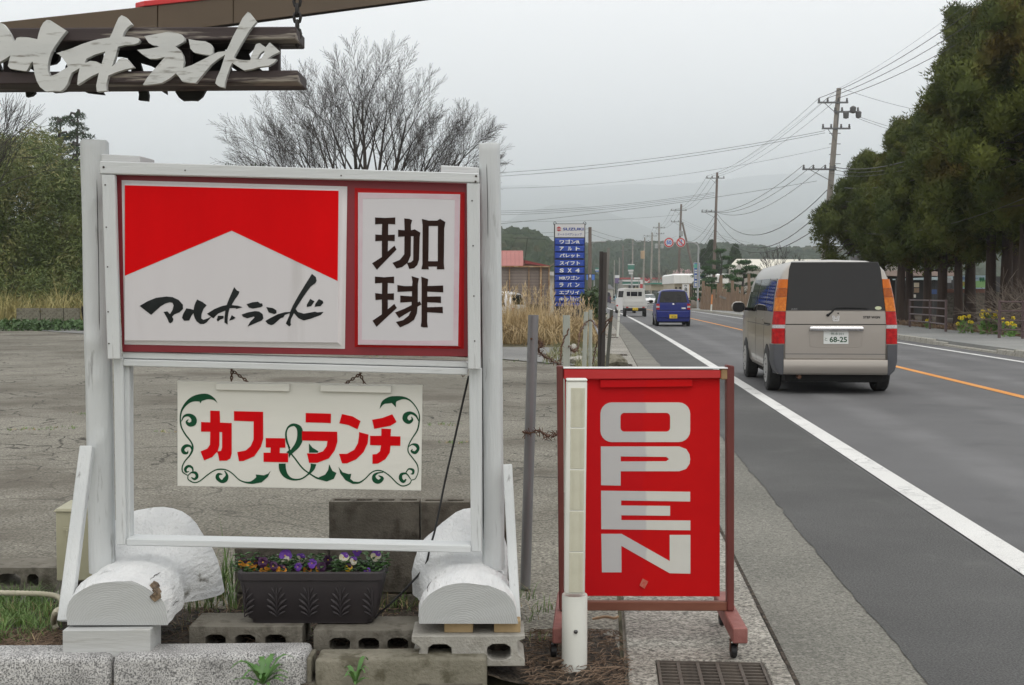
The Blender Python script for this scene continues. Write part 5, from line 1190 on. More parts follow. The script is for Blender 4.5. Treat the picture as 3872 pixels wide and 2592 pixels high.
class Car:
    """local space: x to the right, y forward from the rear bumper, z up"""
    def __init__(s, name, label, cat, prof, zroof, length, shear, belt, paint, rnd=0.97, group=None):
        s.root = thing(name, label, cat, (0, 0, 0), group); s.prof = prof; s.zr = zroof; s.len = length; s.sh = shear; s.belt = belt; s.paint = paint; s.rnd = rnd
        s.top = prof[-1][1]
    def roof(s, y):
        for (y0, z0), (y1, z1) in zip(s.zr, s.zr[1:]):
            if y <= y1: return z0 + (z1 - z0) * max(0, (y - y0) / (y1 - y0))
        return s.zr[-1][1]
    def ysh(s, z, y=0.0):
        return max(0.0, (z - s.belt)) * s.sh * max(0.0, 1 - y / 0.6)
    def xz(s, z):
        P = s.prof
        for (x0, z0), (x1, z1) in zip(P, P[1:]):
            if z <= z1: return x0 + (x1 - x0) * (z - z0) / (z1 - z0)
        return P[-1][0]
    def body(s, mats=None):
        mb = MB(); ys = [0.0, 0.025, 0.08, 0.2, 0.45, 0.9, 1.5, 2.1, 2.7]; ys = [y for y in ys if y < s.len - 0.9]
        ys += [q[0] for q in s.zr if q[0] > ys[-1] + 0.05] + [s.len]
        ys = sorted(set(ys)); rings = []
        for y in ys:
            zt = s.roof(y); f = 1.0
            if y < 0.08: f = s.rnd + (1 - s.rnd) * (y / 0.08) ** 0.5
            if y > s.len - 0.6: f = 1 - 0.16 * ((y - s.len + 0.6) / 0.6) ** 2
            half = []
            for x, z in s.prof:
                zz = z
                if z > s.belt: zz = s.belt + (z - s.belt) * (zt - s.belt) / (s.top - s.belt)
                if zt < s.belt: zz = min(z, zt) if z <= s.belt else zt
                half.append((x * f, y + s.ysh(zz, y), zz))
            rings.append([Vector((-x, yy, z)) for x, yy, z in half] + [Vector((x, yy, z)) for x, yy, z in half[::-1]][1:])
        n = len(rings[0]); base = [mb.add(r) for r in rings]
        for a, b in zip(base, base[1:]):
            for k in range(n - 1): mb.face((a + k, a + k + 1, b + k + 1, b + k))
            mb.face((a + n - 1, a, b, b + n - 1))
        for a in (base[0], base[-1]):
            for k in range((n - 1) // 2): mb.face((a + k, a + k + 1, a + n - 2 - k, a + n - 1 - k) if n - 2 - k != k + 1 else (a + k, a + k + 1, a + n - 1 - k))
        return mb.build('body', s.paint, s.root, smooth=38)
    def rear(s, name, pts, m, off=0.006, depth=0.03, parent=None, bevel=0.0, holes=()):
        mb = MB(); mb.prism([pts] + list(holes), lambda p: Vector((p[0], s.ysh(p[1]) - off, p[1])), lambda p: Vector((p[0], s.ysh(p[1]) - off + depth, p[1])))
        return mb.build(name, m, parent or s.root, bevel=bevel, smooth=35 if bevel else None)
    def side(s, name, sgn, y0, y1, z0, z1, m, off=0.004, slant0=0.0, slant1=0.0, ny=4, nz=5, parent=None):
        mb = MB(); G = []
        for j in range(nz + 1):
            for i in range(ny + 1):
                z = z0 + (z1 - z0) * j / nz; t = j / nz
                a = y0 + slant0 * t; b = y1 + slant1 * t; y = a + (b - a) * i / ny
                G.append(Vector((sgn * (s.xz(z) + off), y + s.ysh(z, y), z)))
        i0 = mb.add(G); i1 = mb.add([p - Vector((sgn * 0.02, 0, 0)) for p in G])
        for j in range(nz):
            for i in range(ny):
                q = [j * (ny + 1) + i, j * (ny + 1) + i + 1, (j + 1) * (ny + 1) + i + 1, (j + 1) * (ny + 1) + i]
                mb.face([i0 + k for k in q]); mb.face([i1 + k for k in q[::-1]])
        ed = [j for j in range(ny + 1)] + [(j + 1) * (ny + 1) - 1 for j in range(1, nz + 1)] + [nz * (ny + 1) + j for j in range(ny - 1, -1, -1)] + [j * (ny + 1) for j in range(nz - 1, 0, -1)]
        for k in range(len(ed)): a, b = ed[k], ed[(k + 1) % len(ed)]; mb.face((i0 + a, i0 + b, i1 + b, i1 + a))
        return mb.build(name, m, parent or s.root, smooth=40)
    def wheel(s, sgn, y, r, track, w=0.19):
        mb = MB(); M = Matrix.Rotation(R(90), 3, 'Y'); c = (sgn * track - w / 2, y, r)
        mb.lathe(c, [(r * 0.6, 0), (r * 0.93, 0.0), (r, 0.02), (r, w - 0.02), (r * 0.93, w), (r * 0.6, w)], 28, M); t = mb.build('wheel', M_TYRE, s.root, smooth=40)
        mb = MB(); x = sgn * (track + w / 2 + 0.002); mb.lathe((x, y, r), [(r * 0.64, -0.012 * sgn), (r * 0.64, 0.0), (r * 0.56, 0.006 * sgn), (r * 0.2, 0.012 * sgn), (0.01, 0.016 * sgn)], 24, M); hub = mb.build('hubcap', M_HUB, t, smooth=40)
        mb = MB()
        for k in range(7):
            a = k * 0.8976; d = Vector((0, math.cos(a), math.sin(a))); p = Vector((x + sgn * 0.0115, y, r)) + d * r * 0.42; mb.box(p, (0.004, 0.03, 0.022))
        mb.build('slots', M_UNDER, hub)['kind'] = 'stuff'
        mb = MB(); n = 14; A = [Vector((sgn * (s.xz(0.5) + 0.003), y + (r + 0.055) * math.cos(math.pi * k / n), r * 0.9 + (r + 0.055) * math.sin(math.pi * k / n))) for k in range(n + 1)]
        B = [p - Vector((sgn * 0.3, 0, 0)) for p in A]; i = mb.add(A); j = mb.add(B); mb.face(range(i, i + n + 1)); mb.face(range(j, j + n + 1))
        for k in range(n): mb.face((i + k, i + k + 1, j + k + 1, j + k))
        mb.build('wheel_arch', M_UNDER, s.root)
    def place(s, u, sp, flip=False, rot=0.0):
        s.root.location = road(u, sp); s.root.rotation_euler = (0, 0, -RA + 2 * 1.15e-4 * min(sp, 160) * 0.8 + (math.pi if flip else 0) + rot)
def plate(car, x, z, w, h, m, ink, lines, off=0.03):
    p = car.rear('number_plate', [(x - w/2, z - h/2), (x + w/2, z - h/2), (x + w/2, z + h/2), (x - w/2, z + h/2)], m, off, 0.012, bevel=0.002)
    mb = MB()
    for body, dx, dz, bw, bh, bold in lines:
        M = frame_m((x + dx, car.ysh(z) - off - 0.0015, z + dz), (1, 0, 0), (0, -1, 0)); put_text(mb, body, M, bold=bold, box=(bw, bh))
    mb.build('plate_lettering', ink, p, fixn=False)
    return p
# ---------------------------------------------------------------- the beige minivan
PV = [(0.7605, 0.27), (0.8092, 0.34), (0.8287, 0.50), (0.8317, 0.80), (0.8248, 1.0), (0.8092, 1.12), (0.7820, 1.35), (0.7381, 1.56), (0.6874, 1.70), (0.6142, 1.785), (0.4600, 1.828), (0.0000, 1.845)]
van = Car('minivan', 'beige silver minivan driving away in the left lane', 'minivan', PV, [(0, 1.80), (0.25, 1.838), (1.0, 1.845), (3.1, 1.83), (3.55, 1.74), (4.15, 1.13), (4.5, 0.95), (4.6, 0.75)], 4.6, 0.16, 1.10,
          carpaint('beige_silver_paint', (0.36, 0.332, 0.298), 0.6, 0.30, 0.35), 0.93)
van.body()
van.rear('tailgate', [(-0.68, 0.482), (0.68, 0.482), (0.682, 0.95), (0.672, 1.128), (-0.672, 1.128), (-0.682, 0.95)], van.paint, 0.010, 0.03, bevel=0.006)
van.rear('tailgate_groove', [(-0.676, 0.944), (0.676, 0.944), (0.676, 0.956), (-0.676, 0.956)], M_UNDER, 0.0115, 0.006)
van.rear('tailgate_groove', [(-0.678, 0.545), (0.678, 0.545), (0.678, 0.553), (-0.678, 0.553)], M_TRIM, 0.0115, 0.006)
mb = MB(); prof = [(0.86, 0.935), (0.64, 0.935), (0.60, 0.70)]
van.rear('plate_recess', [(-0.345, 0.655), (-0.30, 0.637), (0.31, 0.637), (0.355, 0.655), (0.375, 0.85), (-0.36, 0.85)], van.paint, 0.0125, 0.012, bevel=0.004)
rw = van.rear('rear_window', [(-0.670, 1.137), (0.670, 1.137), (0.653, 1.32), (0.638, 1.50), (0.634, 1.57), (0.620, 1.70), (0.590, 1.795), (-0.590, 1.795), (-0.620, 1.70), (-0.634, 1.57), (-0.638, 1.50), (-0.653, 1.32)], M_GLASS, 0.010, 0.02, bevel=0.004)
def lamp(sgn):
    t = [((0.686, 0.685), (0.842, 0.685)), ((0.683, 0.896), (0.840, 0.896)), ((0.681, 0.944), (0.837, 0.944)), ((0.674, 1.128), (0.817, 1.128)), ((0.657, 1.32), (0.795, 1.32)), ((0.644, 1.44), (0.770, 1.44)), ((0.638, 1.565), (0.743, 1.565))]
    segs = [(0, 1, M_REDL), (1, 2, M_CLEAR), (2, 3, M_REDL), (3, 4, M_AMBER2), (4, 5, M_AMBER3), (5, 6, M_AMBER)]
    root = None
    for a, b, m in segs:
        rings = []
        for (ti, to), dz in ((t[a], 0.002), (t[b], -0.002)):
            z = ti[1] + dz; xi, xo = ti[0], to[0]; y = van.ysh(z)
            rings.append([Vector((sgn * q[0], y + q[1], z)) for q in ((xi, -0.012), (xi + (xo - xi) * 0.70, -0.009), (xo - 0.012, 0.012), (xo + 0.004, 0.045), (xo + 0.006, 0.13), (xi, 0.13))])
        mb = MB(); mb.loft(rings)
        if root is None: root = mb.build('tail_lamp', m, van.root, smooth=50)
        else: mb.build('lens', m, root, smooth=50)
lamp(-1); lamp(1)
for sgn in (-1, 1):
    mb = MB(); rings = []
    for y, x0 in ((-0.028, 0.70), (-0.012, 0.70), (0.10, 0.74), (0.345, 0.80)):
        xo = [(0.775, 0.27), (0.835, 0.33), (0.866, 0.45), (0.868, 0.676)]
        f = {-0.028: 0.92, -0.012: 0.962, 0.10: 0.977, 0.345: 0.977}[y]
        rings.append([Vector((sgn * x0, y, 0.676)), Vector((sgn * x0, y, 0.27))] + [Vector((sgn * x * f, y, z)) for x, z in xo])
    mb.loft(rings); mb.build('bumper_corner', M_TRIM, van.root, smooth=40)
mb = MB(); rings = []
for y, z0, z1 in ((-0.045, 0.30, 0.455), (-0.038, 0.285, 0.47), (0.02, 0.27, 0.478)):
    rings.append([Vector((-0.70, y, z0)), Vector((0.70, y, z0)), Vector((0.70, y, z1)), Vector((-0.70, y, z1))])
mb.loft(rings); mb.build('rear_bumper', van.paint, van.root, smooth=40)
mb = MB(); mb.loft([[Vector((x, -0.012 - d, z)) for x, z in rrect(0.011, 0.893, hw, hh, min(0.02, hh * 0.9))] for d, hw, hh in ((0.0, 0.368, 0.036), (0.03, 0.366, 0.034), (0.045, 0.360, 0.026), (0.05, 0.352, 0.014))]); mb.build('chrome_garnish', M_CHROME, van.root, smooth=50)
plate(van, 0.009, 0.769, 0.335, 0.165, M_PLATEW, M_PLTXT, [('熊本501', 0.015, 0.055, 0.17, 0.036, 0.0), ('と', -0.135, -0.018, 0.035, 0.045, 0.0), ('68-25', 0.03, -0.022, 0.235, 0.075, 0.025)], 0.018)
mb = MB(); wp = [(-0.105, 1.075), (-0.06, 1.11), (0.0, 1.175), (0.06, 1.178), (0.30, 1.172), (0.43, 1.165)]
mb.tube([Vector((x, van.ysh(z) - 0.028, z)) for x, z in wp], [0.016, 0.013, 0.009, 0.009, 0.008, 0.006], 6); mb.lathe((-0.105, -0.008, 1.075), [(0.02, 0), (0.02, 0.024), (0.012, 0.028)], 12, Matrix.Rotation(R(90), 3, 'X')); mb.build('wiper', M_UNDER, van.root, smooth=60)
mb = MB(); H_ = [[(-0.034, 1.065), (-0.048, 1.075), (-0.044, 1.005), (-0.032, 0.992), (0.030, 0.992), (0.044, 1.005), (0.048, 1.075), (0.034, 1.065), (0.030, 1.01), (-0.028, 1.01)], [(-0.026, 1.062), (-0.015, 1.062), (-0.011, 1.040), (0.011, 1.040), (0.015, 1.062), (0.026, 1.062), (0.020, 1.012), (0.010, 1.012), (0.008, 1.030), (-0.008, 1.030), (-0.010, 1.012), (-0.020, 1.012)]]
for l in H_: mb.prism([l], lambda p: Vector((p[0] + 0.004, -0.016, p[1])), lambda p: Vector((p[0] + 0.004, -0.008, p[1])))
mb.build('emblem', M_CHROME, van.root)
mb = MB(); put_text(mb, 'STEP WGN', frame_m((0.485, -0.0125, 1.048), (1, 0, 0), (0, -1, 0)), box=(0.225, 0.034), bold=0.03); mb.build('badge_lettering', M_UNDER, van.root, fixn=False)
mb = MB(); mb.lathe((0.035, -0.004, 1.10), [(0.011, 0), (0.011, 0.008)], 10, Matrix.Rotation(R(90), 3, 'X')); mb.build('lock_button', M_UNDER, van.root)
mb = MB(); ov = [(0.575 + 0.045 * math.cos(k * 0.449), 1.172 + 0.024 * math.sin(k * 0.449)) for k in range(14)]; van.rear('sticker', ov, mat('pale_sticker', (0.42, 0.48, 0.34), (0.5, 0.5, 0.3), scale=30), 0.0118, 0.004, rw)
mb = MB(); put_text(mb, 'ABS', frame_m((-0.56, van.ysh(1.155) - 0.0118, 1.155), (1, 0, 0), (0, -1, 0)), box=(0.09, 0.028), bold=0.03)
mb.build('sticker_lettering', mat('sticker_grey', (0.12, 0.12, 0.12)), rw, fixn=False)
for sgn in (-1, 1):
    van.side('side_window', sgn, 0.30, 1.10, 1.12, 1.575, M_GLASS, 0.005, 0.05, 0.0)
    van.side('side_window', sgn, 1.16, 2.15, 1.12, 1.585, M_GLASS, 0.005)
    van.side('side_window', sgn, 2.22, 3.15, 1.10, 1.585, M_GLASS, 0.005, 0.0, -0.12)
    van.side('side_window', sgn, 3.20, 3.62, 1.10, 1.40, M_GLASS, 0.005, -0.10, -0.30)
    for y in (1.14, 2.19, 3.24): van.side('door_seam', sgn, y, y + 0.008, 0.36, 1.10, M_UNDER, 0.0015, ny=1)
    van.side('slide_rail', sgn, 0.42, 1.14, 0.93, 0.952, M_UNDER, 0.002, ny=2, nz=1)
    van.side('body_moulding', sgn, 0.5, 3.4, 0.915, 0.925, M_TRIM, 0.002, ny=3, nz=1)
    van.side('sill', sgn, 0.98, 3.0, 0.285, 0.34, van.paint, 0.012, ny=2, nz=2)
    for y in (1.24, 2.1): van.side('door_handle', sgn, y, y + 0.14, 0.985, 1.01, van.paint, 0.022, ny=2, nz=2)
    van.wheel(sgn, 0.74, 0.318, 0.752); van.wheel(sgn, 3.52, 0.318, 0.752)
    mb = MB(); c = Vector((sgn * 0.995, 3.22, 1.155)); mb.sphere(c, 1.0, 14, 9, (0.115, 0.07, 0.095)); mr = mb.build('wing_mirror', van.paint, van.root, smooth=60)
    mb = MB(); mb.prism([[(0.095 * math.copysign(abs(math.cos(k * 0.314)) ** 0.6, math.cos(k * 0.314)), 0.076 * math.copysign(abs(math.sin(k * 0.314)) ** 0.6, math.sin(k * 0.314))) for k in range(20)]], lambda p: c + Vector((p[0], -0.071, p[1])), lambda p: c + Vector((p[0], -0.03, p[1]))); mb.build('mirror_glass', M_GLASS, mr)
    mb = MB(); mb.beam((sgn * 0.80, 3.26, 1.12), (sgn * 0.93, 3.24, 1.13), 0.05, 0.05); mb.build('mirror_arm', M_UNDER, mr)
mb = MB(); mb.span(-0.66, 0.66, 0.10, 4.3, 0.165, 0.30); mb.build('underbody', M_UNDER, van.root)
mb = MB(); mb.span(0.05, 0.62, 0.12, 0.55, 0.155, 0.20); mb.build('silencer', M_UNDER, van.root, bevel=0.02)
mb = MB(); mb.tube([(-0.48, -0.02, 0.235), (-0.50, 0.25, 0.245)], 0.026, 10); mb.build('exhaust_pipe', M_RUST, van.root)
van.place(3.10, 16.62, rot=-0.012)
van.root.scale = (0.975, 1, 0.99)
# ---------------------------------------------------------------- simpler cars
def place_at(o, sx, sy, rot=0.0):
    o.location = onz(sx, sy); o.rotation_euler = (0, 0, -RA + 0.03 + rot)
def small_car(name, label, cat, width, length, height, belt, paint, zr, shear, lamps, plate_m, win, wheels_r=0.27, wb=(0.55, 2.9), group=None, front=False, notch=None):
    hw = width / 2
    P = [(hw - 0.06, 0.22), (hw - 0.01, 0.40), (hw, 0.60), (hw - 0.01, belt - 0.05), (hw - 0.04, belt), (hw - 0.11, belt + (height - belt) * 0.55), (hw - 0.17, height - 0.12), (hw - 0.27, height - 0.04), (hw - 0.45, height - 0.012), (0, height)]
    c = Car(name, label, cat, P, zr, length, shear, belt, paint, 0.96, group); c.body()
    wn = c.rear('front_window' if front else 'rear_window', [(-win[0], win[2]), (win[0], win[2]), (win[1], win[3]), (-win[1], win[3])], M_GLASS, 0.008, 0.02, bevel=0.004)
    for sgn in (-1, 1):
        for q in lamps:
            c.rear(q[4], [(sgn * q[0], q[2]), (sgn * q[1], q[2]), (sgn * q[1], q[3]), (sgn * q[0], q[3])], q[5], 0.012, 0.06, bevel=0.004)
        L = length
        c.side('side_window', sgn, 0.25, 1.15, belt + 0.02, height - 0.17, M_GLASS, 0.004, 0.06, 0); c.side('side_window', sgn, 1.22, L * 0.66, belt + 0.02, height - 0.17, M_GLASS, 0.004, 0, -0.35)
        c.side('door_seam', sgn, 1.18, 1.19, 0.35, belt, M_UNDER, 0.0015, ny=1)
        c.wheel(sgn, wb[0], wheels_r, hw - 0.072, 0.16); c.wheel(sgn, wb[1], wheels_r, hw - 0.072, 0.16)
        mb = MB(); mb.sphere((sgn * (hw + 0.10), length * 0.68, belt + 0.10), 1.0, 10, 6, (0.10, 0.05, 0.075)); mb.build('wing_mirror', M_UNDER if not front else paint, c.root, smooth=60)
    if plate_m: plate(c, 0, plate_m[1], 0.33, 0.165, plate_m[0], M_BLKINK, plate_m[2], 0.062)
    mb = MB(); mb.span(-hw + 0.1, hw - 0.1, 0.08, length - 0.2, 0.16, 0.26); mb.build('underbody', M_UNDER, c.root)
    return c
zk = [(0, 1.56), (0.2, 1.59), (0.8, 1.60), (2.0, 1.58), (2.45, 1.48), (3.0, 1.0), (3.3, 0.85), (3.4, 0.6)]
blue = small_car('kei_car', 'deep blue boxy small car with a yellow number plate', 'car', 1.475, 3.4, 1.60, 0.96, carpaint('deep_blue_paint', (0.010, 0.020, 0.17), 0.0, 0.35), zk, 0.24,
    [(0.585, 0.72, 0.72, 0.80, 'tail_lamp', M_REDL), (0.585, 0.72, 0.80, 0.88, 'tail_lamp', M_CLEAR), (0.585, 0.72, 0.88, 0.97, 'tail_lamp', M_REDL)], (M_PLATEY, 0.43, [('熊本580', 0, 0.05, 0.16, 0.03, 0.0), ('45-30', 0.02, -0.02, 0.22, 0.07, 0.02)]), (0.60, 0.51, 1.02, 1.50))
blue.rear('rear_bumper', [(-0.70, 0.36), (0.70, 0.36), (0.71, 0.66), (-0.71, 0.66)], blue.paint, 0.05, 0.08, bevel=0.03)
blue.rear('tailgate_edge', [(-0.58, 0.69), (0.58, 0.69), (0.58, 0.70), (-0.58, 0.70)], M_UNDER, 0.010, 0.02)
em = [(0.045 * math.cos(k * 0.449), 0.955 + 0.028 * math.sin(k * 0.449)) for k in range(14)]; blue.rear('emblem', em, M_CHROME, 0.014, 0.01)
blue.rear('badge', [(0.35, 0.75), (0.52, 0.75), (0.52, 0.81), (0.35, 0.81)], M_CHROME, 0.009, 0.01)
blue.rear('wiper', [(0.02, 1.03), (0.10, 0.95), (0.13, 0.95), (0.05, 1.03)], M_UNDER, 0.016, 0.012)
for (dx, dz, hw_, hh_) in ((0.24, 1.17, 0.12, 0.13), (-0.28, 1.14, 0.13, 0.10)): blue.rear('headrest', [(dx - hw_, dz - hh_), (dx + hw_, dz - hh_), (dx + hw_ * 0.7, dz + hh_), (dx - hw_ * 0.7, dz + hh_)], mat('dark_seat_seen_through', (0.02, 0.02, 0.022), rough=0.8), 0.0095, 0.004)
blue.place(3.2, 52.5)
# ---------------------------------------------------------------- kei truck
tr = thing('kei_truck', 'white flatbed mini truck ahead of the blue car', 'truck', (0, 0, 0)); M_TRW = mat('truck_white', (0.52, 0.52, 0.50), (0.57, 0.57, 0.55), rough=0.45, scale=3)
def tp(name, x0, x1, y0, y1, z0, z1, m, bevel=0.0, parent=None): mb = MB(); mb.span(x0, x1, y0, y1, z0, z1); return mb.build(name, m, parent or tr, bevel=bevel, smooth=30 if bevel else None)
cab = MB(); cab.loft([[Vector((x, y, z)) for x, z in ((-0.70, 0.55), (-0.73, 0.8), (-0.72, 1.1), (-0.64, 1.70), (-0.55, 1.78), (0.55, 1.78), (0.64, 1.70), (0.72, 1.1), (0.73, 0.8), (0.70, 0.55))] for y in (1.98, 2.6)] + [[Vector((x * 0.97, y, z)) for x, z in ((-0.70, 0.55), (-0.73, 0.8), (-0.72, 1.0), (-0.70, 1.02), (-0.55, 1.03), (0.55, 1.03), (0.70, 1.02), (0.72, 1.0), (0.73, 0.8), (0.70, 0.55))] for y in (3.3,)]); cb = cab.build('cab', M_TRW, tr, smooth=35)
for x0, x1 in ((-0.48, -0.24), (-0.22, 0.20), (0.22, 0.48)): tp('rear_window', x0, x1, 1.962, 1.985, 1.28, 1.56, M_GLASS, 0.01, cb)
fr = MB(); 
for x in (-0.24, 0.22): fr.tube([(x, 1.90, 1.12), (x, 1.90, 1.72)], 0.018, 6)
fr.tube([(-0.62, 1.90, 1.05), (-0.60, 1.90, 1.60), (-0.50, 1.90, 1.72), (0.50, 1.90, 1.72), (0.60, 1.90, 1.60), (0.62, 1.90, 1.05)], 0.022, 6); fr.build('guard_frame', M_TRW, tr)
tp('tailgate', -0.70, 0.70, 0.0, 0.04, 0.66, 0.98, M_TRW, 0.01); tp('side_gate', -0.735, -0.70, 0.0, 1.92, 0.66, 0.98, M_TRW, 0.008); tp('side_gate', 0.70, 0.735, 0.0, 1.92, 0.66, 0.98, M_TRW, 0.008); tp('bed_floor', -0.70, 0.70, 0.04, 1.92, 0.62, 0.66, M_TRW); tp('bed_front', -0.70, 0.70, 1.90, 1.95, 0.66, 1.10, M_TRW, 0.008)
tp('bed_ribs', -0.66, 0.66, -0.012, 0.0, 0.93, 0.965, M_TRW, 0.004); tp('rear_sill', -0.70, 0.70, 0.0, 0.10, 0.54, 0.62, M_TRW, 0.01); tp('rear_bumper', -0.66, 0.66, 0.02, 0.14, 0.34, 0.535, M_UNDER, 0.02)
for sgn in (-1, 1):
    tp('tail_lamp', sgn * 0.50 - 0.075, sgn * 0.50 + 0.075, -0.02, 0.02, 0.555, 0.615, M_REDL, 0.008)
    for y in (0.55, 2.55):
        mb = MB(); mb.lathe((sgn * 0.62 - 0.08, y, 0.265), [(0.14, 0), (0.245, 0), (0.265, 0.02), (0.265, 0.14), (0.245, 0.16), (0.14, 0.16)], 22, Matrix.Rotation(R(90), 3, 'Y')); mb.build('wheel', M_TYRE, tr, smooth=40)
    tp('mudguard', sgn * 0.62 - 0.09, sgn * 0.62 + 0.09, 0.86, 0.88, 0.15, 0.5, M_UNDER)
tp('chassis', -0.4, 0.4, 0.1, 3.0, 0.38, 0.60, M_UNDER)
p = tp('number_plate', -0.165, 0.165, -0.005, 0.012, 0.40, 0.565, M_PLATEY, 0.002); mb = MB(); put_text(mb, '57-09', frame_m((0.02, -0.0065, 0.46), (1, 0, 0), (0, -1, 0)), box=(0.22, 0.07), bold=0.02); mb.build('plate_lettering', M_BLKINK, p, fixn=False)
tr.location = road(2.5, 76.0); tr.rotation_euler = (0, 0, -RA + 0.012)
# ---------------------------------------------------------------- farther traffic
zw = [(0, 1.86), (0.3, 1.88), (2.8, 1.87), (3.1, 1.75), (3.4, 1.05), (3.45, 0.6)]
wv = small_car('white_microvan', 'white mini van just ahead of the flatbed truck', 'van', 1.475, 3.45, 1.88, 1.10, carpaint('van_white', (0.60, 0.60, 0.60)), zw, 0.06, [(0.60, 0.72, 0.50, 0.62, 'tail_lamp', M_REDL)], None, (0.60, 0.56, 1.18, 1.66)); wv.place(2.5, 92.0)
zo = [(0, 0.62), (0.05, 0.78), (0.9, 1.0), (1.0, 1.02), (1.9, 1.46), (2.6, 1.50), (3.4, 1.46), (4.0, 1.0), (4.2, 0.7)]
def sedan_front(name, label, paint, sxy):
    """seen from the front: nose at y = 0"""
    hw = 0.84; t = thing(name, label, 'car', (0, 0, 0))
    mb = MB(); rings = []
    for y, zt, f in ((0.0, 0.60, 0.86), (0.05, 0.74, 0.93), (0.35, 0.84, 0.985), (0.95, 0.98, 1.0)):
        rings.append([Vector((x * f, y, z)) for x, z in ((-0.78, 0.22), (-0.84, 0.45), (-0.82, zt - 0.10), (-0.70, zt - 0.02), (0, zt + 0.02), (0.70, zt - 0.02), (0.82, zt - 0.10), (0.84, 0.45), (0.78, 0.22))])
    for y, zt, w in ((1.75, 1.45, 0.60), (2.5, 1.50, 0.60), (3.5, 1.42, 0.58), (4.1, 0.95, 0.74)):
        rings.append([Vector((x, y, z)) for x, z in ((-0.78, 0.22), (-0.84, 0.45), (-0.82, 0.88), (-w, zt - 0.06), (0, zt), (w, zt - 0.06), (0.82, 0.88), (0.84, 0.45), (0.78, 0.22))])
    mb.loft(rings); mb.build('body', paint, t, smooth=35)
    mb = MB(); mb.prism([[(-0.74, 0), (0.74, 0), (0.58, 1), (-0.58, 1)]], lambda p: Vector((p[0], 1.0 + 0.66 * p[1] - 0.02, 0.995 + 0.40 * p[1] + 0.016)), lambda p: Vector((p[0], 1.0 + 0.66 * p[1], 0.98 + 0.40 * p[1]))); mb.build('windscreen', mat('clear_windscreen', (0.10, 0.12, 0.12), rough=0.05), t)
    def q(nm, pts, m, y=-0.012, d=0.06, par=None): b_ = MB(); b_.prism([pts], lambda p: Vector((p[0], y, p[1])), lambda p: Vector((p[0], y + d, p[1]))); return b_.build(nm, m, par or t)
    q('grille', [(-0.38, 0.54), (0.38, 0.54), (0.34, 0.64), (-0.34, 0.64)], M_UNDER); q('lower_intake', [(-0.5, 0.28), (0.5, 0.28), (0.44, 0.38), (-0.44, 0.38)], M_UNDER, -0.012, 0.08); q('number_plate', [(-0.165, 0.40), (0.165, 0.40), (0.165, 0.53), (-0.165, 0.53)], M_PLATEW, -0.03)
    for sgn in (-1, 1):
        q('headlamp', [(sgn * 0.45, 0.60), (sgn * 0.73, 0.64), (sgn * 0.75, 0.74), (sgn * 0.50, 0.70)], M_CLEAR, -0.01, 0.12)
        for y in (0.75, 3.4):
            b_ = MB(); b_.lathe((sgn * 0.74 - 0.09, y, 0.29), [(0.15, 0), (0.27, 0), (0.29, 0.02), (0.29, 0.16), (0.27, 0.18), (0.15, 0.18)], 20, Matrix.Rotation(R(90), 3, 'Y')); b_.build('wheel', M_TYRE, t, smooth=40)
        b_ = MB(); b_.sphere((sgn * 0.93, 1.3, 0.98), 1.0, 8, 6, (0.10, 0.05, 0.07)); b_.build('wing_mirror', paint, t, smooth=60)
    place_at(t, *sxy); return t
sedan_front('hatchback', 'white oncoming car between the flatbed truck and the blue car', carpaint('bright_white_paint', (0.72, 0.72, 0.72)), (2459, 1158))
sedan_front('hatchback', 'pale blue oncoming car far down the road', carpaint('pale_blue_paint', (0.20, 0.42, 0.52)), (2334, 1138))
zd = [(0, 1.85), (0.3, 1.88), (3.0, 1.86), (3.5, 1.5), (4.1, 1.0), (4.4, 0.7)]
dk = small_car('dark_van', 'dark purple van at the left edge of the road, far away', 'van', 1.7, 4.4, 1.88, 1.1, carpaint('dark_purple_paint', (0.03, 0.02, 0.05)), zd, 0.08, [(0.68, 0.80, 0.75, 1.0, 'tail_lamp', M_REDL)], None, (0.66, 0.6, 1.18, 1.70), 0.3, (0.8, 3.5)); place_at(dk.root, 2291, 1148)
# ================================================================== TREES
M_CEDAR = mat('cedar_foliage', (0.044, 0.062, 0.012), (0.098, 0.114, 0.020), rough=0.75, scale=0.55, world=True, c3=(0.105, 0.078, 0.016), s3=0.30, t3=(0.58, 0.72), spec=0.2, detail=3)
M_CBARK = mat('cedar_bark', (0.034, 0.022, 0.017), (0.058, 0.040, 0.030), rough=0.95, scale=6, stretch=(1, 1, 0.12), bump=0.8)
M_CON = mat('conifer_foliage', (0.030, 0.052, 0.026), (0.050, 0.075, 0.035), rough=0.8, scale=0.4, world=True, spec=0.2)
M_PINE = mat('pine_foliage', (0.026, 0.050, 0.024), (0.050, 0.080, 0.034), rough=0.7, scale=0.8, world=True, spec=0.2)
M_BARK = mat('grey_bark', (0.030, 0.025, 0.022), (0.058, 0.050, 0.044), rough=0.95, scale=5, world=True)
def rnd_dir():
    z = random.uniform(-1, 1); a = random.uniform(0, 6.2832); r = math.sqrt(1 - z * z); return Vector((r * math.cos(a), r * math.sin(a), z))
def sprig(mb, p, d, L, w):
    """a leaf-sized pointed spray"""
    s = d.cross(rnd_dir())
    if s.length < 1e-3: s = d.cross(Vector((0, 0, 1)))
    s.normalize(); i = mb.add([p - s * w, p + s * w, p + d * L]); mb.face((i, i + 1, i + 2))
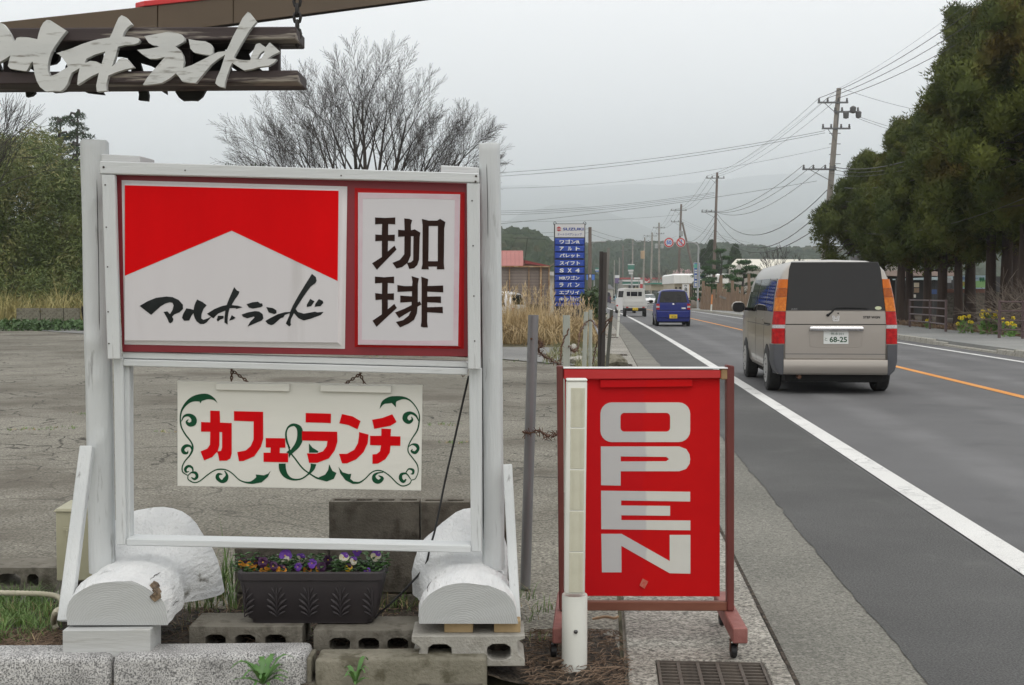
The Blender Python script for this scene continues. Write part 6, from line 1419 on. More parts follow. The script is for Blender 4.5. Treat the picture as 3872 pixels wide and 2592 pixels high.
def scale_leaf(mb, p, d, L, w):
    """a spray lying along the surface of its clump, so the clump shades as a body"""
    v = Vector((0, 0, 0.8)) + rnd_dir() * 0.8; v = (v - d * v.dot(d) * 0.75 + d * 0.18).normalized(); s = v.cross(d + rnd_dir() * 0.35)
    if s.length < 1e-3: return
    s.normalize(); i = mb.add([p - s * w, p + s * w, p + v * L]); mb.face((i, i + 1, i + 2))
def clump(mb, c, r, n, L, w, up=0.25, sq=(1, 1, 1)):
    for k in range(n):
        d = rnd_dir(); q = Vector((d.x * sq[0], d.y * sq[1], d.z * sq[2])) * r * random.uniform(0.7, 1.0)
        if k % 3: scale_leaf(mb, c + q, Vector((d.x / sq[0], d.y / sq[1], d.z / sq[2])).normalized(), L * random.uniform(0.6, 1.3), w * 1.5 * random.uniform(0.6, 1.3))
        else: sprig(mb, c + q, (d + Vector((0, 0, up)) + rnd_dir() * 0.5).normalized(), L * random.uniform(0.6, 1.3), w * random.uniform(0.6, 1.3))
def cedar_mesh(seed, H, z0, rad, nc, n, droop=False):
    random.seed(seed); tr = MB(); cr = MB()
    lean = Vector((random.uniform(-.25, .25), random.uniform(-.25, .25), 0))
    path = [Vector((0, 0, -0.1)) + lean * t * 0.6 + Vector((0, 0, H * 0.93 * t)) for t in (0, 0.03, 0.15, 0.3, 0.5, 0.75, 1)]
    tr.tube(path, [0.36, 0.26, 0.22, 0.19, 0.14, 0.08, 0.02], 9)
    for k in range(14):   # bare limbs below and inside the crown
        z = random.uniform(z0 * 0.75, H * 0.7); a = random.uniform(0, 6.28); L = rad * random.uniform(0.6, 0.95)
        b = Vector((0, 0, z)); e = b + Vector((math.cos(a) * L, math.sin(a) * L, L * random.uniform(-0.1, 0.5))); tr.tube([b, b.lerp(e, 0.5) + Vector((0, 0, 0.15)), e], [0.05, 0.035, 0.012], 5)
    for k in range(nc):
        t = ((k + random.random()) / nc) ** 0.9; z = z0 + (H - z0) * t
        R0 = rad * (0.62 + 0.55 * math.sin(min(1, t * 1.25 + 0.12) * math.pi)) * (1 - 0.55 * t ** 2.2)
        a = k * 2.39996 + random.uniform(-.4, .4); rr_ = R0 * random.uniform(0.55, 1.0)
        c = Vector((rr_ * math.cos(a), rr_ * math.sin(a), z)) + lean * t
        s = random.uniform(0.42, 0.90) * (1.0 - 0.40 * t) * rad / 2.4
        sqz = Vector((random.uniform(0.85, 1.15), random.uniform(0.85, 1.15), random.uniform(0.75, 1.1)))
        def lump(d): return Vector((d.x * sqz.x, d.y * sqz.y, d.z * sqz.z)) * s * (1 + 0.42 * noisy(d * 1.7 + c, 1.0) + 0.16 * noisy(d * 4.5 + c, 1.0, 3.0))
        i0 = len(cr.v); cr.sphere((0, 0, 0), 1.0, 10, 7)
        for q in range(i0, len(cr.v)): cr.v[q] = c + lump(cr.v[q].normalized()) * 0.70  # solid core added inside each clump to block light and darken the gaps
        for j in range(int(n * s * s * 4.0)):
            d = rnd_dir(); q = lump(d) * random.uniform(0.74, 1.0)
            if j % 3: scale_leaf(cr, c + q, d, random.uniform(0.11, 0.21), random.uniform(0.026, 0.046))
            else: sprig(cr, c + q, (d * 1.2 + Vector((0, 0, 0.35)) + rnd_dir() * 0.3).normalized(), random.uniform(0.10, 0.20), random.uniform(0.018, 0.03))
    for k in range(int(nc * 0.35)):   # inner sprays close the crown
        t = random.random(); z = z0 + (H - z0) * 0.92 * t; c = Vector((random.uniform(-.4, .4), random.uniform(-.4, .4), z)); clump(cr, c, rad * 0.45 * (1 - 0.6 * t), int(n * 0.4), 0.22, 0.05)
    if droop:
        for (dx, dy, dz, sr) in ((-2.3, 0, 3.9, 0.55), (-2.55, 0.3, 4.5, 0.6), (-2.2, -0.4, 3.2, 0.45), (-1.9, 0.3, 3.5, 0.4), (-2.6, -0.2, 5.2, 0.65), (-2.1, 0.2, 2.75, 0.35), (-1.5, -0.3, 3.1, 0.28), (-0.9, 0.2, 3.6, 0.25)):
            for j in range(int(900 * sr)):
                d = rnd_dir(); cc = Vector((dx, dy, dz)); q = d * sr * random.uniform(0.3, 1.0) * (1 + 0.4 * noisy(d * 2 + cc))
                (scale_leaf if j % 2 else sprig)(cr, cc + q, d, random.uniform(0.11, 0.21), random.uniform(0.024, 0.04))
            tr.tube([Vector((0, 0, dz + 0.9)), Vector((dx * 0.6, dy, dz + 0.75)), Vector((dx, dy, dz))], [0.05, 0.03, 0.012], 5)
    return tr, cr
variants = []
for i, (H, z0, rad, nc) in enumerate(((9.3, 3.6, 2.3, 78), (10.8, 3.5, 2.4, 88), (13.0, 3.8, 2.6, 112), (8.6, 4.7, 2.5, 70))):
    tr_, cr_ = cedar_mesh(21 + i, H, z0, rad, nc, 420, i == 3)
    t = thing('cedar_tree', '', 'tree', (0, 0, 0), 'cedars along the right side of the road')
    tr_.build('trunk', M_CBARK, t, smooth=60); cr_.build('crown', M_CEDAR, t, fixn=False); variants.append(t)
cedars = [
 (3285, 65.0, 3, 1.00, 0.0, 'cedar at the left end of the row, its branches hanging lowest over the sky gap'),
 (3335, 66.5, 0, 0.93, 1.2, 'slim cedar trunk just right of the leftmost cedar'),
 (3404, 59.0, 0, 0.98, 2.6, 'cedar whose trunk stands right of the van roof, third in the row'),
 (3440, 62.5, 1, 0.93, 4.0, 'thin-trunked cedar close beside the third trunk of the row'),
 (3505, 53.5, 1, 0.84, 5.3, 'cedar with a forked trunk behind the left railing'),
 (3560, 50.5, 1, 0.88, 0.7, 'leaning cedar right above the left railing'),
 (3625, 50.0, 2, 0.80, 2.0, 'cedar left of the green banner'),
 (3745, 45.5, 2, 0.90, 3.4, 'thick cedar trunk right of the green banner'),
 (3800, 45.0, 2, 1.0, 4.9, 'cedar between the thick trunk and the right picture edge'),
 (3872, 42.0, 2, 1.10, 5.9, 'nearest cedar at the right picture edge'),
 (3668, 60.0, 2, 1.16, 1.0, 'tallest cedar with a lone pointed top standing behind the row'),
 (3560, 64.0, 1, 0.92, 3.0, 'cedar behind the row above the market roof'),
 (4010, 38.0, 2, 1.10, 2.2, 'cedar just beyond the right picture edge, only its branches in view'),
 (3830, 56.0, 2, 1.20, 0.4, 'dark cedar behind the nearest ones at the right edge'),
]
used = set()
for x, Y, v, sc, rz, lb in cedars:
    p = at(x, 1200, Y); p.z = 0.05
    if v in used: o = dup(variants[v], p, rz, lb, None, sc)
    else: o = variants[v]; o.location = p; o.rotation_euler = (0, 0, rz); o.scale = (sc,) * 3; o['label'] = lb; used.add(v)

def branch_tree(mb, p, d, L, r, depth, spread, up, fork, rmin=0.004, wig=0.12, sh=(0.70, 0.86)):
    """recursive bare tree: limbs taper, bend and fork"""
    n = 4 if depth > 2 else 3; path = [p]; dd = d.copy(); q = p
    for k in range(n):
        dd = (dd + rnd_dir() * wig + Vector((0, 0, up * 0.12))).normalized(); q = q + dd * L / n; path.append(q)
    r1 = max(rmin, r * 0.62)
    mb.tube(path, [r + (r1 - r) * k / n for k in range(n + 1)], 5 if r > 0.03 else 3, False)
    if depth == 0: return
    nf = fork[min(depth, len(fork) - 1)]
    for k in range(nf):
        a = random.uniform(0, 6.28); s = dd.cross(Vector((math.cos(a), math.sin(a), 0.3))).normalized()
        nd = (dd + s * spread * random.uniform(0.5, 1.15) + Vector((0, 0, up * 0.25))).normalized()
        st = path[-1] if k < 2 else path[random.randint(max(1, n - 2), n)]
        branch_tree(mb, st, nd, L * random.uniform(*sh), max(rmin, r1 * random.uniform(0.75, 1.0)), depth - 1, spread, up, fork, rmin, wig, sh)
# big bare zelkova behind the light box
random.seed(5)
zk_ = thing('bare_tree', 'large leafless tree with a wide fan of branches behind the big white sign', 'tree', at(1390, 1250, 30) * Vector((1, 1, 0)) if False else Vector((at(1390, 1250, 30).x, 30, -0.03)))
base = Vector((at(1390, 1250, 30).x, 30.0, 0)); tk = MB(); tk.tube([base + Vector((0, 0, -0.1)), base + Vector((0, 0, 0.3)), base + Vector((0.05, 0, 1.0)), base + Vector((0, 0, 1.9))], [0.42, 0.30, 0.26, 0.30], 12); tk.build('trunk', M_BARK, zk_, smooth=60)
def spray(mb, p, d, L, r, lev, bend, side=1):
    """zelkova habit: a straight stem throwing alternate side sprays, all curving gently upward"""
    n = 7 if lev > 2 else 5 if lev > 0 else 3; path = [p]; dd = d.copy(); q = p; kids = []
    for k in range(n):
        dd = (dd + rnd_dir() * 0.07 + Vector((0, 0, bend * 0.06))).normalized(); q = q + dd * L / n; path.append(q)
        if lev > 0 and k >= (2, 0, 1, 3)[lev]: kids.append((q.copy(), dd.copy(), (k + 1) / n))
    mb.tube(path, [max(0.0032, r * (1 - 0.85 * k / n)) for k in range(n + 1)], 5 if r > 0.02 else 3, False)
    for q, dd, f in kids:
        for rep in range(2):
            side = -side; an = side * random.uniform(0.30, 0.62); ax = (Vector((0, 1, 0)) + rnd_dir() * 0.75).normalized()
            nd = Matrix.Rotation(an, 3, ax) @ dd; spray(mb, q, nd, L * (0.52 - 0.22 * f) * random.uniform(0.75, 1.2), max(0.003, r * (1 - 0.8 * f) * 0.55), lev - 1, bend, side)
nb = 17
for k in range(nb):
    t = -1 + 2 * (k + random.uniform(-0.25, 0.25)) / (nb - 1); ang = t * R(46); dep = random.uniform(-0.6, 0.6)
    d = Vector((math.sin(ang), dep * 0.45, math.cos(ang))).normalized(); br = MB(); L = (4.1 - 0.3 * abs(t)) * random.uniform(0.86, 1.03)
    spray(br, base + Vector((t * 0.25, dep * 0.25, 1.95 - abs(t) * 0.35)), d, L, 0.085 * random.uniform(0.6, 1.25), 3, 0.2 + 0.15 * abs(t))
    br.build('limb', M_BARK, zk_, fixn=False)
# bare twigs of a second tree at the left edge
random.seed(9); b2 = Vector((at(-420, 1200, 42).x, 42.0, 0)); lt_ = thing('bare_tree', 'leafless tree reaching in from the left picture edge above the bamboo', 'tree', b2)
tk = MB(); tk.tube([b2, b2 + Vector((0.2, 0, 3.2))], [0.3, 0.2], 8); tk.build('trunk', M_BARK, lt_)
for k in range(7):
    br = MB(); branch_tree(br, b2 + Vector((0.2, 0, 3.0)), Vector((0.25 + 0.16 * k, random.uniform(-.4, .4), 1.0 - 0.08 * k)).normalized(), 1.9, 0.08, 5, 0.34, 0.2, [3, 3, 3, 2, 2, 2], 0.006, 0.12); br.build('limb', M_BARK, lt_, fixn=False)
# bamboo thicket
random.seed(13)
M_BAM = mat('bamboo_leaf', (0.068, 0.098, 0.028), (0.140, 0.170, 0.052), rough=0.6, scale=0.8, world=True, c3=(0.30, 0.26, 0.115), s3=0.5, t3=(0.54, 0.70), spec=0.3)
bm_ = MB()
def bam_clump(c, r, n, L, w):
    for k in range(n):
        d = rnd_dir(); q = Vector((d.x, d.y, d.z * 1.1)) * r * random.random() ** 0.4
        dr = (Vector((d.x * 0.8, d.y * 0.8, -0.35)) + rnd_dir() * 0.8).normalized(); p = Vector(c) + q
        s = dr.cross(rnd_dir()).normalized() * w; i = bm_.add([p, p + dr * L * 0.4 + s, p + dr * L, p + dr * L * 0.4 - s]); bm_.face((i, i + 1, i + 2, i + 3))
for k in range(620):
    x = random.uniform(-420, 430); Y = random.uniform(55, 68)
    top = 545 + 90 * noisy((x * 0.012, 3, 0), 1) + (95 if x > 215 else 0)
    y = 1190 - (1190 - top) * random.random() ** 0.8; p = at(x, y, Y)
    bam_clump(p, random.uniform(0.55, 0.95), 190, 0.25, 0.030)
for k in range(120):   # paler cane and tall grass along the foot
    x = random.uniform(-300, 430); p = at(x, random.uniform(1040, 1190), random.uniform(52, 55)); bam_clump(p, 0.55, 60, 0.30, 0.022)
tag(bm_.build('bamboo_thicket', M_BAM, fixn=False), 'dense thicket of dwarf bamboo on the left behind the car park', 'bamboo', kind='stuff')
cn = MB()
for k in range(70):
    x = random.uniform(-300, 430); Y = random.uniform(58, 64); p = at(x, 1185, Y); p.z = 0
    h = random.uniform(2.0, 6.5) if x > -100 else random.uniform(2, 7); a = random.uniform(0, 6.28); e = Vector((math.cos(a) * 0.5, math.sin(a) * 0.3, h)); cn.tube([p, p + e * 0.5 + Vector((0.1, 0, 0)), p + e], [0.025, 0.02, 0.006], 4, False)
tag(cn.build('bamboo_canes', mat('bamboo_cane', (0.20, 0.19, 0.09), (0.28, 0.25, 0.13), scale=2), fixn=False), 'thin bamboo canes inside the thicket', 'bamboo', kind='stuff')
hg = MB()
for k in range(5200):
    x = random.uniform(-400, 420); Y = random.uniform(49.5, 54.5); p = at(x, 1190, Y); p.z = -0.02
    blade(hg, p, random.uniform(0.7, 1.9 + 1.1 * max(0, noisy((x * 0.02, 5, 0), 1))), random.uniform(0.2, 0.9), 0.035, random.uniform(0, 6.28))
tag(hg.build('reed_grass', mat('yellow_reed', (0.26, 0.24, 0.085), (0.42, 0.36, 0.16), world=True, scale=0.7, rough=0.8), fixn=False), 'tall yellow-green reeds at the foot of the bamboo', 'grass', kind='stuff')
iv = MB()
for k in range(3200):
    x = random.uniform(-400, 420); p = onz(x, random.uniform(1196, 1222), 0.0); p.y = min(p.y, 74); p = at(x, 1200, random.uniform(60, 72) if False else random.uniform(46, 50)); p.z = random.uniform(0, 0.35)
    d = rnd_dir(); sprig(iv, p, d, 0.16, 0.06)
tag(iv.build('ground_ivy', mat('ivy_green', (0.035, 0.075, 0.02), (0.06, 0.12, 0.03), world=True, scale=1.2), fixn=False), 'low green creepers along the edge of the side lane', 'ground cover', kind='stuff')
mbw = thing('block_kerb', 'low grey block wall among the creepers below the bamboo', 'wall', at(180, 1198, 49.2))
for x0, x1 in ((62, 150), (153, 238), (241, 297)):
    a = at(x0, 1165, 49.2); b = at(x1, 1165, 49.2); mb = MB(); mb.span(a.x, b.x, 49.2, 49.4, 0.0, at(100, 1166, 49.2).z); mb.build('block', M_MOSS, mbw)
# pines
def pine(name, label, base, H, tiers, rad, lean=0.0, seed=1, dens=150, m=None, flat=0.42, z0=0.35):
    random.seed(seed); t = thing(name, label, 'tree', base); tk = MB(); top = Vector(base) + Vector((lean, 0, H * 0.96)); b = Vector(base)
    pth = [b.lerp(top, k / 6) + Vector((0.12 * math.sin(k * 1.7 + seed), 0, 0)) * H * 0.06 for k in range(7)]; tk.tube(pth, [0.017 * H * (1 - k / 7.0) + 0.01 for k in range(7)], 7)
    cr = MB()
    for k in range(tiers):
        f = z0 + (1 - z0) * (k + 0.5) / tiers; c0 = b.lerp(top, f); a = k * 2.4 + seed; rr_ = rad * (1.05 - 0.62 * (f - z0) / (1 - z0)) * random.uniform(0.75, 1.1)
        for j in range(3):
            aa = a + j * 2.1; c = c0 + Vector((math.cos(aa) * rr_ * 0.6, math.sin(aa) * rr_ * 0.6, random.uniform(-.03, .03) * H)); s = rr_ * random.uniform(0.36, 0.52)
            tk.tube([c0, c0.lerp(c, 0.6) + Vector((0, 0, 0.02 * H)), c], [0.008 * H, 0.006 * H, 0.003 * H], 5, False); clump(cr, c, s, dens, 0.30 * s + 0.05, 0.05 * s + 0.006, 0.5, (1, 1, flat))
    tk.build('trunk', M_BARK, t, smooth=60); cr.build('crown', m or M_PINE, t, fixn=False); return t
def gb(x, Y): p = at(x, 1200, Y); p.z = 0; return p
pine('pine_tree', 'dark pine with layered branches behind the bamboo, left of the pair', gb(238, 95), 15.6, 13, 2.3, 0.0, 3, 130)
pine('pine_tree', 'dark pine next to the left post top, right of the pair', gb(314, 92), 15.9, 13, 2.1, -0.3, 4, 130)
pine('pine_tree', 'small dark pine rising just above the bamboo', gb(150, 90), 13.4, 7, 2.0, 0, 6, 100)
pine('pine_tree', 'pine bough mass left of the bare tree, showing above the light box', gb(965, 55), 7.2, 9, 3.0, -0.6, 8, 150, z0=0.62)
# clipped garden pines on the right
def niwaki(label, x, Y, H, seed, spread):
    random.seed(seed); b = gb(x, Y); b.z = 0.1; t = thing('garden_pine', label, 'tree', b, 'cloud-pruned garden pines'); tk = MB()
    pth = [b + Vector((0.25 * math.sin(k * 1.3 + seed) * k / 6, 0.1 * math.cos(k), H * k / 6)) for k in range(7)]; tk.tube(pth, [0.16, 0.14, 0.12, 0.10, 0.08, 0.05, 0.03], 7); tk.build('trunk', M_BARK, t, smooth=60)
    pads = [(0, 0, H, 0.55)] + [((-1) ** k * spread * (0.35 + 0.65 * (1 - z / H)) * random.uniform(0.55, 1), random.uniform(-.5, .5), z, random.uniform(0.5, 0.8)) for k, z in enumerate([H * q for q in (0.88, 0.80, 0.72, 0.64, 0.55, 0.47, 0.40, 0.33, 0.28, 0.22)])]
    for dx, dy, z, r in pads:
        cr = MB(); c = b + Vector((dx, dy, z)); clump(cr, c, r, 320, 0.16, 0.03, 0.9, (1.15, 1.0, 0.36)); clump(cr, c, r * 0.7, 120, 0.2, 0.06, 0.5, (1.2, 1.0, 0.3)); cr.build('foliage_pad', M_GPINE, t, fixn=False)
        lm = MB(); z2 = min(max(z * 0.94, 0.3), H * 0.97); lm.tube([b + Vector((0, 0, z2)), c], [0.05, 0.025], 5); lm.build('limb', M_BARK, t)
M_GPINE = mat('garden_pine_needles', (0.035, 0.080, 0.030), (0.065, 0.125, 0.045), rough=0.7, scale=2, world=True, spec=0.2)
niwaki('tallest cloud-pruned pine, right behind the second utility pole', 2722, 118, 5.5, 2, 1.7)
niwaki('cloud-pruned pine left of the utility pole, beside the blue banner', 2668, 121, 3.9, 5, 1.3)
niwaki('cloud-pruned pine left of the van mirror', 2812, 100, 3.9, 7, 1.6)
# conical conifers
def cone_tree(label, x, Y, H, rad, seed):
    random.seed(seed); b = gb(x, Y); t = thing('conifer', label, 'tree', b); tk = MB(); tk.tube([b, b + Vector((0, 0, H * 0.9))], [0.2, 0.04], 6); tk.build('trunk', M_CBARK, t); cr = MB()
    for k in range(150):
        f = random.random() ** 0.75; z = H * (0.06 + 0.94 * f); rr_ = rad * (1 - f) ** 0.72 + 0.08; a = random.uniform(0, 6.28); clump(cr, b + Vector((rr_ * math.cos(a) * 0.85, rr_ * math.sin(a) * 0.85, z * 0.97)), 0.28 + 0.35 * (1 - f), 60, 0.34, 0.07, 0.7)
    cr.build('crown', M_CON, t, fixn=False)
cone_tree('broad pointed conifer behind the second utility pole', 2690, 190, 10.0, 2.2, 1)
cone_tree('pointed conifer fused with the broad one, on its left', 2660, 195, 8.7, 1.9, 2)
cone_tree('single pointed conifer left of the hall roof', 2778, 185, 9.0, 1.75, 3)
def bare(name, label, x, Y, H, depth, seed, n=5, m=None):
    random.seed(seed); b = gb(x, Y); t = thing(name, label, 'tree', b); tk = MB(); tk.tube([b, b + Vector((0, 0, H * 0.25))], [0.02 * H, 0.016 * H], 7); tk.build('trunk', m or M_BARK, t)
    br = MB()
    for k in range(n): branch_tree(br, b + Vector((0, 0, H * 0.24)), (Vector((random.uniform(-.8, .8), random.uniform(-.8, .8), 1))).normalized(), H * 0.27, 0.011 * H, depth, 0.42, 0.15, [3, 3, 3, 2, 2], 0.0025 * H, 0.12, (0.6, 0.85))
    br.build('limbs', m or M_BARK, t, fixn=False); return t
bare('bare_tree', 'leafless grey tree in front of the hall roof', 2950, 125, 6.0, 4, 3, 7)
bare('bare_tree', 'leafless tree far off left of the white building', 2500, 240, 6.5, 4, 4, 6)
bare('bare_tree', 'pale leafless tree far off beside the white building', 2530, 235, 6.0, 4, 8, 6, mat('pale_bark', (0.2, 0.17, 0.14), (0.26, 0.22, 0.18), scale=2))
# cherry in blossom behind the white building
random.seed(4); ch = thing('cherry_tree', 'pink blossoming cherry behind the white building', 'tree', gb(2590, 200)); b = gb(2590, 200); tk = MB(); tk.tube([b, b + Vector((0, 0, 3.0))], [0.25, 0.16], 7); tk.build('trunk', M_BARK, ch); cr = MB()
for k in range(40): clump(cr, b + Vector((random.uniform(-2.3, 2.6), random.uniform(-1.5, 1.5), random.uniform(2.6, 5.2))), 0.6, 60, 0.2, 0.08)
cr.build('crown', mat('cherry_blossom', (0.55, 0.36, 0.37), (0.62, 0.46, 0.46), scale=2), ch, fixn=False)
# ---------------------------------------------------------------- dead pampas grass on the left verge
random.seed(17); dg = MB()
for k in range(9000):
    x = random.uniform(1500, 2255); Y = random.uniform(33.5, 41); p = at(x, 1200, Y); p.z = -0.02
    h = random.uniform(0.5, 1.30) * (1.0 if x < 2060 else 0.85 - (x - 2060) / 600); blade(dg, p, h, random.uniform(0.0, 0.55), 0.020, random.uniform(0, 6.28), 3, 0.6)
for k in range(2600):   # flattened straw in front
    x = random.uniform(1500, 2275); Y = random.uniform(31.8, 35.5); p = at(x, 1200, Y); p.z = random.uniform(0, 0.45) * (Y - 31) / 4; blade(dg, p, random.uniform(0.3, 0.9), random.uniform(0.7, 1.8), 0.022, random.uniform(0, 6.28))
tag(dg.build('pampas_grass', mat('dead_pampas', (0.34, 0.25, 0.125), (0.48, 0.37, 0.20), rough=0.85, scale=0.6, world=True, c3=(0.22, 0.15, 0.08), s3=1.2, t3=(0.5, 0.7)), fixn=False), 'mass of dead straw-coloured pampas grass beside the pylon sign', 'grass', kind='stuff')
pl_ = MB()
for k in range(130):
    x = random.uniform(1850, 2230); Y = random.uniform(35, 40); p = at(x, 1200, Y); p.z = 0; h = random.uniform(1.1, 1.7) if x < 2080 else random.uniform(0.8, 1.25); e = p + Vector((random.uniform(-.35, .35), 0, h)); pl_.tube([p, p.lerp(e, 0.6), e], [0.006, 0.005, 0.003], 3, False)
    for j in range(7): sprig(pl_, e + Vector((0, 0, -0.05 * j)), (Vector((random.uniform(-.6, .6), random.uniform(-.6, .6), 0.8))).normalized(), 0.14, 0.018)
tag(pl_.build('pampas_plumes', mat('plume_straw', (0.42, 0.32, 0.18), (0.5, 0.4, 0.26), rough=0.9, scale=3), fixn=False), 'feathery dead plumes above the pampas grass', 'grass', kind='stuff')
random.seed(23); vg = MB()
for k in range(1700):
    s_ = random.uniform(20, 34); u = random.uniform(-1.2, 0.05) if s_ > 24 else random.uniform(-0.5, 0.06); p = road(u, s_); p.z = -0.01
    blade(vg, p, random.uniform(0.08, 0.30), random.uniform(0.3, 1.2), 0.014, random.uniform(0, 6.28))
tag(vg.build('verge_weeds', mat('verge_green', (0.11, 0.13, 0.04), (0.22, 0.19, 0.085), scale=1.5, world=True), fixn=False), 'mixed green and dry weeds between the gutter and the pampas', 'grass', kind='stuff')
sh = MB(); random.seed(2)
for k in range(26): clump(sh, at(2243, 1200, 44) * Vector((1, 1, 0)) + Vector((random.uniform(-.28, .22), random.uniform(-.3, .3), random.uniform(0.1, 1.35))), 0.28, 70, 0.12, 0.04)
tag(sh.build('evergreen_shrub', mat('shrub_green', (0.030, 0.055, 0.018), (0.05, 0.085, 0.025), scale=2, world=True), fixn=False), 'dark green shrub at the foot of the pylon sign', 'shrub')
# rubble by the fence
random.seed(31)
for x, y, w_, h_, lb in ((2168, 1345, 0.22, 0.22, 'pale broken stone at the foot of the second fence post'), (2182, 1372, 0.40, 0.11, 'flat pale concrete lump beside the broken stone'), (2325, 1385, 0.55, 0.2, 'mossy concrete lump at the edge of the gutter'), (2070, 1268, 0.9, 0.30, 'long grey slab fragment in front of the pampas grass'), (2160, 1262, 0.7, 0.35, 'dark weathered boulder in front of the pampas grass')):
    c = onz(x, y); mb = MB(); mb.sphere(c + Vector((0, 0.1, h_ * 0.35)), 1.0, 9, 6, (w_ / 2, 0.25, h_ * 0.65)); 
    for q in mb.v: q += Vector((noisy(q, 5), noisy(q, 5, 4), noisy(q, 5, 8))) * 0.07
    tag(mb.build('rubble_stone', M_CONC if 'pale' in lb or 'grey' in lb else M_MOSS, smooth=25), lb, 'stone')
# rape flowers and brush on the right verge
M_RAPE = mat('rape_yellow', (0.70, 0.55, 0.02), rough=0.6); M_RAPEL = mat('rape_leaf', (0.08, 0.17, 0.03), (0.13, 0.24, 0.05), scale=6, world=True)
def rape(label, x, y, n, h, spread, seed):
    random.seed(seed); b = onz(x, y, 0.12); t = thing('rape_plant', label, 'flower', b, 'yellow rape flowers on the verge'); st = MB(); fw = MB()
    for k in range(n):
        p = b + Vector((random.uniform(-spread, spread), random.uniform(-.2, .2), 0)); hh = h * random.uniform(0.55, 1.0); e = p + Vector((random.uniform(-.1, .1), 0, hh)); st.tube([p, e], [0.01, 0.006], 4, False)
        for j in range(10): sprig(st, p.lerp(e, random.random() * 0.8), (rnd_dir() + Vector((0, 0, 0.5))).normalized(), 0.18, 0.03)
        clump(fw, e, 0.05, 26, 0.04, 0.025)
    st.build('stems', M_RAPEL, t, fixn=False); fw.build('blossoms', M_RAPE, t, fixn=False)
rape('single rape plant with a few yellow heads, left of the big clump', 3660, 1262, 7, 0.55, 0.22, 1)
rape('tall clump of yellow rape flowers beside the right railing', 3745, 1266, 15, 0.85, 0.30, 2)
rape('short yellow rape plant behind the left railing', 3508, 1243, 3, 0.4, 0.1, 3)
rape('low rape plant inside the right railing', 3825, 1275, 6, 0.55, 0.25, 4)
random.seed(41); bp = MB()
for k in range(130):
    c = at(random.uniform(3775, 3990), 1200, random.uniform(36.5, 38.5)); c.z = random.uniform(0.1, 0.9); d = Vector((random.uniform(-1, 1), random.uniform(-.4, .4), random.uniform(0.05, 0.7))).normalized()
    branch_tree(bp, c, d, random.uniform(0.4, 0.7), 0.022, 2, 0.5, 0.05, [2, 2, 2], 0.006, 0.2)
tag(bp.build('brush_pile', mat('grey_brushwood', (0.09, 0.07, 0.055), (0.18, 0.15, 0.12), rough=0.9, scale=2, world=True), fixn=False), 'tangled pile of cut grey branches behind the right railing', 'brushwood', kind='stuff')
lv = MB()
for k in range(2200):
    s_ = random.uniform(30, 60); p = road(random.uniform(12.2, 15), s_); p.z = 0.055 + random.uniform(0, 0.1); sprig(lv, p, rnd_dir(), 0.16, 0.035)
tag(lv.build('leaf_litter', mat('brown_litter', (0.12, 0.075, 0.04), (0.2, 0.13, 0.075), scale=1, world=True), fixn=False), 'brown leaf litter under the cedars', 'litter', kind='stuff')
# steel railings
M_RAIL = mat('brown_steel_rail', (0.075, 0.045, 0.045), (0.095, 0.06, 0.058), rough=0.45, scale=3)
def railing(label, posts):
    t = thing('railing', label, 'railing', posts[0]); 
    for p in posts: mb = MB(); mb.tube([p, p + Vector((0, 0, 1.06))], 0.042, 10); mb.build('post', M_RAIL, t, smooth=40)
    for a, b in zip(posts, posts[1:]):
        for z in (0.24, 0.50, 0.76, 1.02): mb = MB(); mb.tube([a + Vector((0, 0, z)), b + Vector((0, 0, z))], 0.024, 8); mb.build('rail', M_RAIL, t, smooth=40)
railing('brown steel railing section right of the van', [onz(3440, 1237, 0.13), onz(3516, 1245, 0.13), onz(3576, 1255, 0.13)])
railing('brown steel railing section at the right picture edge', [onz(3778, 1279, 0.13), onz(3867, 1282, 0.13), onz(3960, 1290, 0.13)])
# ================================================================== BUILDINGS, SIGNS AND FAR LAND
def sq(x0, x1, y0, y1): return [(x0, y0), (x1, y0), (x1, y1), (x0, y1)]
def slab_at(name, x0, x1, y0, y1, Y, d, m, parent, bevel=0.0):
    """upright box whose front fills the photo rectangle at distance Y"""
    a = at(x0, y0, Y); b = at(x1, y1, Y); mb = MB(); mb.span(a.x, b.x, Y, Y + d, b.z, a.z); return mb.build(name, m, parent, bevel=bevel)
def G0(x, Y): p = at(x, 1150, Y); p.z = 0; return p
# ---- pylon sign
M_SBLUE = mat('sign_blue', (0.010, 0.045, 0.30), (0.014, 0.06, 0.36), rough=0.35, scale=3)
M_SWHITE = mat('sign_white', (0.60, 0.60, 0.60), rough=0.4); M_SLET = mat('sign_letter_white', (0.72, 0.73, 0.72), rough=0.4); M_STEELD = mat('dark_frame_steel', (0.035, 0.035, 0.035), rough=0.5)
M_SRED = mat('sign_red', (0.45, 0.02, 0.03), rough=0.4); M_SNAVY = mat('sign_navy', (0.02, 0.05, 0.28), rough=0.4)
YP = 50.0; cF = cropf(2080, 830, 160 / 717)
pyl = thing('pylon_sign', 'tall roadside sign tower with a white head and rows of blue name panels', 'sign', G0(2153, YP))
mb = MB(); a = at(*cF((70, 72)), YP); b = at(*cF((594, 1480)), YP); mb.span(a.x, b.x, YP + 0.03, YP + 0.30, 0.0, a.z); mb.build('frame', M_STEELD, pyl)
for x in (82, 585): p = at(*cF((x, 72)), YP + 0.1); mb = MB(); mb.tube([p + Vector((0.06 * math.cos(t), 0, 0.07 * math.sin(t))) for t in [k * 0.628 for k in range(11)]], 0.012, 5); mb.build('lifting_eye', M_STEELD, pyl)
hd = slab_at('head_panel', *(lambda q, r: (q[0], r[0], q[1], r[1]))(cF((85, 82)), cF((582, 304))), YP, 0.05, M_SWHITE, pyl)
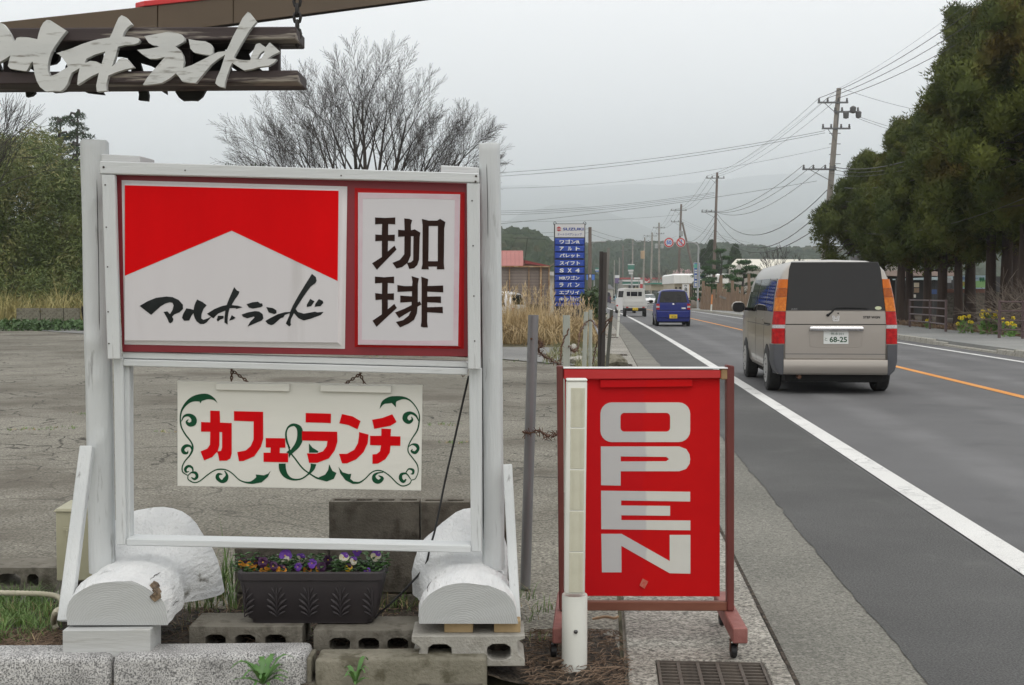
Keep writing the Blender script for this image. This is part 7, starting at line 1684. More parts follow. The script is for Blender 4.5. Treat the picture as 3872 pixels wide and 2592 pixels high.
def ptxt(body, x0, x1, y0, y1, m, parent, bold, off=0.02):
    p = at(*cF(((x0 + x1) / 2, (y0 + y1) / 2)), YP); w_ = (x1 - x0) * 160 / 717 * YP / FPX; h_ = (y1 - y0) * 160 / 717 * YP / FPX
    mb = MB(); put_text(mb, body, frame_m((p.x, YP - off, p.z), (1, 0, 0), (0, -1, 0)), box=(w_, h_), bold=bold); return mb.build('lettering', m, parent, fixn=False)
ptxt('SUZUKI', 218, 566, 142, 190, M_SNAVY, hd, 0.03, 0.008); ptxt('オートリペアショップ', 126, 536, 232, 278, M_SNAVY, hd, 0.01, 0.008)
S_ = [(150,122),(190,150),(168,160),(140,142),(132,150),(190,185),(150,204),(110,182),(130,172),(155,186),(165,180),(108,145)]
mb = MB(); mb.prism([S_], lambda p: at(*cF(p), YP - 0.012), lambda p: at(*cF(p), YP - 0.001)); mb.build('emblem', M_SRED, hd)
rows = [('ワゴンR', 160, 505, 325, 433), ('ア  ル  ト', 160, 505, 443, 549), ('パレット', 160, 505, 560, 666), ('スイフト', 160, 505, 686, 795), ('S   X   4', 160, 500, 812, 920), ('MRワゴン', 155, 497, 937, 1045), ('ラ  パ  ン', 155, 497, 1052, 1166), ('エブリイ', 155, 497, 1180, 1290), ('キャリイ', 155, 497, 1300, 1400), ('', 0, 0, 1410, 1475)]
for body, x0, x1, y0, y1 in rows:
    o_ = [at(*cF(p), YP) for p in sq(80, 582, y0, y1)]; i_ = [at(*cF(p), YP - 0.05) for p in sq(100, 560, y0 + 22, y1 - 8)]
    mb = MB(); mb.loft([[q + Vector((0, 0.04, 0)) for q in o_], o_, i_]); pn = mb.build('name_panel', M_SBLUE, pyl)
    tk_ = body.split()
    for q, wd_ in enumerate(tk_):
        n_ = len(tk_); cw = (x1 - x0) if n_ == 1 else 72; xa = x0 if n_ == 1 else x0 + (x1 - x0 - cw) * q / (n_ - 1)
        ptxt(wd_, xa, xa + cw, y0 + 22, y1 - 18, M_SLET, pn, 0.035, 0.058)
mb = MB(); q = at(*cF((590, 930)), YP + 0.1); mb.tube([q, q + Vector((0.5, 0, 0))], 0.02, 6); mb.build('lamp_bracket', M_STEELD, pyl)
# ---- shed with horizontal boards and the red-roofed house behind it
M_SIDING = mat('brown_grey_siding', (0.20, 0.165, 0.145), (0.25, 0.21, 0.185), rough=0.8, scale=2); M_RUSTP = mat('rusty_peeling_post', (0.36, 0.27, 0.17), (0.22, 0.10, 0.04), rough=0.85, scale=5)
shed = thing('siding_shed', 'shed wall of brown horizontal boards with rusty posts behind the pampas grass', 'shed', G0(1970, 46))
cG = cropf(1880, 900, 540 / 1628)
def gslab(name, x0, x1, y0, y1, Y, d, m, parent): A = cG((x0, y0)); B = cG((x1, y1)); return slab_at(name, A[0], B[0], A[1], B[1], Y, d, m, parent)
ys_ = [338, 370, 403, 438, 473, 507, 540, 573, 606, 640, 680, 720, 760]
for a, b in zip(ys_, ys_[1:]): gslab('board', -420, 598, a + 1, b - 2, 46.0 + random.uniform(0, 0.02), 0.08, M_SIDING, shed)
gslab('back_wall', -420, 596, 334, 860, 46.1, 1.8, M_STEELD, shed)
for x, w_ in ((140, 12), (362, 10), (498, 22), (592, 14)): gslab('post', x - w_ / 2, x + w_ / 2, 326, 860, 45.9, 0.09, M_RUSTP, shed)
gslab('top_rail', -420, 604, 320, 336, 45.85, 0.2, M_RUSTP, shed)
M_RROOF = mat('faded_red_roof', (0.30, 0.085, 0.075), (0.36, 0.12, 0.10), rough=0.6, scale=1.5); M_RROOF2 = mat('dark_red_roof', (0.20, 0.028, 0.032), (0.25, 0.045, 0.045), rough=0.55, scale=1.5); M_WALLC = mat('cream_wall', (0.50, 0.48, 0.42), (0.55, 0.53, 0.47), rough=0.9, scale=0.8)
hs = thing('red_roof_house', 'low house with a faded red metal roof behind the board shed', 'house', G0(1960, 56))
def roofq(name, pts, Y0, Y1, m, parent, th=0.12):
    """sloping sheet: first two photo points on distance Y0 (eave), last two on Y1 (ridge)"""
    P = [at(*cG(pts[0]), Y0), at(*cG(pts[1]), Y0), at(*cG(pts[2]), Y1), at(*cG(pts[3]), Y1)]; mb = MB(); mb.hexa([p - Vector((0, 0, th)) for p in P] + P); return mb.build(name, m, parent)
for k in range(14):
    x0 = -360 + k * 47; roofq('roof_sheet', [(x0, 318), (x0 + 45.5, 318), (x0 + 44, 152), (x0 - 1, 152)], 55, 58.5, M_RROOF, hs)
roofq('ridge_cap', [(-380, 156), (296, 156), (294, 146), (-380, 146)], 58.4, 58.6, M_RROOF, hs)
gslab('wall', -340, 285, 322, 900, 55.6, 3.0, M_WALLC, hs)
h2 = thing('red_roof_annex', 'annex with a dark red sloping roof and white wall left of the pylon sign', 'house', G0(2040, 62))
P = [at(*cG(q), 62) for q in ((300, 252), (602, 318), (602, 330), (300, 290))]; mb = MB(); mb.hexa(hexpts(P, 5.0)); mb.build('roof', M_RROOF2, h2)
P = [at(*cG(q), 61.5) for q in ((590, 325), (645, 290), (645, 302), (598, 333))]; mb = MB(); mb.hexa(hexpts(P, 3.0)); mb.build('gable_board', M_SIDING, h2)
gslab('wall', 310, 660, 385, 900, 62.4, 4.0, M_WALLC, h2); gslab('fascia', 300, 660, 388, 430, 62.0, 0.3, M_SWHITE, h2)
an = thing('tv_antenna', 'thin television antenna above the red roof', 'antenna', at(*cG((315, 280)), 58)); mb = MB(); a = at(*cG((312, 285)), 58); b = at(*cG((345, 5)), 58); mb.tube([a, b], 0.018, 5); mb.build('mast', M_STEELD, an)
mb = MB(); c = at(*cG((340, 5)), 58); mb.tube([c + Vector((-0.65, 0, 0)), c + Vector((0.9, 0, -0.05))], 0.014, 5); mb.build('boom', M_STEELD, an)
mb = MB()
for k in range(9): q = c + Vector((-0.6 + 0.18 * k, 0, 0)); mb.tube([q + Vector((0, -0.3, 0)), q + Vector((0, 0.3, 0))], 0.008, 4)
mb.build('rods', M_STEELD, an)['kind'] = 'stuff'
# white parked car half hidden by the grass
pk = small_car('parked_car', 'white parked car mostly hidden behind the pampas grass', 'car', 1.6, 3.9, 1.5, 0.92, carpaint('parked_white', (0.62, 0.62, 0.62)), [(0, 1.40), (0.4, 1.48), (2.0, 1.48), (2.6, 1.36), (3.2, 0.95), (3.8, 0.8), (3.9, 0.6)], 0.3, [(0.62, 0.76, 0.7, 0.9, 'tail_lamp', M_REDL)], None, (0.60, 0.5, 1.0, 1.36)); pk.root.location = G0(1965, 43); pk.root.rotation_euler = (0, 0, R(70))
# ---- street lamp pole left of the road
M_POLE = mat('pole_concrete', (0.23, 0.21, 0.185), (0.29, 0.27, 0.24), rough=0.9, scale=1.5); M_POLEW = mat('pole_wood', (0.13, 0.10, 0.085), (0.18, 0.145, 0.125), rough=0.9, scale=2, stretch=(1, 1, 0.1)); M_LAMPG = mat('lamp_grey', (0.30, 0.31, 0.31), rough=0.5)
sl = thing('street_lamp', 'street lamp arm on a slim brown pole right of the pylon sign', 'street lamp', G0(2230, 95)); mb = MB(); mb.tube([G0(2230, 95), at(2231, 860, 95)], [0.17, 0.13], 10); mb.build('pole', M_POLEW, sl, smooth=60)
mb = MB(); mb.tube([at(2234, 922, 95), at(2250, 916, 95), at(2275, 914, 95)], 0.04, 6); mb.build('arm', M_LAMPG, sl); mb = MB(); c = at(2280, 915, 95); mb.sphere(c, 1, 8, 6, (0.25, 0.12, 0.09)); mb.build('lamp_head', M_LAMPG, sl, smooth=60)
slab_at('number_tag', 2229, 2234, 1037, 1050, 94.8, 0.03, M_SWHITE, sl)
# ---- traffic signs on the right
M_SIGNW = mat('signface_white', (0.62, 0.63, 0.62), rough=0.4); M_SIGNR = mat('signface_red', (0.50, 0.02, 0.025), rough=0.4); M_SIGNB = mat('signface_blue', (0.02, 0.13, 0.50), rough=0.4)
YT = 107.0; cH = cropf(2480, 860, 380 / 1655)
ts = thing('overhead_sign_post', 'grey post with a curved arm carrying a 50 limit and a no-overtaking sign', 'traffic sign', onz(2638, 1168, 0.13))
b0 = onz(2638, 1168, 0.13); YT = b0.y; path = [b0] + [at(*cH(p), YT) for p in ((694, 700), (700, 420), (702, 345), (690, 300), (650, 268), (590, 252), (500, 250), (215, 252))]
mb = MB(); mb.tube(catmull([tuple(p) for p in path], 4), [0.085] * 13 + [0.06] * 20, 10); mb.build('post', M_LAMPG, ts, smooth=60)
mb = MB(); q = at(*cH((696, 1198)), YT - 0.001); mb.lathe(q, [(0.10, 0), (0.10, 0.12)], 12); mb.build('red_band', M_SIGNR, ts)
def disc(name, c, r, y, m, parent, n=28, ring=None):
    mb = MB(); L = [[(r * math.cos(2 * math.pi * k / n), r * math.sin(2 * math.pi * k / n)) for k in range(n)]]
    if ring: L.append([(ring * math.cos(-2 * math.pi * k / n), ring * math.sin(-2 * math.pi * k / n)) for k in range(n)])
    mb.prism(L, lambda p: Vector((c.x + p[0], y, c.z + p[1])), lambda p: Vector((c.x + p[0], y + 0.012, c.z + p[1]))); return mb.build(name, m, parent)
for cx, rr_ in ((212, 82), (408, 78)):
    c = at(*cH((cx, 252)), YT); k = 380 / 1655 * YT / FPX; r = rr_ * k
    d0 = disc('sign_disc', c, r, YT - 0.12, M_SIGNW, ts); disc('red_ring', c, r * 0.93, YT - 0.135, M_SIGNR, d0, 28, r * 0.70)
    if cx == 212:
        mb = MB(); put_text(mb, '50', frame_m((c.x, YT - 0.136, c.z), (1, 0, 0), (0, -1, 0)), box=(r * 1.0, r * 0.78), bold=0.03); mb.build('lettering', M_SIGNB, d0, fixn=False)
    else:
        f = lambda p: Vector((c.x + p[0] * r, YT - 0.136, c.z + p[1] * r)); g = lambda p: f(p) + Vector((0, 0.006, 0))
        mb = MB(); mb.prism([[(0.02, -0.62), (0.36, -0.30), (0.22, -0.02), (0.18, 0.28), (0.30, 0.26), (0.12, 0.60), (-0.06, 0.28), (0.05, 0.28), (0.08, -0.05), (0.16, -0.28), (-0.08, -0.50)]], f, g); mb.build('overtaking_arrow', M_SIGNB, d0)
        mb = MB(); mb.prism([[(-0.28, -0.50), (-0.20, -0.50), (-0.20, -0.28), (-0.12, -0.28), (-0.24, -0.08), (-0.36, -0.28), (-0.28, -0.28)]], f, g); mb.build('straight_arrow', M_SIGNB, d0)
        mb = MB(); mb.prism([[(-0.62, 0.46), (-0.46, 0.62), (0.62, -0.46), (0.46, -0.62)]], lambda p: f(p) + Vector((0, -0.006, 0)), g); mb.build('red_bar', M_SIGNR, d0)
bn = slab_at('banner_board', *[v for q in (cH((624, 585)), cH((724, 998))) for v in q][0::2], *[v for q in (cH((624, 585)), cH((724, 998))) for v in q][1::2], YT - 0.06 + 0.25, 0.04, M_SIGNW, ts)
YB2 = YT + 0.18
slab_at('blue_field', cH((632, 0))[0], cH((716, 0))[0], cH((0, 592))[1], cH((0, 990))[1], YB2, 0.008, mat('banner_blue', (0.03, 0.10, 0.36), rough=0.5), bn)
c = at(*cH((662, 640)), YT); disc('green_disc', c, 0.20, YB2 - 0.013, mat('banner_green', (0.12, 0.42, 0.33), rough=0.5), bn)
for k, y in enumerate((700, 735, 790, 825, 880, 920)): slab_at('print_block', cH((640, 0))[0], cH((684, 0))[0], cH((0, y))[1], cH((0, y + 24))[1], YB2 - 0.008, 0.006, M_SIGNW, bn)
slab_at('print_block', cH((640, 0))[0], cH((684, 0))[0], cH((0, 940))[1], cH((0, 975))[1], YB2 - 0.008, 0.006, M_SIGNW, bn)
rs = thing('pedestrian_sign', 'round blue sign with a small white plate on a thin post behind the banner', 'traffic sign', onz(2651, 1160, 0.13)); q0 = onz(2651, 1160, 0.13); Y2 = q0.y
mb = MB(); mb.tube([q0, at(*cH((748, 640)), Y2)], 0.035, 8); mb.build('post', M_LAMPG, rs)
c = at(*cH((772, 803)), Y2); d0 = disc('sign_disc', c, 0.24, Y2 - 0.06, M_SIGNB, rs); mb = MB(); f = lambda p: Vector((c.x + p[0] * 0.2, Y2 - 0.066, c.z + p[1] * 0.2)); mb.prism([[(-0.4, 0.5), (-0.1, 0.5), (0.0, 0.0), (0.2, -0.5), (0.0, -0.5), (-0.15, -0.2), (-0.3, -0.6), (-0.45, -0.6), (-0.35, 0.0)]], f, lambda p: f(p) + Vector((0, 0.004, 0))); mb.build('walker_mark', M_SIGNW, d0)
slab_at('plate', cH((733, 0))[0], cH((806, 0))[0], cH((0, 848))[1], cH((0, 876))[1], Y2 - 0.06, 0.02, M_SIGNW, rs)
c = at(*cH((755, 700)), Y2); disc('mirror_back', c, 0.26, Y2 + 0.05, M_LAMPG, rs)
om = thing('orange_marker', 'white marker post with an orange top beside the utility pole', 'road marker', onz(2689, 1176, 0.13)); q0 = onz(2689, 1176, 0.13); mb = MB(); mb.tube([q0, q0 + Vector((0.03, 0, 0.5))], 0.06, 8); mb.build('lower_tube', M_PVC, om); mb = MB(); mb.tube([q0 + Vector((0.03, 0, 0.5)), q0 + Vector((0.07, 0, 1.25))], 0.06, 8); mb.build('orange_tube', mat('orange_tube', (0.62, 0.22, 0.06), rough=0.5), om)
# ---- log palisade with each log its own piece
M_LOGB = mat('brown_palisade_log', (0.17, 0.115, 0.075), (0.26, 0.185, 0.125), rough=0.9, scale=1.2, stretch=(1, 1, 0.2)); random.seed(51)
pal = thing('log_palisade', 'rough fence of upright brown logs on the right behind the pavement', 'fence', onz(2750, 1172, 0.13)); x = 2652
while x < 2905:
    Y = 104 - (x - 2650) * 0.085; p = G0(x, Y); p.z = 0.1; w_ = random.uniform(0.10, 0.17); h_ = random.uniform(0.9, 1.9) if random.random() < 0.85 else random.uniform(2.1, 3.0)
    if 2668 < x < 2685 or x > 2890: h_ *= 0.7
    mb = MB(); mb.tube([p, p + Vector((random.uniform(-.06, .06), 0, h_))], [w_, w_ * 0.9], 7); mb.build('log', M_LOGB, pal, smooth=50); x += random.uniform(4.5, 8.5) * (w_ / 0.14)
for x, y, h_ in ((2735, 1125, 0.25), (2760, 1150, 0.3)): p = at(x, y, 96); mb = MB(); mb.beam(p + Vector((-0.3, 0, 0.08)), p + Vector((0.35, 0, -0.15)), 0.05, 0.16); mb.build('cross_board', M_GREYW, pal)
# ---- white building with a vertical slogan board
M_WHB = mat('white_cladding', (0.66, 0.66, 0.64), (0.70, 0.70, 0.68), rough=0.6, scale=0.5); M_BEIGE = mat('beige_wall', (0.36, 0.31, 0.23), (0.42, 0.37, 0.28), rough=0.9, scale=0.7)
Yw = 165.0; wb = thing('white_building', 'low building with a tall white parapet and a vertical slogan board', 'building', G0(2680, Yw))
def hs_(name, x0, x1, y0, y1, Y, d, m, parent): A = cH((x0, y0)); B = cH((x1, y1)); return slab_at(name, A[0], B[0], A[1], B[1], Y, d, m, parent)
hs_('wall', 308, 1300, 925, 1190, Yw + 0.5, 12, M_BEIGE, wb); par = hs_('parapet', 300, 1310, 790, 926, Yw, 13, M_WHB, wb)
P = [at(*cH(q), Yw) for q in ((330, 765), (1300, 765), (1310, 792), (300, 792))]; mb = MB(); F = P; B_ = [p + Vector((0, 13, 0)) for p in P]; mb.hexa([F[3], F[2], B_[2], B_[3], F[0] + Vector((0, 0.6, 0)), F[1] + Vector((0, 0.6, 0)), B_[1], B_[0]]); mb.build('parapet_top', mat('white_metal_roof', (0.80, 0.80, 0.79), rough=0.5), wb)
for x in (400, 520, 640, 760, 880, 1000, 1120): hs_('cladding_joint', x, x + 2, 795, 922, Yw - 0.02, 0.02, M_WALLC, par)
sg = hs_('slogan_board', 437, 548, 940, 1162, Yw - 1.0, 0.08, M_SWHITE, wb)
for k, ch in enumerate('交通安全'):
    p = at(*cH((492, 972 + k * 56)), Yw - 1.0); w_ = 52 * 380 / 1655 * Yw / FPX; mb = MB(); put_text(mb, ch, frame_m((p.x, Yw - 1.01, p.z), (1, 0, 0), (0, -1, 0)), box=(w_, w_ * 0.98), bold=0.02); mb.build('slogan_character', M_BLKINK, sg, fixn=False)
for x0, x1 in ((560, 650), (320, 345), (385, 420)):
    wn = hs_('window', x0, x1, 960 if x0 > 500 else 985, 1168 if x0 > 500 else 1015, Yw + 0.42, 0.06, M_GLASS, wb)
    if x0 > 500:
        for xx in (560, 590, 618, 646): hs_('mullion', xx, xx + 5, 960, 1168, Yw + 0.36, 0.06, M_BEIGE, wn)
hs_('door_pillar', 548, 560, 935, 1190, Yw + 0.2, 0.3, mat('orange_wood', (0.36, 0.2, 0.08), (0.42, 0.25, 0.11), scale=2), wb); hs_('white_pillar', 655, 670, 935, 1190, Yw - 0.2, 0.3, M_WHB, wb)
for x, w_, h_ in ((545, 30, 80), (620, 45, 55)): 
    p = at(*cH((x, 1290)), 112); p.z = 0; mb = MB(); mb.sphere(p + Vector((0, 0, 0.3)), 1, 9, 6, (0.6 + w_ / 100, 0.5, 0.7 if w_ < 40 else 0.45)); tag(mb.build('garden_boulder', mat('brown_boulder', (0.10, 0.08, 0.06), (0.16, 0.13, 0.10), scale=2, bump=0.8), smooth=40), 'dark garden boulder below the slogan board' if w_ < 40 else 'flat garden boulder at the foot of the sign post', 'boulder')
# ---- big hall with pale gabled roof
M_HALLR = mat('cream_metal_roof', (0.58, 0.55, 0.46), (0.63, 0.60, 0.51), rough=0.5, scale=0.4); M_HALLW = mat('grey_hall_wall', (0.30, 0.28, 0.25), (0.34, 0.32, 0.29), rough=0.9, scale=0.6)
Yh = 138.0; hall = thing('gabled_hall', 'large hall with a pale cream gabled roof beyond the van', 'building', G0(2900, Yh))
e0 = at(*cH((1185, 690)), Yh + 2); pk_ = at(*cH((1325, 542)), Yh + 6); e1 = at(*cH((1440, 706)), Yh - 1); far = Vector((14.5, 3.0, 0))
mb = MB(); R0 = [e0, pk_, e1]; R1 = [p + far for p in R0]
mb.hexa([e1, pk_, pk_ + far, e1 + far, e1 + Vector((0, -.05, .14)), pk_ + Vector((0, 0, .14)), pk_ + far + Vector((0, 0, .14)), e1 + far + Vector((0, -.05, .14))]); mb.build('roof_slope', M_HALLR, hall)
mb = MB(); mb.hexa([e0, pk_, pk_ + far, e0 + far, e0 + Vector((0, 0, .14)), pk_ + Vector((0, 0, .13)), pk_ + far + Vector((0, 0, .13)), e0 + far + Vector((0, 0, .14))]); mb.build('roof_slope', M_HALLR, hall)
mb = MB(); i = mb.add([Vector((e0.x + 0.1, e0.y, 0)), Vector((e1.x + 0.1, e1.y + 0.1, 0)), e1 + Vector((0.1, 0.1, -0.05)), pk_ + Vector((0.1, 0, -0.1)), e0 + Vector((0.1, 0, -0.05))]); mb.face(range(i, i + 5)); j = mb.add([v + far * 0.98 for v in mb.v[i:i + 5]]); mb.face(range(j, j + 5))
for k in range(5): mb.face((i + k, i + (k + 1) % 5, j + (k + 1) % 5, j + k))
mb.build('wall', M_HALLW, hall)
for k in range(6):
    p = Vector((e1.x + 1.2 + k * 2.1, e1.y + 0.05 + (1.2 + k * 2.1) * 3.0 / 14.5, 1.6)); mb = MB(); mb.box(p, (1.2, 0.08, 1.3)); mb.build('window', M_GLASS, hall)
# ---- house and market behind the cedars
cK = cropf(3300, 920, 0.2679)
def kslab(name, x0, x1, y0, y1, Y, d, m, parent): A = cK((x0, y0)); B = cK((x1, y1)); return slab_at(name, A[0], B[0], A[1], B[1], Y, d, m, parent)
M_TILE = mat('slate_tile_roof', (0.085, 0.082, 0.088), (0.12, 0.115, 0.12), rough=0.7, scale=1.2)
hz_ = thing('tiled_house', 'cream house with a dark tiled roof seen between the cedar trunks', 'house', G0(3400, 112))
kslab('wall', 170, 650, 190, 700, 112, 6, M_WALLC, hz_)
P = [at(*cK(q), 111) for q in ((30, 150), (480, 150), (240, 272), (30, 272))]; mb = MB(); mb.hexa(hexpts(P, 8.0)); mb.build('roof', M_TILE, hz_)
P = [at(*cK(q), 111.4) for q in ((455, 150), (500, 158), (745, 262), (690, 272))]; mb = MB(); mb.hexa(hexpts(P, 8.0)); mb.build('gable_roof', M_TILE, hz_)
kslab('window', 428, 470, 310, 380, 111.9, 0.08, M_GLASS, hz_)
mk = thing('market_hall', 'dark open market stall with a tan roof behind the cedars', 'market', G0(3520, 78))
kslab('roof', 220, 1240, 385, 462, 76, 6, mat('tan_pink_roof', (0.33, 0.255, 0.22), (0.38, 0.30, 0.26), rough=0.7, scale=0.6), mk); kslab('back_wall', 230, 2200, 470, 1040, 80, 0.3, mat('stall_dark', (0.02, 0.02, 0.021), (0.03, 0.03, 0.03), scale=1), mk)
P = [at(*cK(q), 72) for q in ((430, 500), (1130, 468), (1130, 520), (430, 518))]; mb = MB(); mb.hexa(hexpts(P, 2.0)); mb.build('awning', mat('pale_blue_awning', (0.40, 0.50, 0.52), rough=0.6), mk)
for x in (330, 860, 1120): kslab('post', x, x + 18, 500, 1040, 73, 0.15, M_STEELD, mk)
for x0, x1, y0, y1, m_, nm in ((598, 655, 560, 622, M_BEIGE, 'notice_board'), (598, 655, 635, 700, M_LOGB, 'notice_board'), (530, 610, 725, 770, M_WALLC, 'crate'), (420, 450, 720, 770, M_WALLC, 'crate'), (750, 905, 655, 720, mat('blue_tarp', (0.03, 0.07, 0.20), rough=0.5), 'tarpaulin'), (1030, 1110, 485, 560, M_LAMPG, 'roof_end')): kslab(nm, x0, x1, y0, y1, 70.5, 0.2, m_, mk)
bn2 = thing('landscape_banner', 'wide banner with a painted blue sky and green meadow behind the cedars', 'banner', at(*cK((1430, 640)), 62))
pan2 = kslab('panel', 1236, 1660, 455, 645, 62.0, 0.04, mat('banner_sky', (0.42, 0.60, 0.72), (0.55, 0.70, 0.76), rough=0.5, scale=2), bn2)
fK = lambda p: at(*cK(p), 61.985); gK = lambda p: at(*cK(p), 61.998)
def bshape(nm, pts, m, lift=0.0): mb = MB(); mb.prism([pts], lambda p: fK(p) - Vector((0, lift, 0)), gK); return mb.build(nm, m, pan2)
bshape('meadow_print', [(1238, 540), (1330, 548), (1420, 540), (1520, 530), (1658, 512), (1658, 628), (1238, 628)], mat('banner_meadow', (0.30, 0.60, 0.22), (0.40, 0.68, 0.30), scale=3))
bshape('flower_print', [(1238, 545), (1315, 548), (1318, 600), (1238, 605)], mat('banner_yellow', (0.60, 0.42, 0.06), (0.42, 0.45, 0.10), scale=14), 0.004)
for x in (1515, 1540, 1565): bshape('tree_print', [(x, 545), (x - 10, 520), (x - 6, 485), (x + 6, 478), (x + 14, 510), (x + 10, 548)], mat('banner_tree', (0.02, 0.20, 0.09)), 0.006)
mb = MB(); p = at(*cK((1370, 498)), 62); put_text(mb, '物産センター', frame_m((p.x, 61.975, p.z), (1, 0, 0), (0, -1, 0)), box=(225 * 0.2679 * 62 / FPX, 50 * 0.2679 * 62 / FPX), bold=0.015); mb.build('lettering', mat('banner_ink', (0.10, 0.20, 0.50)), pan2, fixn=False)
kslab('support_beam', 1040, 1680, 648, 700, 62.1, 0.15, mat('rust_brown_beam', (0.17, 0.07, 0.045), (0.22, 0.10, 0.07), scale=1), bn2)
for x in (1260, 1640): kslab('leg', x, x + 14, 700, 1060, 62.15, 0.1, M_STEELD, bn2)
bk2 = thing('block_fence', 'dark block wall below the banner behind the cedars', 'wall', G0(3690, 63)); kslab('wall', 1040, 2300, 700, 1060, 63.5, 0.2, M_DIRTC, bk2); kslab('coping', 1040, 2300, 694, 702, 63.45, 0.3, M_MOSS, bk2)
# ---- far shops down the road
cL = cropf(2300, 1000, 360 / 2343)
def ls(name, x0, x1, y0, y1, Y, d, m, parent): A = cL((x0, y0)); B = cL((x1, y1)); return slab_at(name, A[0], B[0], A[1], B[1], Y, d, m, parent)
M_CGREEN = mat('shop_green', (0.02, 0.16, 0.11), rough=0.5); M_CGREY = mat('shop_grey', (0.40, 0.41, 0.40), rough=0.7)
st_ = thing('convenience_store', 'distant shop with a white roof edge and green band', 'shop', G0(2388, 300)); ls('wall', 360, 800, 480, 640, 300, 14, M_WALLC, st_); ls('roof_edge', 350, 800, 388, 425, 299, 15, M_SWHITE, st_); ls('green_band', 355, 800, 426, 486, 299.2, 1, M_CGREEN, st_); ls('lower_band', 355, 800, 487, 512, 299.1, 1, M_SWHITE, st_)
for x in (500, 610, 690): ls('window', x, x + 60, 520, 625, 299.8, 0.3, M_GLASS, st_)
ps = thing('store_pole_sign', 'tall grey pole with green and white sign boards in front of the distant shop', 'sign', G0(2389, 280)); ls('pole', 560, 598, 30, 660, 280, 0.5, M_LAMPG, ps); 
for x0, x1, y0, y1, m_ in ((485, 645, 0, 20, M_SWHITE), (485, 645, 20, 60, M_CGREEN), (485, 645, 64, 130, M_CGREEN), (490, 620, 135, 175, M_SWHITE), (510, 610, 180, 215, M_CGREY), (510, 610, 218, 245, M_SWHITE)): ls('sign_board', x0, x1, y0, y1, 279.5, 0.4, m_, ps)
rd = thing('red_dealer_sign', 'square red sign with a white curved D mark on a grey stand', 'sign', G0(2447, 260)); q = ls('red_panel', 900, 1022, 372, 470, 260, 0.3, M_SRED, rd); mb = MB(); mb.prism([[(902, 395), (940, 432), (1020, 380), (1020, 398), (950, 460), (902, 462)]], lambda p: at(*cL(p), 259.9), lambda p: at(*cL(p), 259.99)); mb.build('white_mark', M_SWHITE, q); ls('grey_panel', 880, 1010, 478, 600, 260, 0.3, M_CGREY, rd); ls('blue_panel', 930, 1000, 540, 580, 259.8, 0.2, M_SIGNB, rd); ls('post', 1000, 1015, 470, 680, 260.1, 0.2, M_LAMPG, rd)
rv = thing('red_banner_sign', 'narrow red vertical sign left of the square red one', 'sign', G0(2425, 262)); ls('red_panel', 785, 845, 488, 625, 262, 0.2, M_SRED, rv); ls('white_head', 790, 848, 385, 486, 262.05, 0.2, M_SWHITE, rv); ls('post', 808, 822, 625, 720, 262.1, 0.1, M_LAMPG, rv)
pu = thing('purple_sign', 'tall white and purple sign board far down the road', 'sign', G0(2333, 310)); ls('purple_panel', 168, 268, 340, 470, 310, 0.3, mat('purple_face', (0.13, 0.08, 0.20)), pu); ls('white_panel', 165, 272, 270, 338, 309.9, 0.3, M_SWHITE, pu); ls('post', 205, 225, 470, 740, 310.2, 0.3, M_LAMPG, pu)
ro = thing('red_band_roof', 'long distant roof with a red band behind the shops', 'building', G0(2405, 340)); ls('roof', 290, 1500, 330, 370, 340, 6, mat('dull_red_band', (0.36, 0.06, 0.06)), ro); ls('wall', 300, 1490, 372, 640, 341, 6, M_CGREY, ro); ls('white_stripe', 1050, 1480, 430, 448, 339.5, 0.3, M_SWHITE, ro)
lb_ = thing('green_eave_building', 'low olive building with a dark green eave left of the white building', 'building', G0(2500, 230)); ls('wall', 1050, 1660, 480, 640, 230, 10, M_BEIGE, lb_); ls('eave', 1040, 1670, 455, 492, 229, 11, M_CGREEN, lb_); ls('column', 1450, 1475, 490, 640, 229.5, 0.3, M_SWHITE, lb_); ls('column', 1620, 1650, 500, 640, 229.5, 0.3, M_SWHITE, lb_)
ti = thing('torii_gate', 'dark shrine gate silhouette above the far shops', 'gate', G0(2432, 330)); M_TOR = mat('torii_dark', (0.07, 0.03, 0.03)); ls('lintel', 730, 1000, 240, 252, 330, 0.6, M_TOR, ti); ls('tie_beam', 760, 970, 268, 276, 330.1, 0.4, M_TOR, ti); ls('pillar', 755, 772, 252, 720, 330.2, 0.4, M_TOR, ti); ls('pillar', 950, 967, 252, 720, 330.2, 0.4, M_TOR, ti)
wl = thing('white_globe_lamps', 'cluster of white globe lamps on a thin post by the distant shop', 'lamp', G0(2411, 255))
for x in (650, 680, 710, 740, 765): c = at(*cL((x, 352)), 255); mb = MB(); mb.sphere(c, 0.22, 8, 6); mb.build('globe', M_SWHITE, wl, smooth=180)
ls('post', 745, 755, 370, 640, 255, 0.1, M_LAMPG, wl)
yb = thing('yellow_signboard', 'small yellow sign board above the flatbed truck', 'sign', G0(2405, 250)); ls('panel', 640, 740, 585, 625, 250, 0.1, mat('yellow_face', (0.70, 0.60, 0.05)), yb); ls('post', 685, 692, 625, 720, 250.1, 0.1, M_LAMPG, yb)
bl = thing('blue_direction_sign', 'large blue direction sign far left of the road', 'sign', G0(2245, 230)); A = cG((1018, 415)); B = cG((1110, 480)); slab_at('panel', A[0], B[0], A[1], B[1], 230, 0.2, M_SIGNB, bl); slab_at('post', 2245, 2248, 1060, 1170, 230.3, 0.2, M_LAMPG, bl)
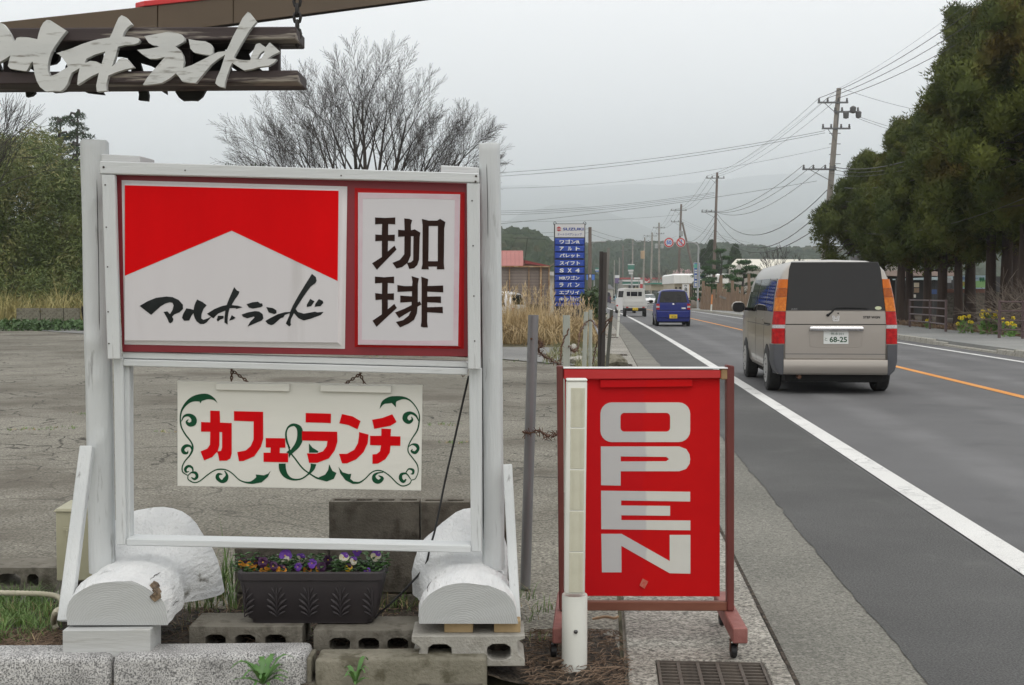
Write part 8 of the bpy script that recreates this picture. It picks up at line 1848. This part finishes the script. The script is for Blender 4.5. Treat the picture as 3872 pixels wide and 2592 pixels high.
gn = thing('green_pole_sign', 'green, white and blue sign board above the blue direction sign', 'sign', G0(2257, 320)); A = cG((1118, 342)); slab_at('green_panel', A[0], A[0] + 13, A[1], A[1] + 6, 320, 0.3, M_CGREEN, gn); slab_at('white_panel', A[0], A[0] + 13, A[1] + 6.2, A[1] + 10, 320, 0.3, M_SWHITE, gn); slab_at('blue_panel', A[0], A[0] + 13, A[1] + 10.2, A[1] + 15, 320, 0.3, M_SIGNB, gn); slab_at('post', A[0] + 5, A[0] + 7.5, A[1] + 15, 1160, 320.1, 0.3, M_LAMPG, gn)
random.seed(77)
for k in range(9):   # small houses in the far distance on the left of the road
    x = 2200 + k * 11 + random.uniform(-3, 3); Y = 360 + 40 * (k % 4); t = thing('far_house', '', 'house', G0(x, Y), 'tiny far houses at the end of the road'); t['label'] = 'tiny far house at the end of the road, ' + ['leftmost of nine', 'second from the left', 'third from the left', 'fourth from the left', 'middle one of nine', 'fourth from the right', 'third from the right', 'second from the right', 'rightmost of nine'][k]
    w_ = random.uniform(4, 7); h_ = random.uniform(2.6, 4.0); p = G0(x, Y); mb = MB(); mb.span(p.x - w_ / 2, p.x + w_ / 2, Y, Y + 6, 0, h_); mb.build('wall', random.choice([M_WALLC, M_CGREY, M_WHB]), t)
    mb = MB(); mb.hexa([Vector(v) for v in ((p.x - w_/2 - .4, Y - .4, h_), (p.x + w_/2 + .4, Y - .4, h_), (p.x + w_/2 + .4, Y + 6.4, h_), (p.x - w_/2 - .4, Y + 6.4, h_), (p.x - w_/2 + .6, Y + 2.8, h_ + 1.3), (p.x + w_/2 - .6, Y + 2.8, h_ + 1.3), (p.x + w_/2 - .6, Y + 3.2, h_ + 1.3), (p.x - w_/2 + .6, Y + 3.2, h_ + 1.3))]); mb.build('roof', random.choice([M_TILE, M_RROOF, M_TILE]), t)
# ---- wooded hills
M_HILL = mat('hill_floor', (0.030, 0.045, 0.022), (0.045, 0.06, 0.028), rough=0.95, scale=0.02, world=True); M_WOOD = mat('far_wood', (0.020, 0.036, 0.020), (0.042, 0.058, 0.028), rough=0.9, scale=0.03, world=True, spec=0.1, c3=(0.075, 0.065, 0.038), s3=0.02, t3=(0.58, 0.68))
def hill(name, crest, Y0, depth, name2, label2, dens, hmin, hmax, seed):
    """crest: photo points of the tree line; the ground rises from Y0 to the crest at Y0+depth"""
    random.seed(seed); mb = MB(); nx = 60; ny = 8; X0, X1 = crest[0][0], crest[-1][0]; Yc = Y0 + depth
    def cz(x):
        for (xa, ya), (xb, yb_) in zip(crest, crest[1:]):
            if x <= xb: y = ya + (yb_ - ya) * (x - xa) / (xb - xa); break
        else: y = crest[-1][1]
        return max(0.2, at(1936, y, Yc).z - hmax * 0.75)
    def P(i, t): x = X0 + (X1 - X0) * i / nx; q = at(x, 1117, Y0 + depth * t); return Vector((q.x, q.y, -0.5 + cz(x) * math.sin(min(t, 1.0) * math.pi / 2) ** 1.3 if t <= 1 else -0.5 + cz(x) * (1.8 - t) / 0.8))
    ts_ = [0, 0.2, 0.4, 0.6, 0.8, 1.0, 1.3, 1.8]
    for t in ts_:
        for i in range(nx + 1): mb.add([P(i, t)])
    for j in range(len(ts_) - 1):
        for i in range(nx): a = j * (nx + 1) + i; mb.face((a, a + 1, a + nx + 2, a + nx + 1))
    struct(mb.build(name, M_HILL, smooth=180))
    wd = MB()
    for k in range(dens):
        i = random.uniform(0, nx); t = random.random() ** 0.7 * 1.05; p = P(i, t); h = random.uniform(hmin, hmax); r = h * random.uniform(0.22, 0.36); n = 6; ph = random.random()
        rg = [(1.0, 0.15), (1.05, 0.4), (0.7, 0.72), (0.25, 0.95)] if random.random() < 0.6 else [(0.8, 0.2), (1.2, 0.5), (1.1, 0.78), (0.5, 0.97)]
        rings = [[p + Vector((math.cos(6.283 * (q + ph) / n) * r * f * random.uniform(0.75, 1.25), math.sin(6.283 * (q + ph) / n) * r * f, h * z * random.uniform(0.93, 1.05))) for q in range(n)] for f, z in rg]; wd.loft(rings, True, False, True)
    tag(wd.build(name2, M_WOOD, fixn=False), label2, 'wood', kind='stuff')
hill('hill', [(1300, 915), (1600, 890), (1850, 886), (1930, 878), (1985, 880), (2035, 895), (2080, 930), (2130, 985), (2180, 1040), (2240, 1100)], 260, 130, 'hill_wood', 'wooded hill behind the red roof and pylon sign', 1000, 6, 9, 1)
hill('ridge', [(1900, 960), (2100, 948), (2200, 935), (2300, 928), (2365, 922), (2450, 930), (2600, 932), (2750, 935), (2850, 944), (2950, 950), (3100, 948), (3300, 940), (3500, 935), (3900, 930), (4300, 940)], 470, 260, 'ridge_wood', 'long low wooded ridge closing the road in the distance', 3600, 7, 12, 2)
hill('ridge_west', [(-1800, 900), (-900, 880), (0, 860), (700, 880), (1300, 915), (1950, 960)], 480, 220, 'ridge_wood_west', 'wooded rise far behind the car park, hidden by the big sign', 1500, 7, 12, 3)
# ---- hazy mountains
M_MTN = mat('mountain_haze_tinted', (0.055, 0.068, 0.062), (0.085, 0.095, 0.085), rough=0.95, scale=0.002, world=True, c3=(0.035, 0.048, 0.045), s3=0.004, t3=(0.5, 0.6))  # bluish haze tint put into the mountain's base colour
def mountain(name, crest, Y0, Y1, seed, rough_):
    mb = MB(); nx, ny = 150, 26; X0, X1 = crest[0][0], crest[-1][0]
    for j in range(ny + 1):
        t = j / ny
        for i in range(nx + 1):
            x = X0 + (X1 - X0) * i / nx
            for (xa, ya), (xb, yb_) in zip(crest, crest[1:]):
                if x <= xb: y = ya + (yb_ - ya) * (x - xa) / (xb - xa); break
            top = at(1936, y, Y1).z; q = at(x, 1117, Y0 + (Y1 - Y0) * t); n_ = noise.fractal(Vector((q.x * 0.0011, q.y * 0.0011, seed)), 1.0, 2.1, 5)
            rd_ = 1 - abs(noise.noise(Vector((q.x * 0.0016, q.y * 0.0005, seed + 3)))) * 2
            f = t ** 1.35; z = top * f + (n_ * 0.10 + rd_ * 0.16 * (1 - t)) * top * rough_ * math.sin(t * math.pi) ** 0.8 + (noise.noise(Vector((x * 0.02, seed, 0))) * 8 if j == ny else 0)
            mb.add([(q.x, q.y, max(z, -2))])
    a = len(mb.v) - (nx + 1); bk = mb.add([mb.v[a + i] + Vector((0, 400, -top * 0.4)) for i in range(nx + 1)])
    for i in range(nx): mb.face((a + i, a + i + 1, bk + i + 1, bk + i))
    for j in range(ny):
        for i in range(nx): a = j * (nx + 1) + i; mb.face((a, a + 1, a + nx + 2, a + nx + 1))
    return struct(mb.build(name, M_MTN, smooth=180))
mountain('mountain', [(-1500, 760), (0, 730), (900, 712), (1700, 702), (1900, 702), (2000, 700), (2130, 708), (2250, 704), (2400, 697), (2520, 700), (2620, 692), (2740, 680), (2850, 664), (2980, 658), (3120, 655), (3400, 665), (3800, 690), (5000, 740)], 3900, 6600, 1.0, 1.0)
mountain('foothill', [(900, 960), (1500, 900), (1890, 842), (2000, 800), (2100, 775), (2180, 770), (2280, 795), (2420, 850), (2560, 905), (2750, 880), (2950, 850), (3100, 835), (3500, 830), (4200, 870)], 2900, 4100, 5.0, 0.8)
# ================================================================== UTILITY POLES AND WIRES
M_INS = mat('insulator', (0.10, 0.10, 0.10), rough=0.5); M_WIRE = mat('wire_black', (0.03, 0.03, 0.032), rough=0.6); M_XARM = mat('crossarm_steel', (0.16, 0.165, 0.17), rough=0.5, metal=0.3)
POLES = {}
def upole(key, label, top, base, Y, arms, m=M_POLE, r=(0.19, 0.12), extra=None):
    b = at(*base, Y); b.z = 0.0; t_ = at(*top, Y); t = thing('utility_pole', label, 'utility pole', b, 'utility poles along the road')
    mb = MB(); mb.tube([b, b.lerp(t_, 0.5), t_], [r[0], (r[0] + r[1]) / 2, r[1]], 10); mb.build('shaft', m, t, smooth=60); pts = {}
    for nm, y, half, off in arms:
        f = (y - base[1]) / (top[1] - base[1]); f = max(0, min(1, f)); c = b.lerp(t_, 1); z = at(top[0], y, Y).z; c = b.lerp(t_, (z - b.z) / (t_.z - b.z)) + Vector((off, -0.14, 0))
        mb = MB(); mb.box(c, (half * 2, 0.09, 0.09)); arm = mb.build('crossarm', M_XARM, t); L = []
        for q in (-0.92, -0.35, 0.35, 0.92):
            p = c + Vector((q * half, 0, 0.05)); mb = MB(); mb.lathe(p, [(0.05, 0), (0.07, 0.06), (0.04, 0.1), (0.06, 0.16), (0.03, 0.2)], 8); mb.build('insulator', M_INS, arm); L.append(p + Vector((0, 0, 0.2)))
        mb = MB(); mb.beam(c + Vector((-half * 0.6, 0, 0)), Vector((c.x - off, c.y, c.z - 0.7)), 0.03, 0.03); mb.build('brace', M_XARM, arm); pts[nm] = L
    pts['top'] = t_; pts['b'] = b; POLES[key] = pts
    return t
t1 = upole(1, 'tall concrete utility pole in front of the leftmost cedar, nearest of the row', (3172, 335), (3098, 1206), 69, [('a', 390, 0.85, -0.3), ('b', 425, 0.7, 0.5), ('c', 488, 0.8, 0.0), ('d', 642, 0.95, -0.75)], M_POLE, (0.21, 0.13))
for dz, dx in ((417, 0.85), (435, 1.15), (437, 0.45)):
    c = at(3165, dz, 69) + Vector((dx, -0.2, 0)); mb = MB(); mb.lathe(c, [(0.02, -0.22), (0.15, -0.18), (0.17, 0.12), (0.05, 0.2)], 10); mb.build('switch_unit', M_INS, t1)
for y in (505, 545, 585, 620):
    c = at(3155, y, 69); mb = MB(); mb.tube([c + Vector((-0.3, 0, 0)), c + Vector((0.35, 0, 0))], 0.02, 5); mb.build('step_bolt', M_XARM, t1)
t2 = upole(2, 'brown utility pole with a pale sleeve at its foot beside the log palisade', (2712, 653), (2695, 1158), 134, [('a', 675, 1.0, -0.2), ('d', 803, 0.8, -0.8)], M_POLEW, (0.20, 0.12))
c0 = POLES[2]['b']; mb = MB(); mb.tube([c0 + Vector((0, 0, 0.1)), c0 + Vector((0, 0, 3.0))], [0.235, 0.225], 10); mb.build('pale_sleeve', M_POLE, t2)
t3 = upole(3, 'utility pole braced by a slanted prop, behind the blue car', (2576, 773), (2562, 1110), 200, [('a', 797, 1.3, -0.4), ('d', 840, 0.9, -0.7)], M_POLEW, (0.24, 0.16))
a = at(2580, 842, 200); b = at(2622, 1030, 200); b.z = at(2622, 1030, 200).z; d = (b - a); b = a + d * (a.z / (a.z - b.z)); mb = MB(); mb.tube([a, b], [0.15, 0.22], 8); mb.build('slanted_prop', M_POLEW, t3)
c = at(2574, 883, 200); mb = MB(); mb.lathe(c + Vector((0, -0.4, -0.5)), [(0.3, 0), (0.32, 0.1), (0.32, 0.8), (0.25, 0.9)], 12); mb.build('transformer', M_LAMPG, t3)
t4 = upole(4, 'utility pole with twin transformers left of the braced pole', (2492, 843), (2492, 1120), 262, [('a', 863, 1.3, 0), ('d', 885, 0.9, 0.2)], M_POLE, (0.25, 0.18))
for dx in (-0.6, 0.6): c = at(2492, 940, 262) + Vector((dx, -0.3, 0)); mb = MB(); mb.lathe(c, [(0.32, 0), (0.34, 0.2), (0.34, 0.9), (0.2, 1.0)], 10); mb.build('transformer', M_LAMPG, t4)
t5 = upole(5, 'pale utility pole just left of the twin-transformer pole', (2466, 880), (2460, 1125), 300, [('a', 893, 1.6, -0.5)], M_POLE, (0.28, 0.2))
t6 = upole(6, 'utility pole carrying a tan cylinder, fourth from the slanted prop', (2438, 898), (2430, 1125), 325, [('a', 912, 1.8, -0.6)], M_POLE, (0.30, 0.2)); c = at(2430, 965, 324); mb = MB(); mb.lathe(c, [(0.5, -1.0), (0.55, -0.8), (0.55, 1.0), (0.4, 1.1)], 12); mb.build('tan_cylinder', mat('tan_can', (0.42, 0.29, 0.17)), t6)
t7 = upole(7, 'slim far utility pole above the flatbed truck', (2393, 905), (2389, 1130), 350, [('a', 925, 1.2, 0)], M_POLE, (0.28, 0.18))
t8 = upole(8, 'slim dark utility pole left of the store pole sign', (2356, 930), (2354, 1132), 370, [('a', 948, 1.2, 0)], M_POLEW, (0.26, 0.18))
t9 = upole(9, 'thin far utility pole above the white mini van', (2342, 975), (2340, 1135), 390, [], M_POLE, (0.22, 0.16))
t10 = upole(10, 'thin far utility pole at the vanishing point of the road', (2323, 985), (2322, 1136), 420, [], M_POLE, (0.24, 0.16))
SEEN = {}
def wire(a, b, sag, label, r=0.011, group='overhead power lines'):
    SEEN[label] = SEEN.get(label, -1) + 1; label = ('', 'second ', 'third ', 'fourth ', 'fifth ', 'sixth ')[SEEN[label]] + label
    a = Vector(a); b = Vector(b); n = 18; path = []
    for k in range(n + 1): t = k / n; p = a.lerp(b, t); p.z -= sag * 4 * t * (1 - t); path.append(p)
    mb = MB(); mb.tube(path, r, 4, False); return tag(mb.build('power_line', M_WIRE, fixn=False), label, 'wire', group)
def seg(x0, y0, Y0, x1, y1, Y1, sag, label, r=0.011): return wire(at(x0, y0, Y0), at(x1, y1, Y1), sag, label, r)
P = POLES
# nearest pole towards the camera, out of the picture at the upper right
LB = 'line running from the nearest pole up out of the picture, upper bundle'
for k, (x1, y1) in enumerate(((3745, 0), (3810, 0), (3872, 15))): wire(P[1]['a'][k if k < 3 else 3], at(x1 + (x1 - 3150) * 0.35, y1 - 170, 40), 0.5, LB, 0.016)
wire(P[1]['top'], at(3900, -180, 38), 0.3, 'thinnest top line running from the nearest pole out of the upper right corner', 0.007)
LB = 'cable sagging in front of the cedars, lower bundle at the right'
for (x0, y0, x1, y1, r) in ((3140, 630, 3990, 330, 0.022), (3140, 640, 3990, 360, 0.014), (3138, 655, 3990, 372, 0.010), (3135, 700, 3990, 430, 0.022), (3130, 745, 3990, 545, 0.014), (3128, 850, 3990, 700, 0.014)): seg(x0, y0, 68.9, x1, y1, 34, 0.9, LB, r)
# pole to pole
LB = 'high-voltage line between the nearest and the second utility pole'
for k in range(3): wire(P[1]['a'][k], P[2]['a'][k], 0.7, LB, 0.013)
wire(P[1]['top'], P[2]['top'], 0.5, 'thin top line between the nearest and the second utility pole', 0.008)
LB = 'low-voltage cable sagging between the nearest and the second utility pole'
for k, s_ in ((0, 1.1), (1, 1.2), (2, 1.5)): wire(P[1]['d'][k], P[2]['d'][k], s_, LB, 0.018)
for y0, y1, s_ in ((715, 800, 2.6), (770, 815, 3.0), (830, 868, 2.2)): seg(3132, y0, 69, 2705, y1, 134, s_, 'thick telephone cable sagging between the nearest and the second pole', 0.028)
for i in (2, 3, 4, 5, 6):
    for k in range(3): wire(P[i]['a'][k], P[i + 1]['a'][k], 1.2, f'line in the bundle between the far poles, span {["one","two","three","four","five"][i-2]} from the pale-sleeved pole', 0.018)
for y0, y1 in ((865, 955), (900, 985), (940, 1010), (815, 900), (840, 930)): seg(2703, y0, 134, 2570, y1, 200, 1.6, 'low cable between the pale-sleeved pole and the slanted prop pole', 0.022)
for y0, y1 in ((900, 930), (950, 960), (980, 985)): seg(2570, y0, 200, 2493, y1, 262, 1.4, 'low cable between the slanted prop pole and the twin-transformer pole', 0.024)
# lines crossing the sky to the left
LB = 'long line crossing the sky from the nearest pole to behind the big sign'
for y0, y1 in ((495, 640), (503, 655)): wire(at(3120, y0, 69), at(1500, y1 + 26, 75), 0.6, LB, 0.011)
seg(3150, 555, 69, 1500, 700, 80, 1.0, 'faint single line below the long pair crossing the sky', 0.007)
LB = 'line from the second pole across the mountains to the left'
for y0, y1 in ((728, 782), (733, 790), (740, 797)): wire(at(2702, y0, 134), at(1500, y1 + 10, 128), 0.9, LB, 0.014)
seg(3090, 775 - 90, 69, 1500, 880, 70, 0.3, 'thin line slanting down across the mountains to the big sign', 0.009)
seg(2575, 812, 200, 1500, 822, 150, 0.8, 'thin level line from the braced pole to the left', 0.014)
for y0, y1 in ((865, 845), (880, 860)): seg(2230, y0, 95, 1500, y1 - 12, 80, 0.6, 'line from the street lamp pole to the left', 0.010)
for y0 in (868, 885): seg(2231, y0, 95, 2560, y0 + 25, 200, 1.0, 'line from the street lamp pole across the road', 0.012)
for (x0, y0, x1, y1) in ((3190, 338, 3900, 430), (3235, 438, 3900, 520), (3238, 446, 3900, 545)): seg(x0, y0, 69, x1, y1, 95, 0.8, 'line leaving the nearest pole behind the cedars', 0.010)
for (x0, y0, x1, y1) in ((2578, 830, 3300, 960), (2578, 838, 3300, 975), (2578, 845, 3300, 985)): seg(x0, y0, 200, x1, y1, 120, 1.5, 'faint line from the braced pole to behind the hall', 0.011)
# ================================================================== HAZE
hm = bpy.data.materials.new('haze_air'); hm.use_nodes = True; hn = hm.node_tree; hn.nodes.clear(); ho = hn.nodes.new('ShaderNodeOutputMaterial'); hv = hn.nodes.new('ShaderNodeVolumePrincipled')
hv.inputs['Color'].default_value = (0.925, 0.966, 1.0, 1); hv.inputs['Density'].default_value = 4.3e-4; hv.inputs['Anisotropy'].default_value = 0.82
hn.links.new(hv.outputs[0], ho.inputs['Volume'])
mb = MB(); mb.span(-7300, 7300, -120, 7300, -3.5, 720); hz = mb.build('haze', hm, origin=(0, 0, 0)); tag(hz, 'thin pale haze that fades the hills and mountains', 'haze', kind='stuff')
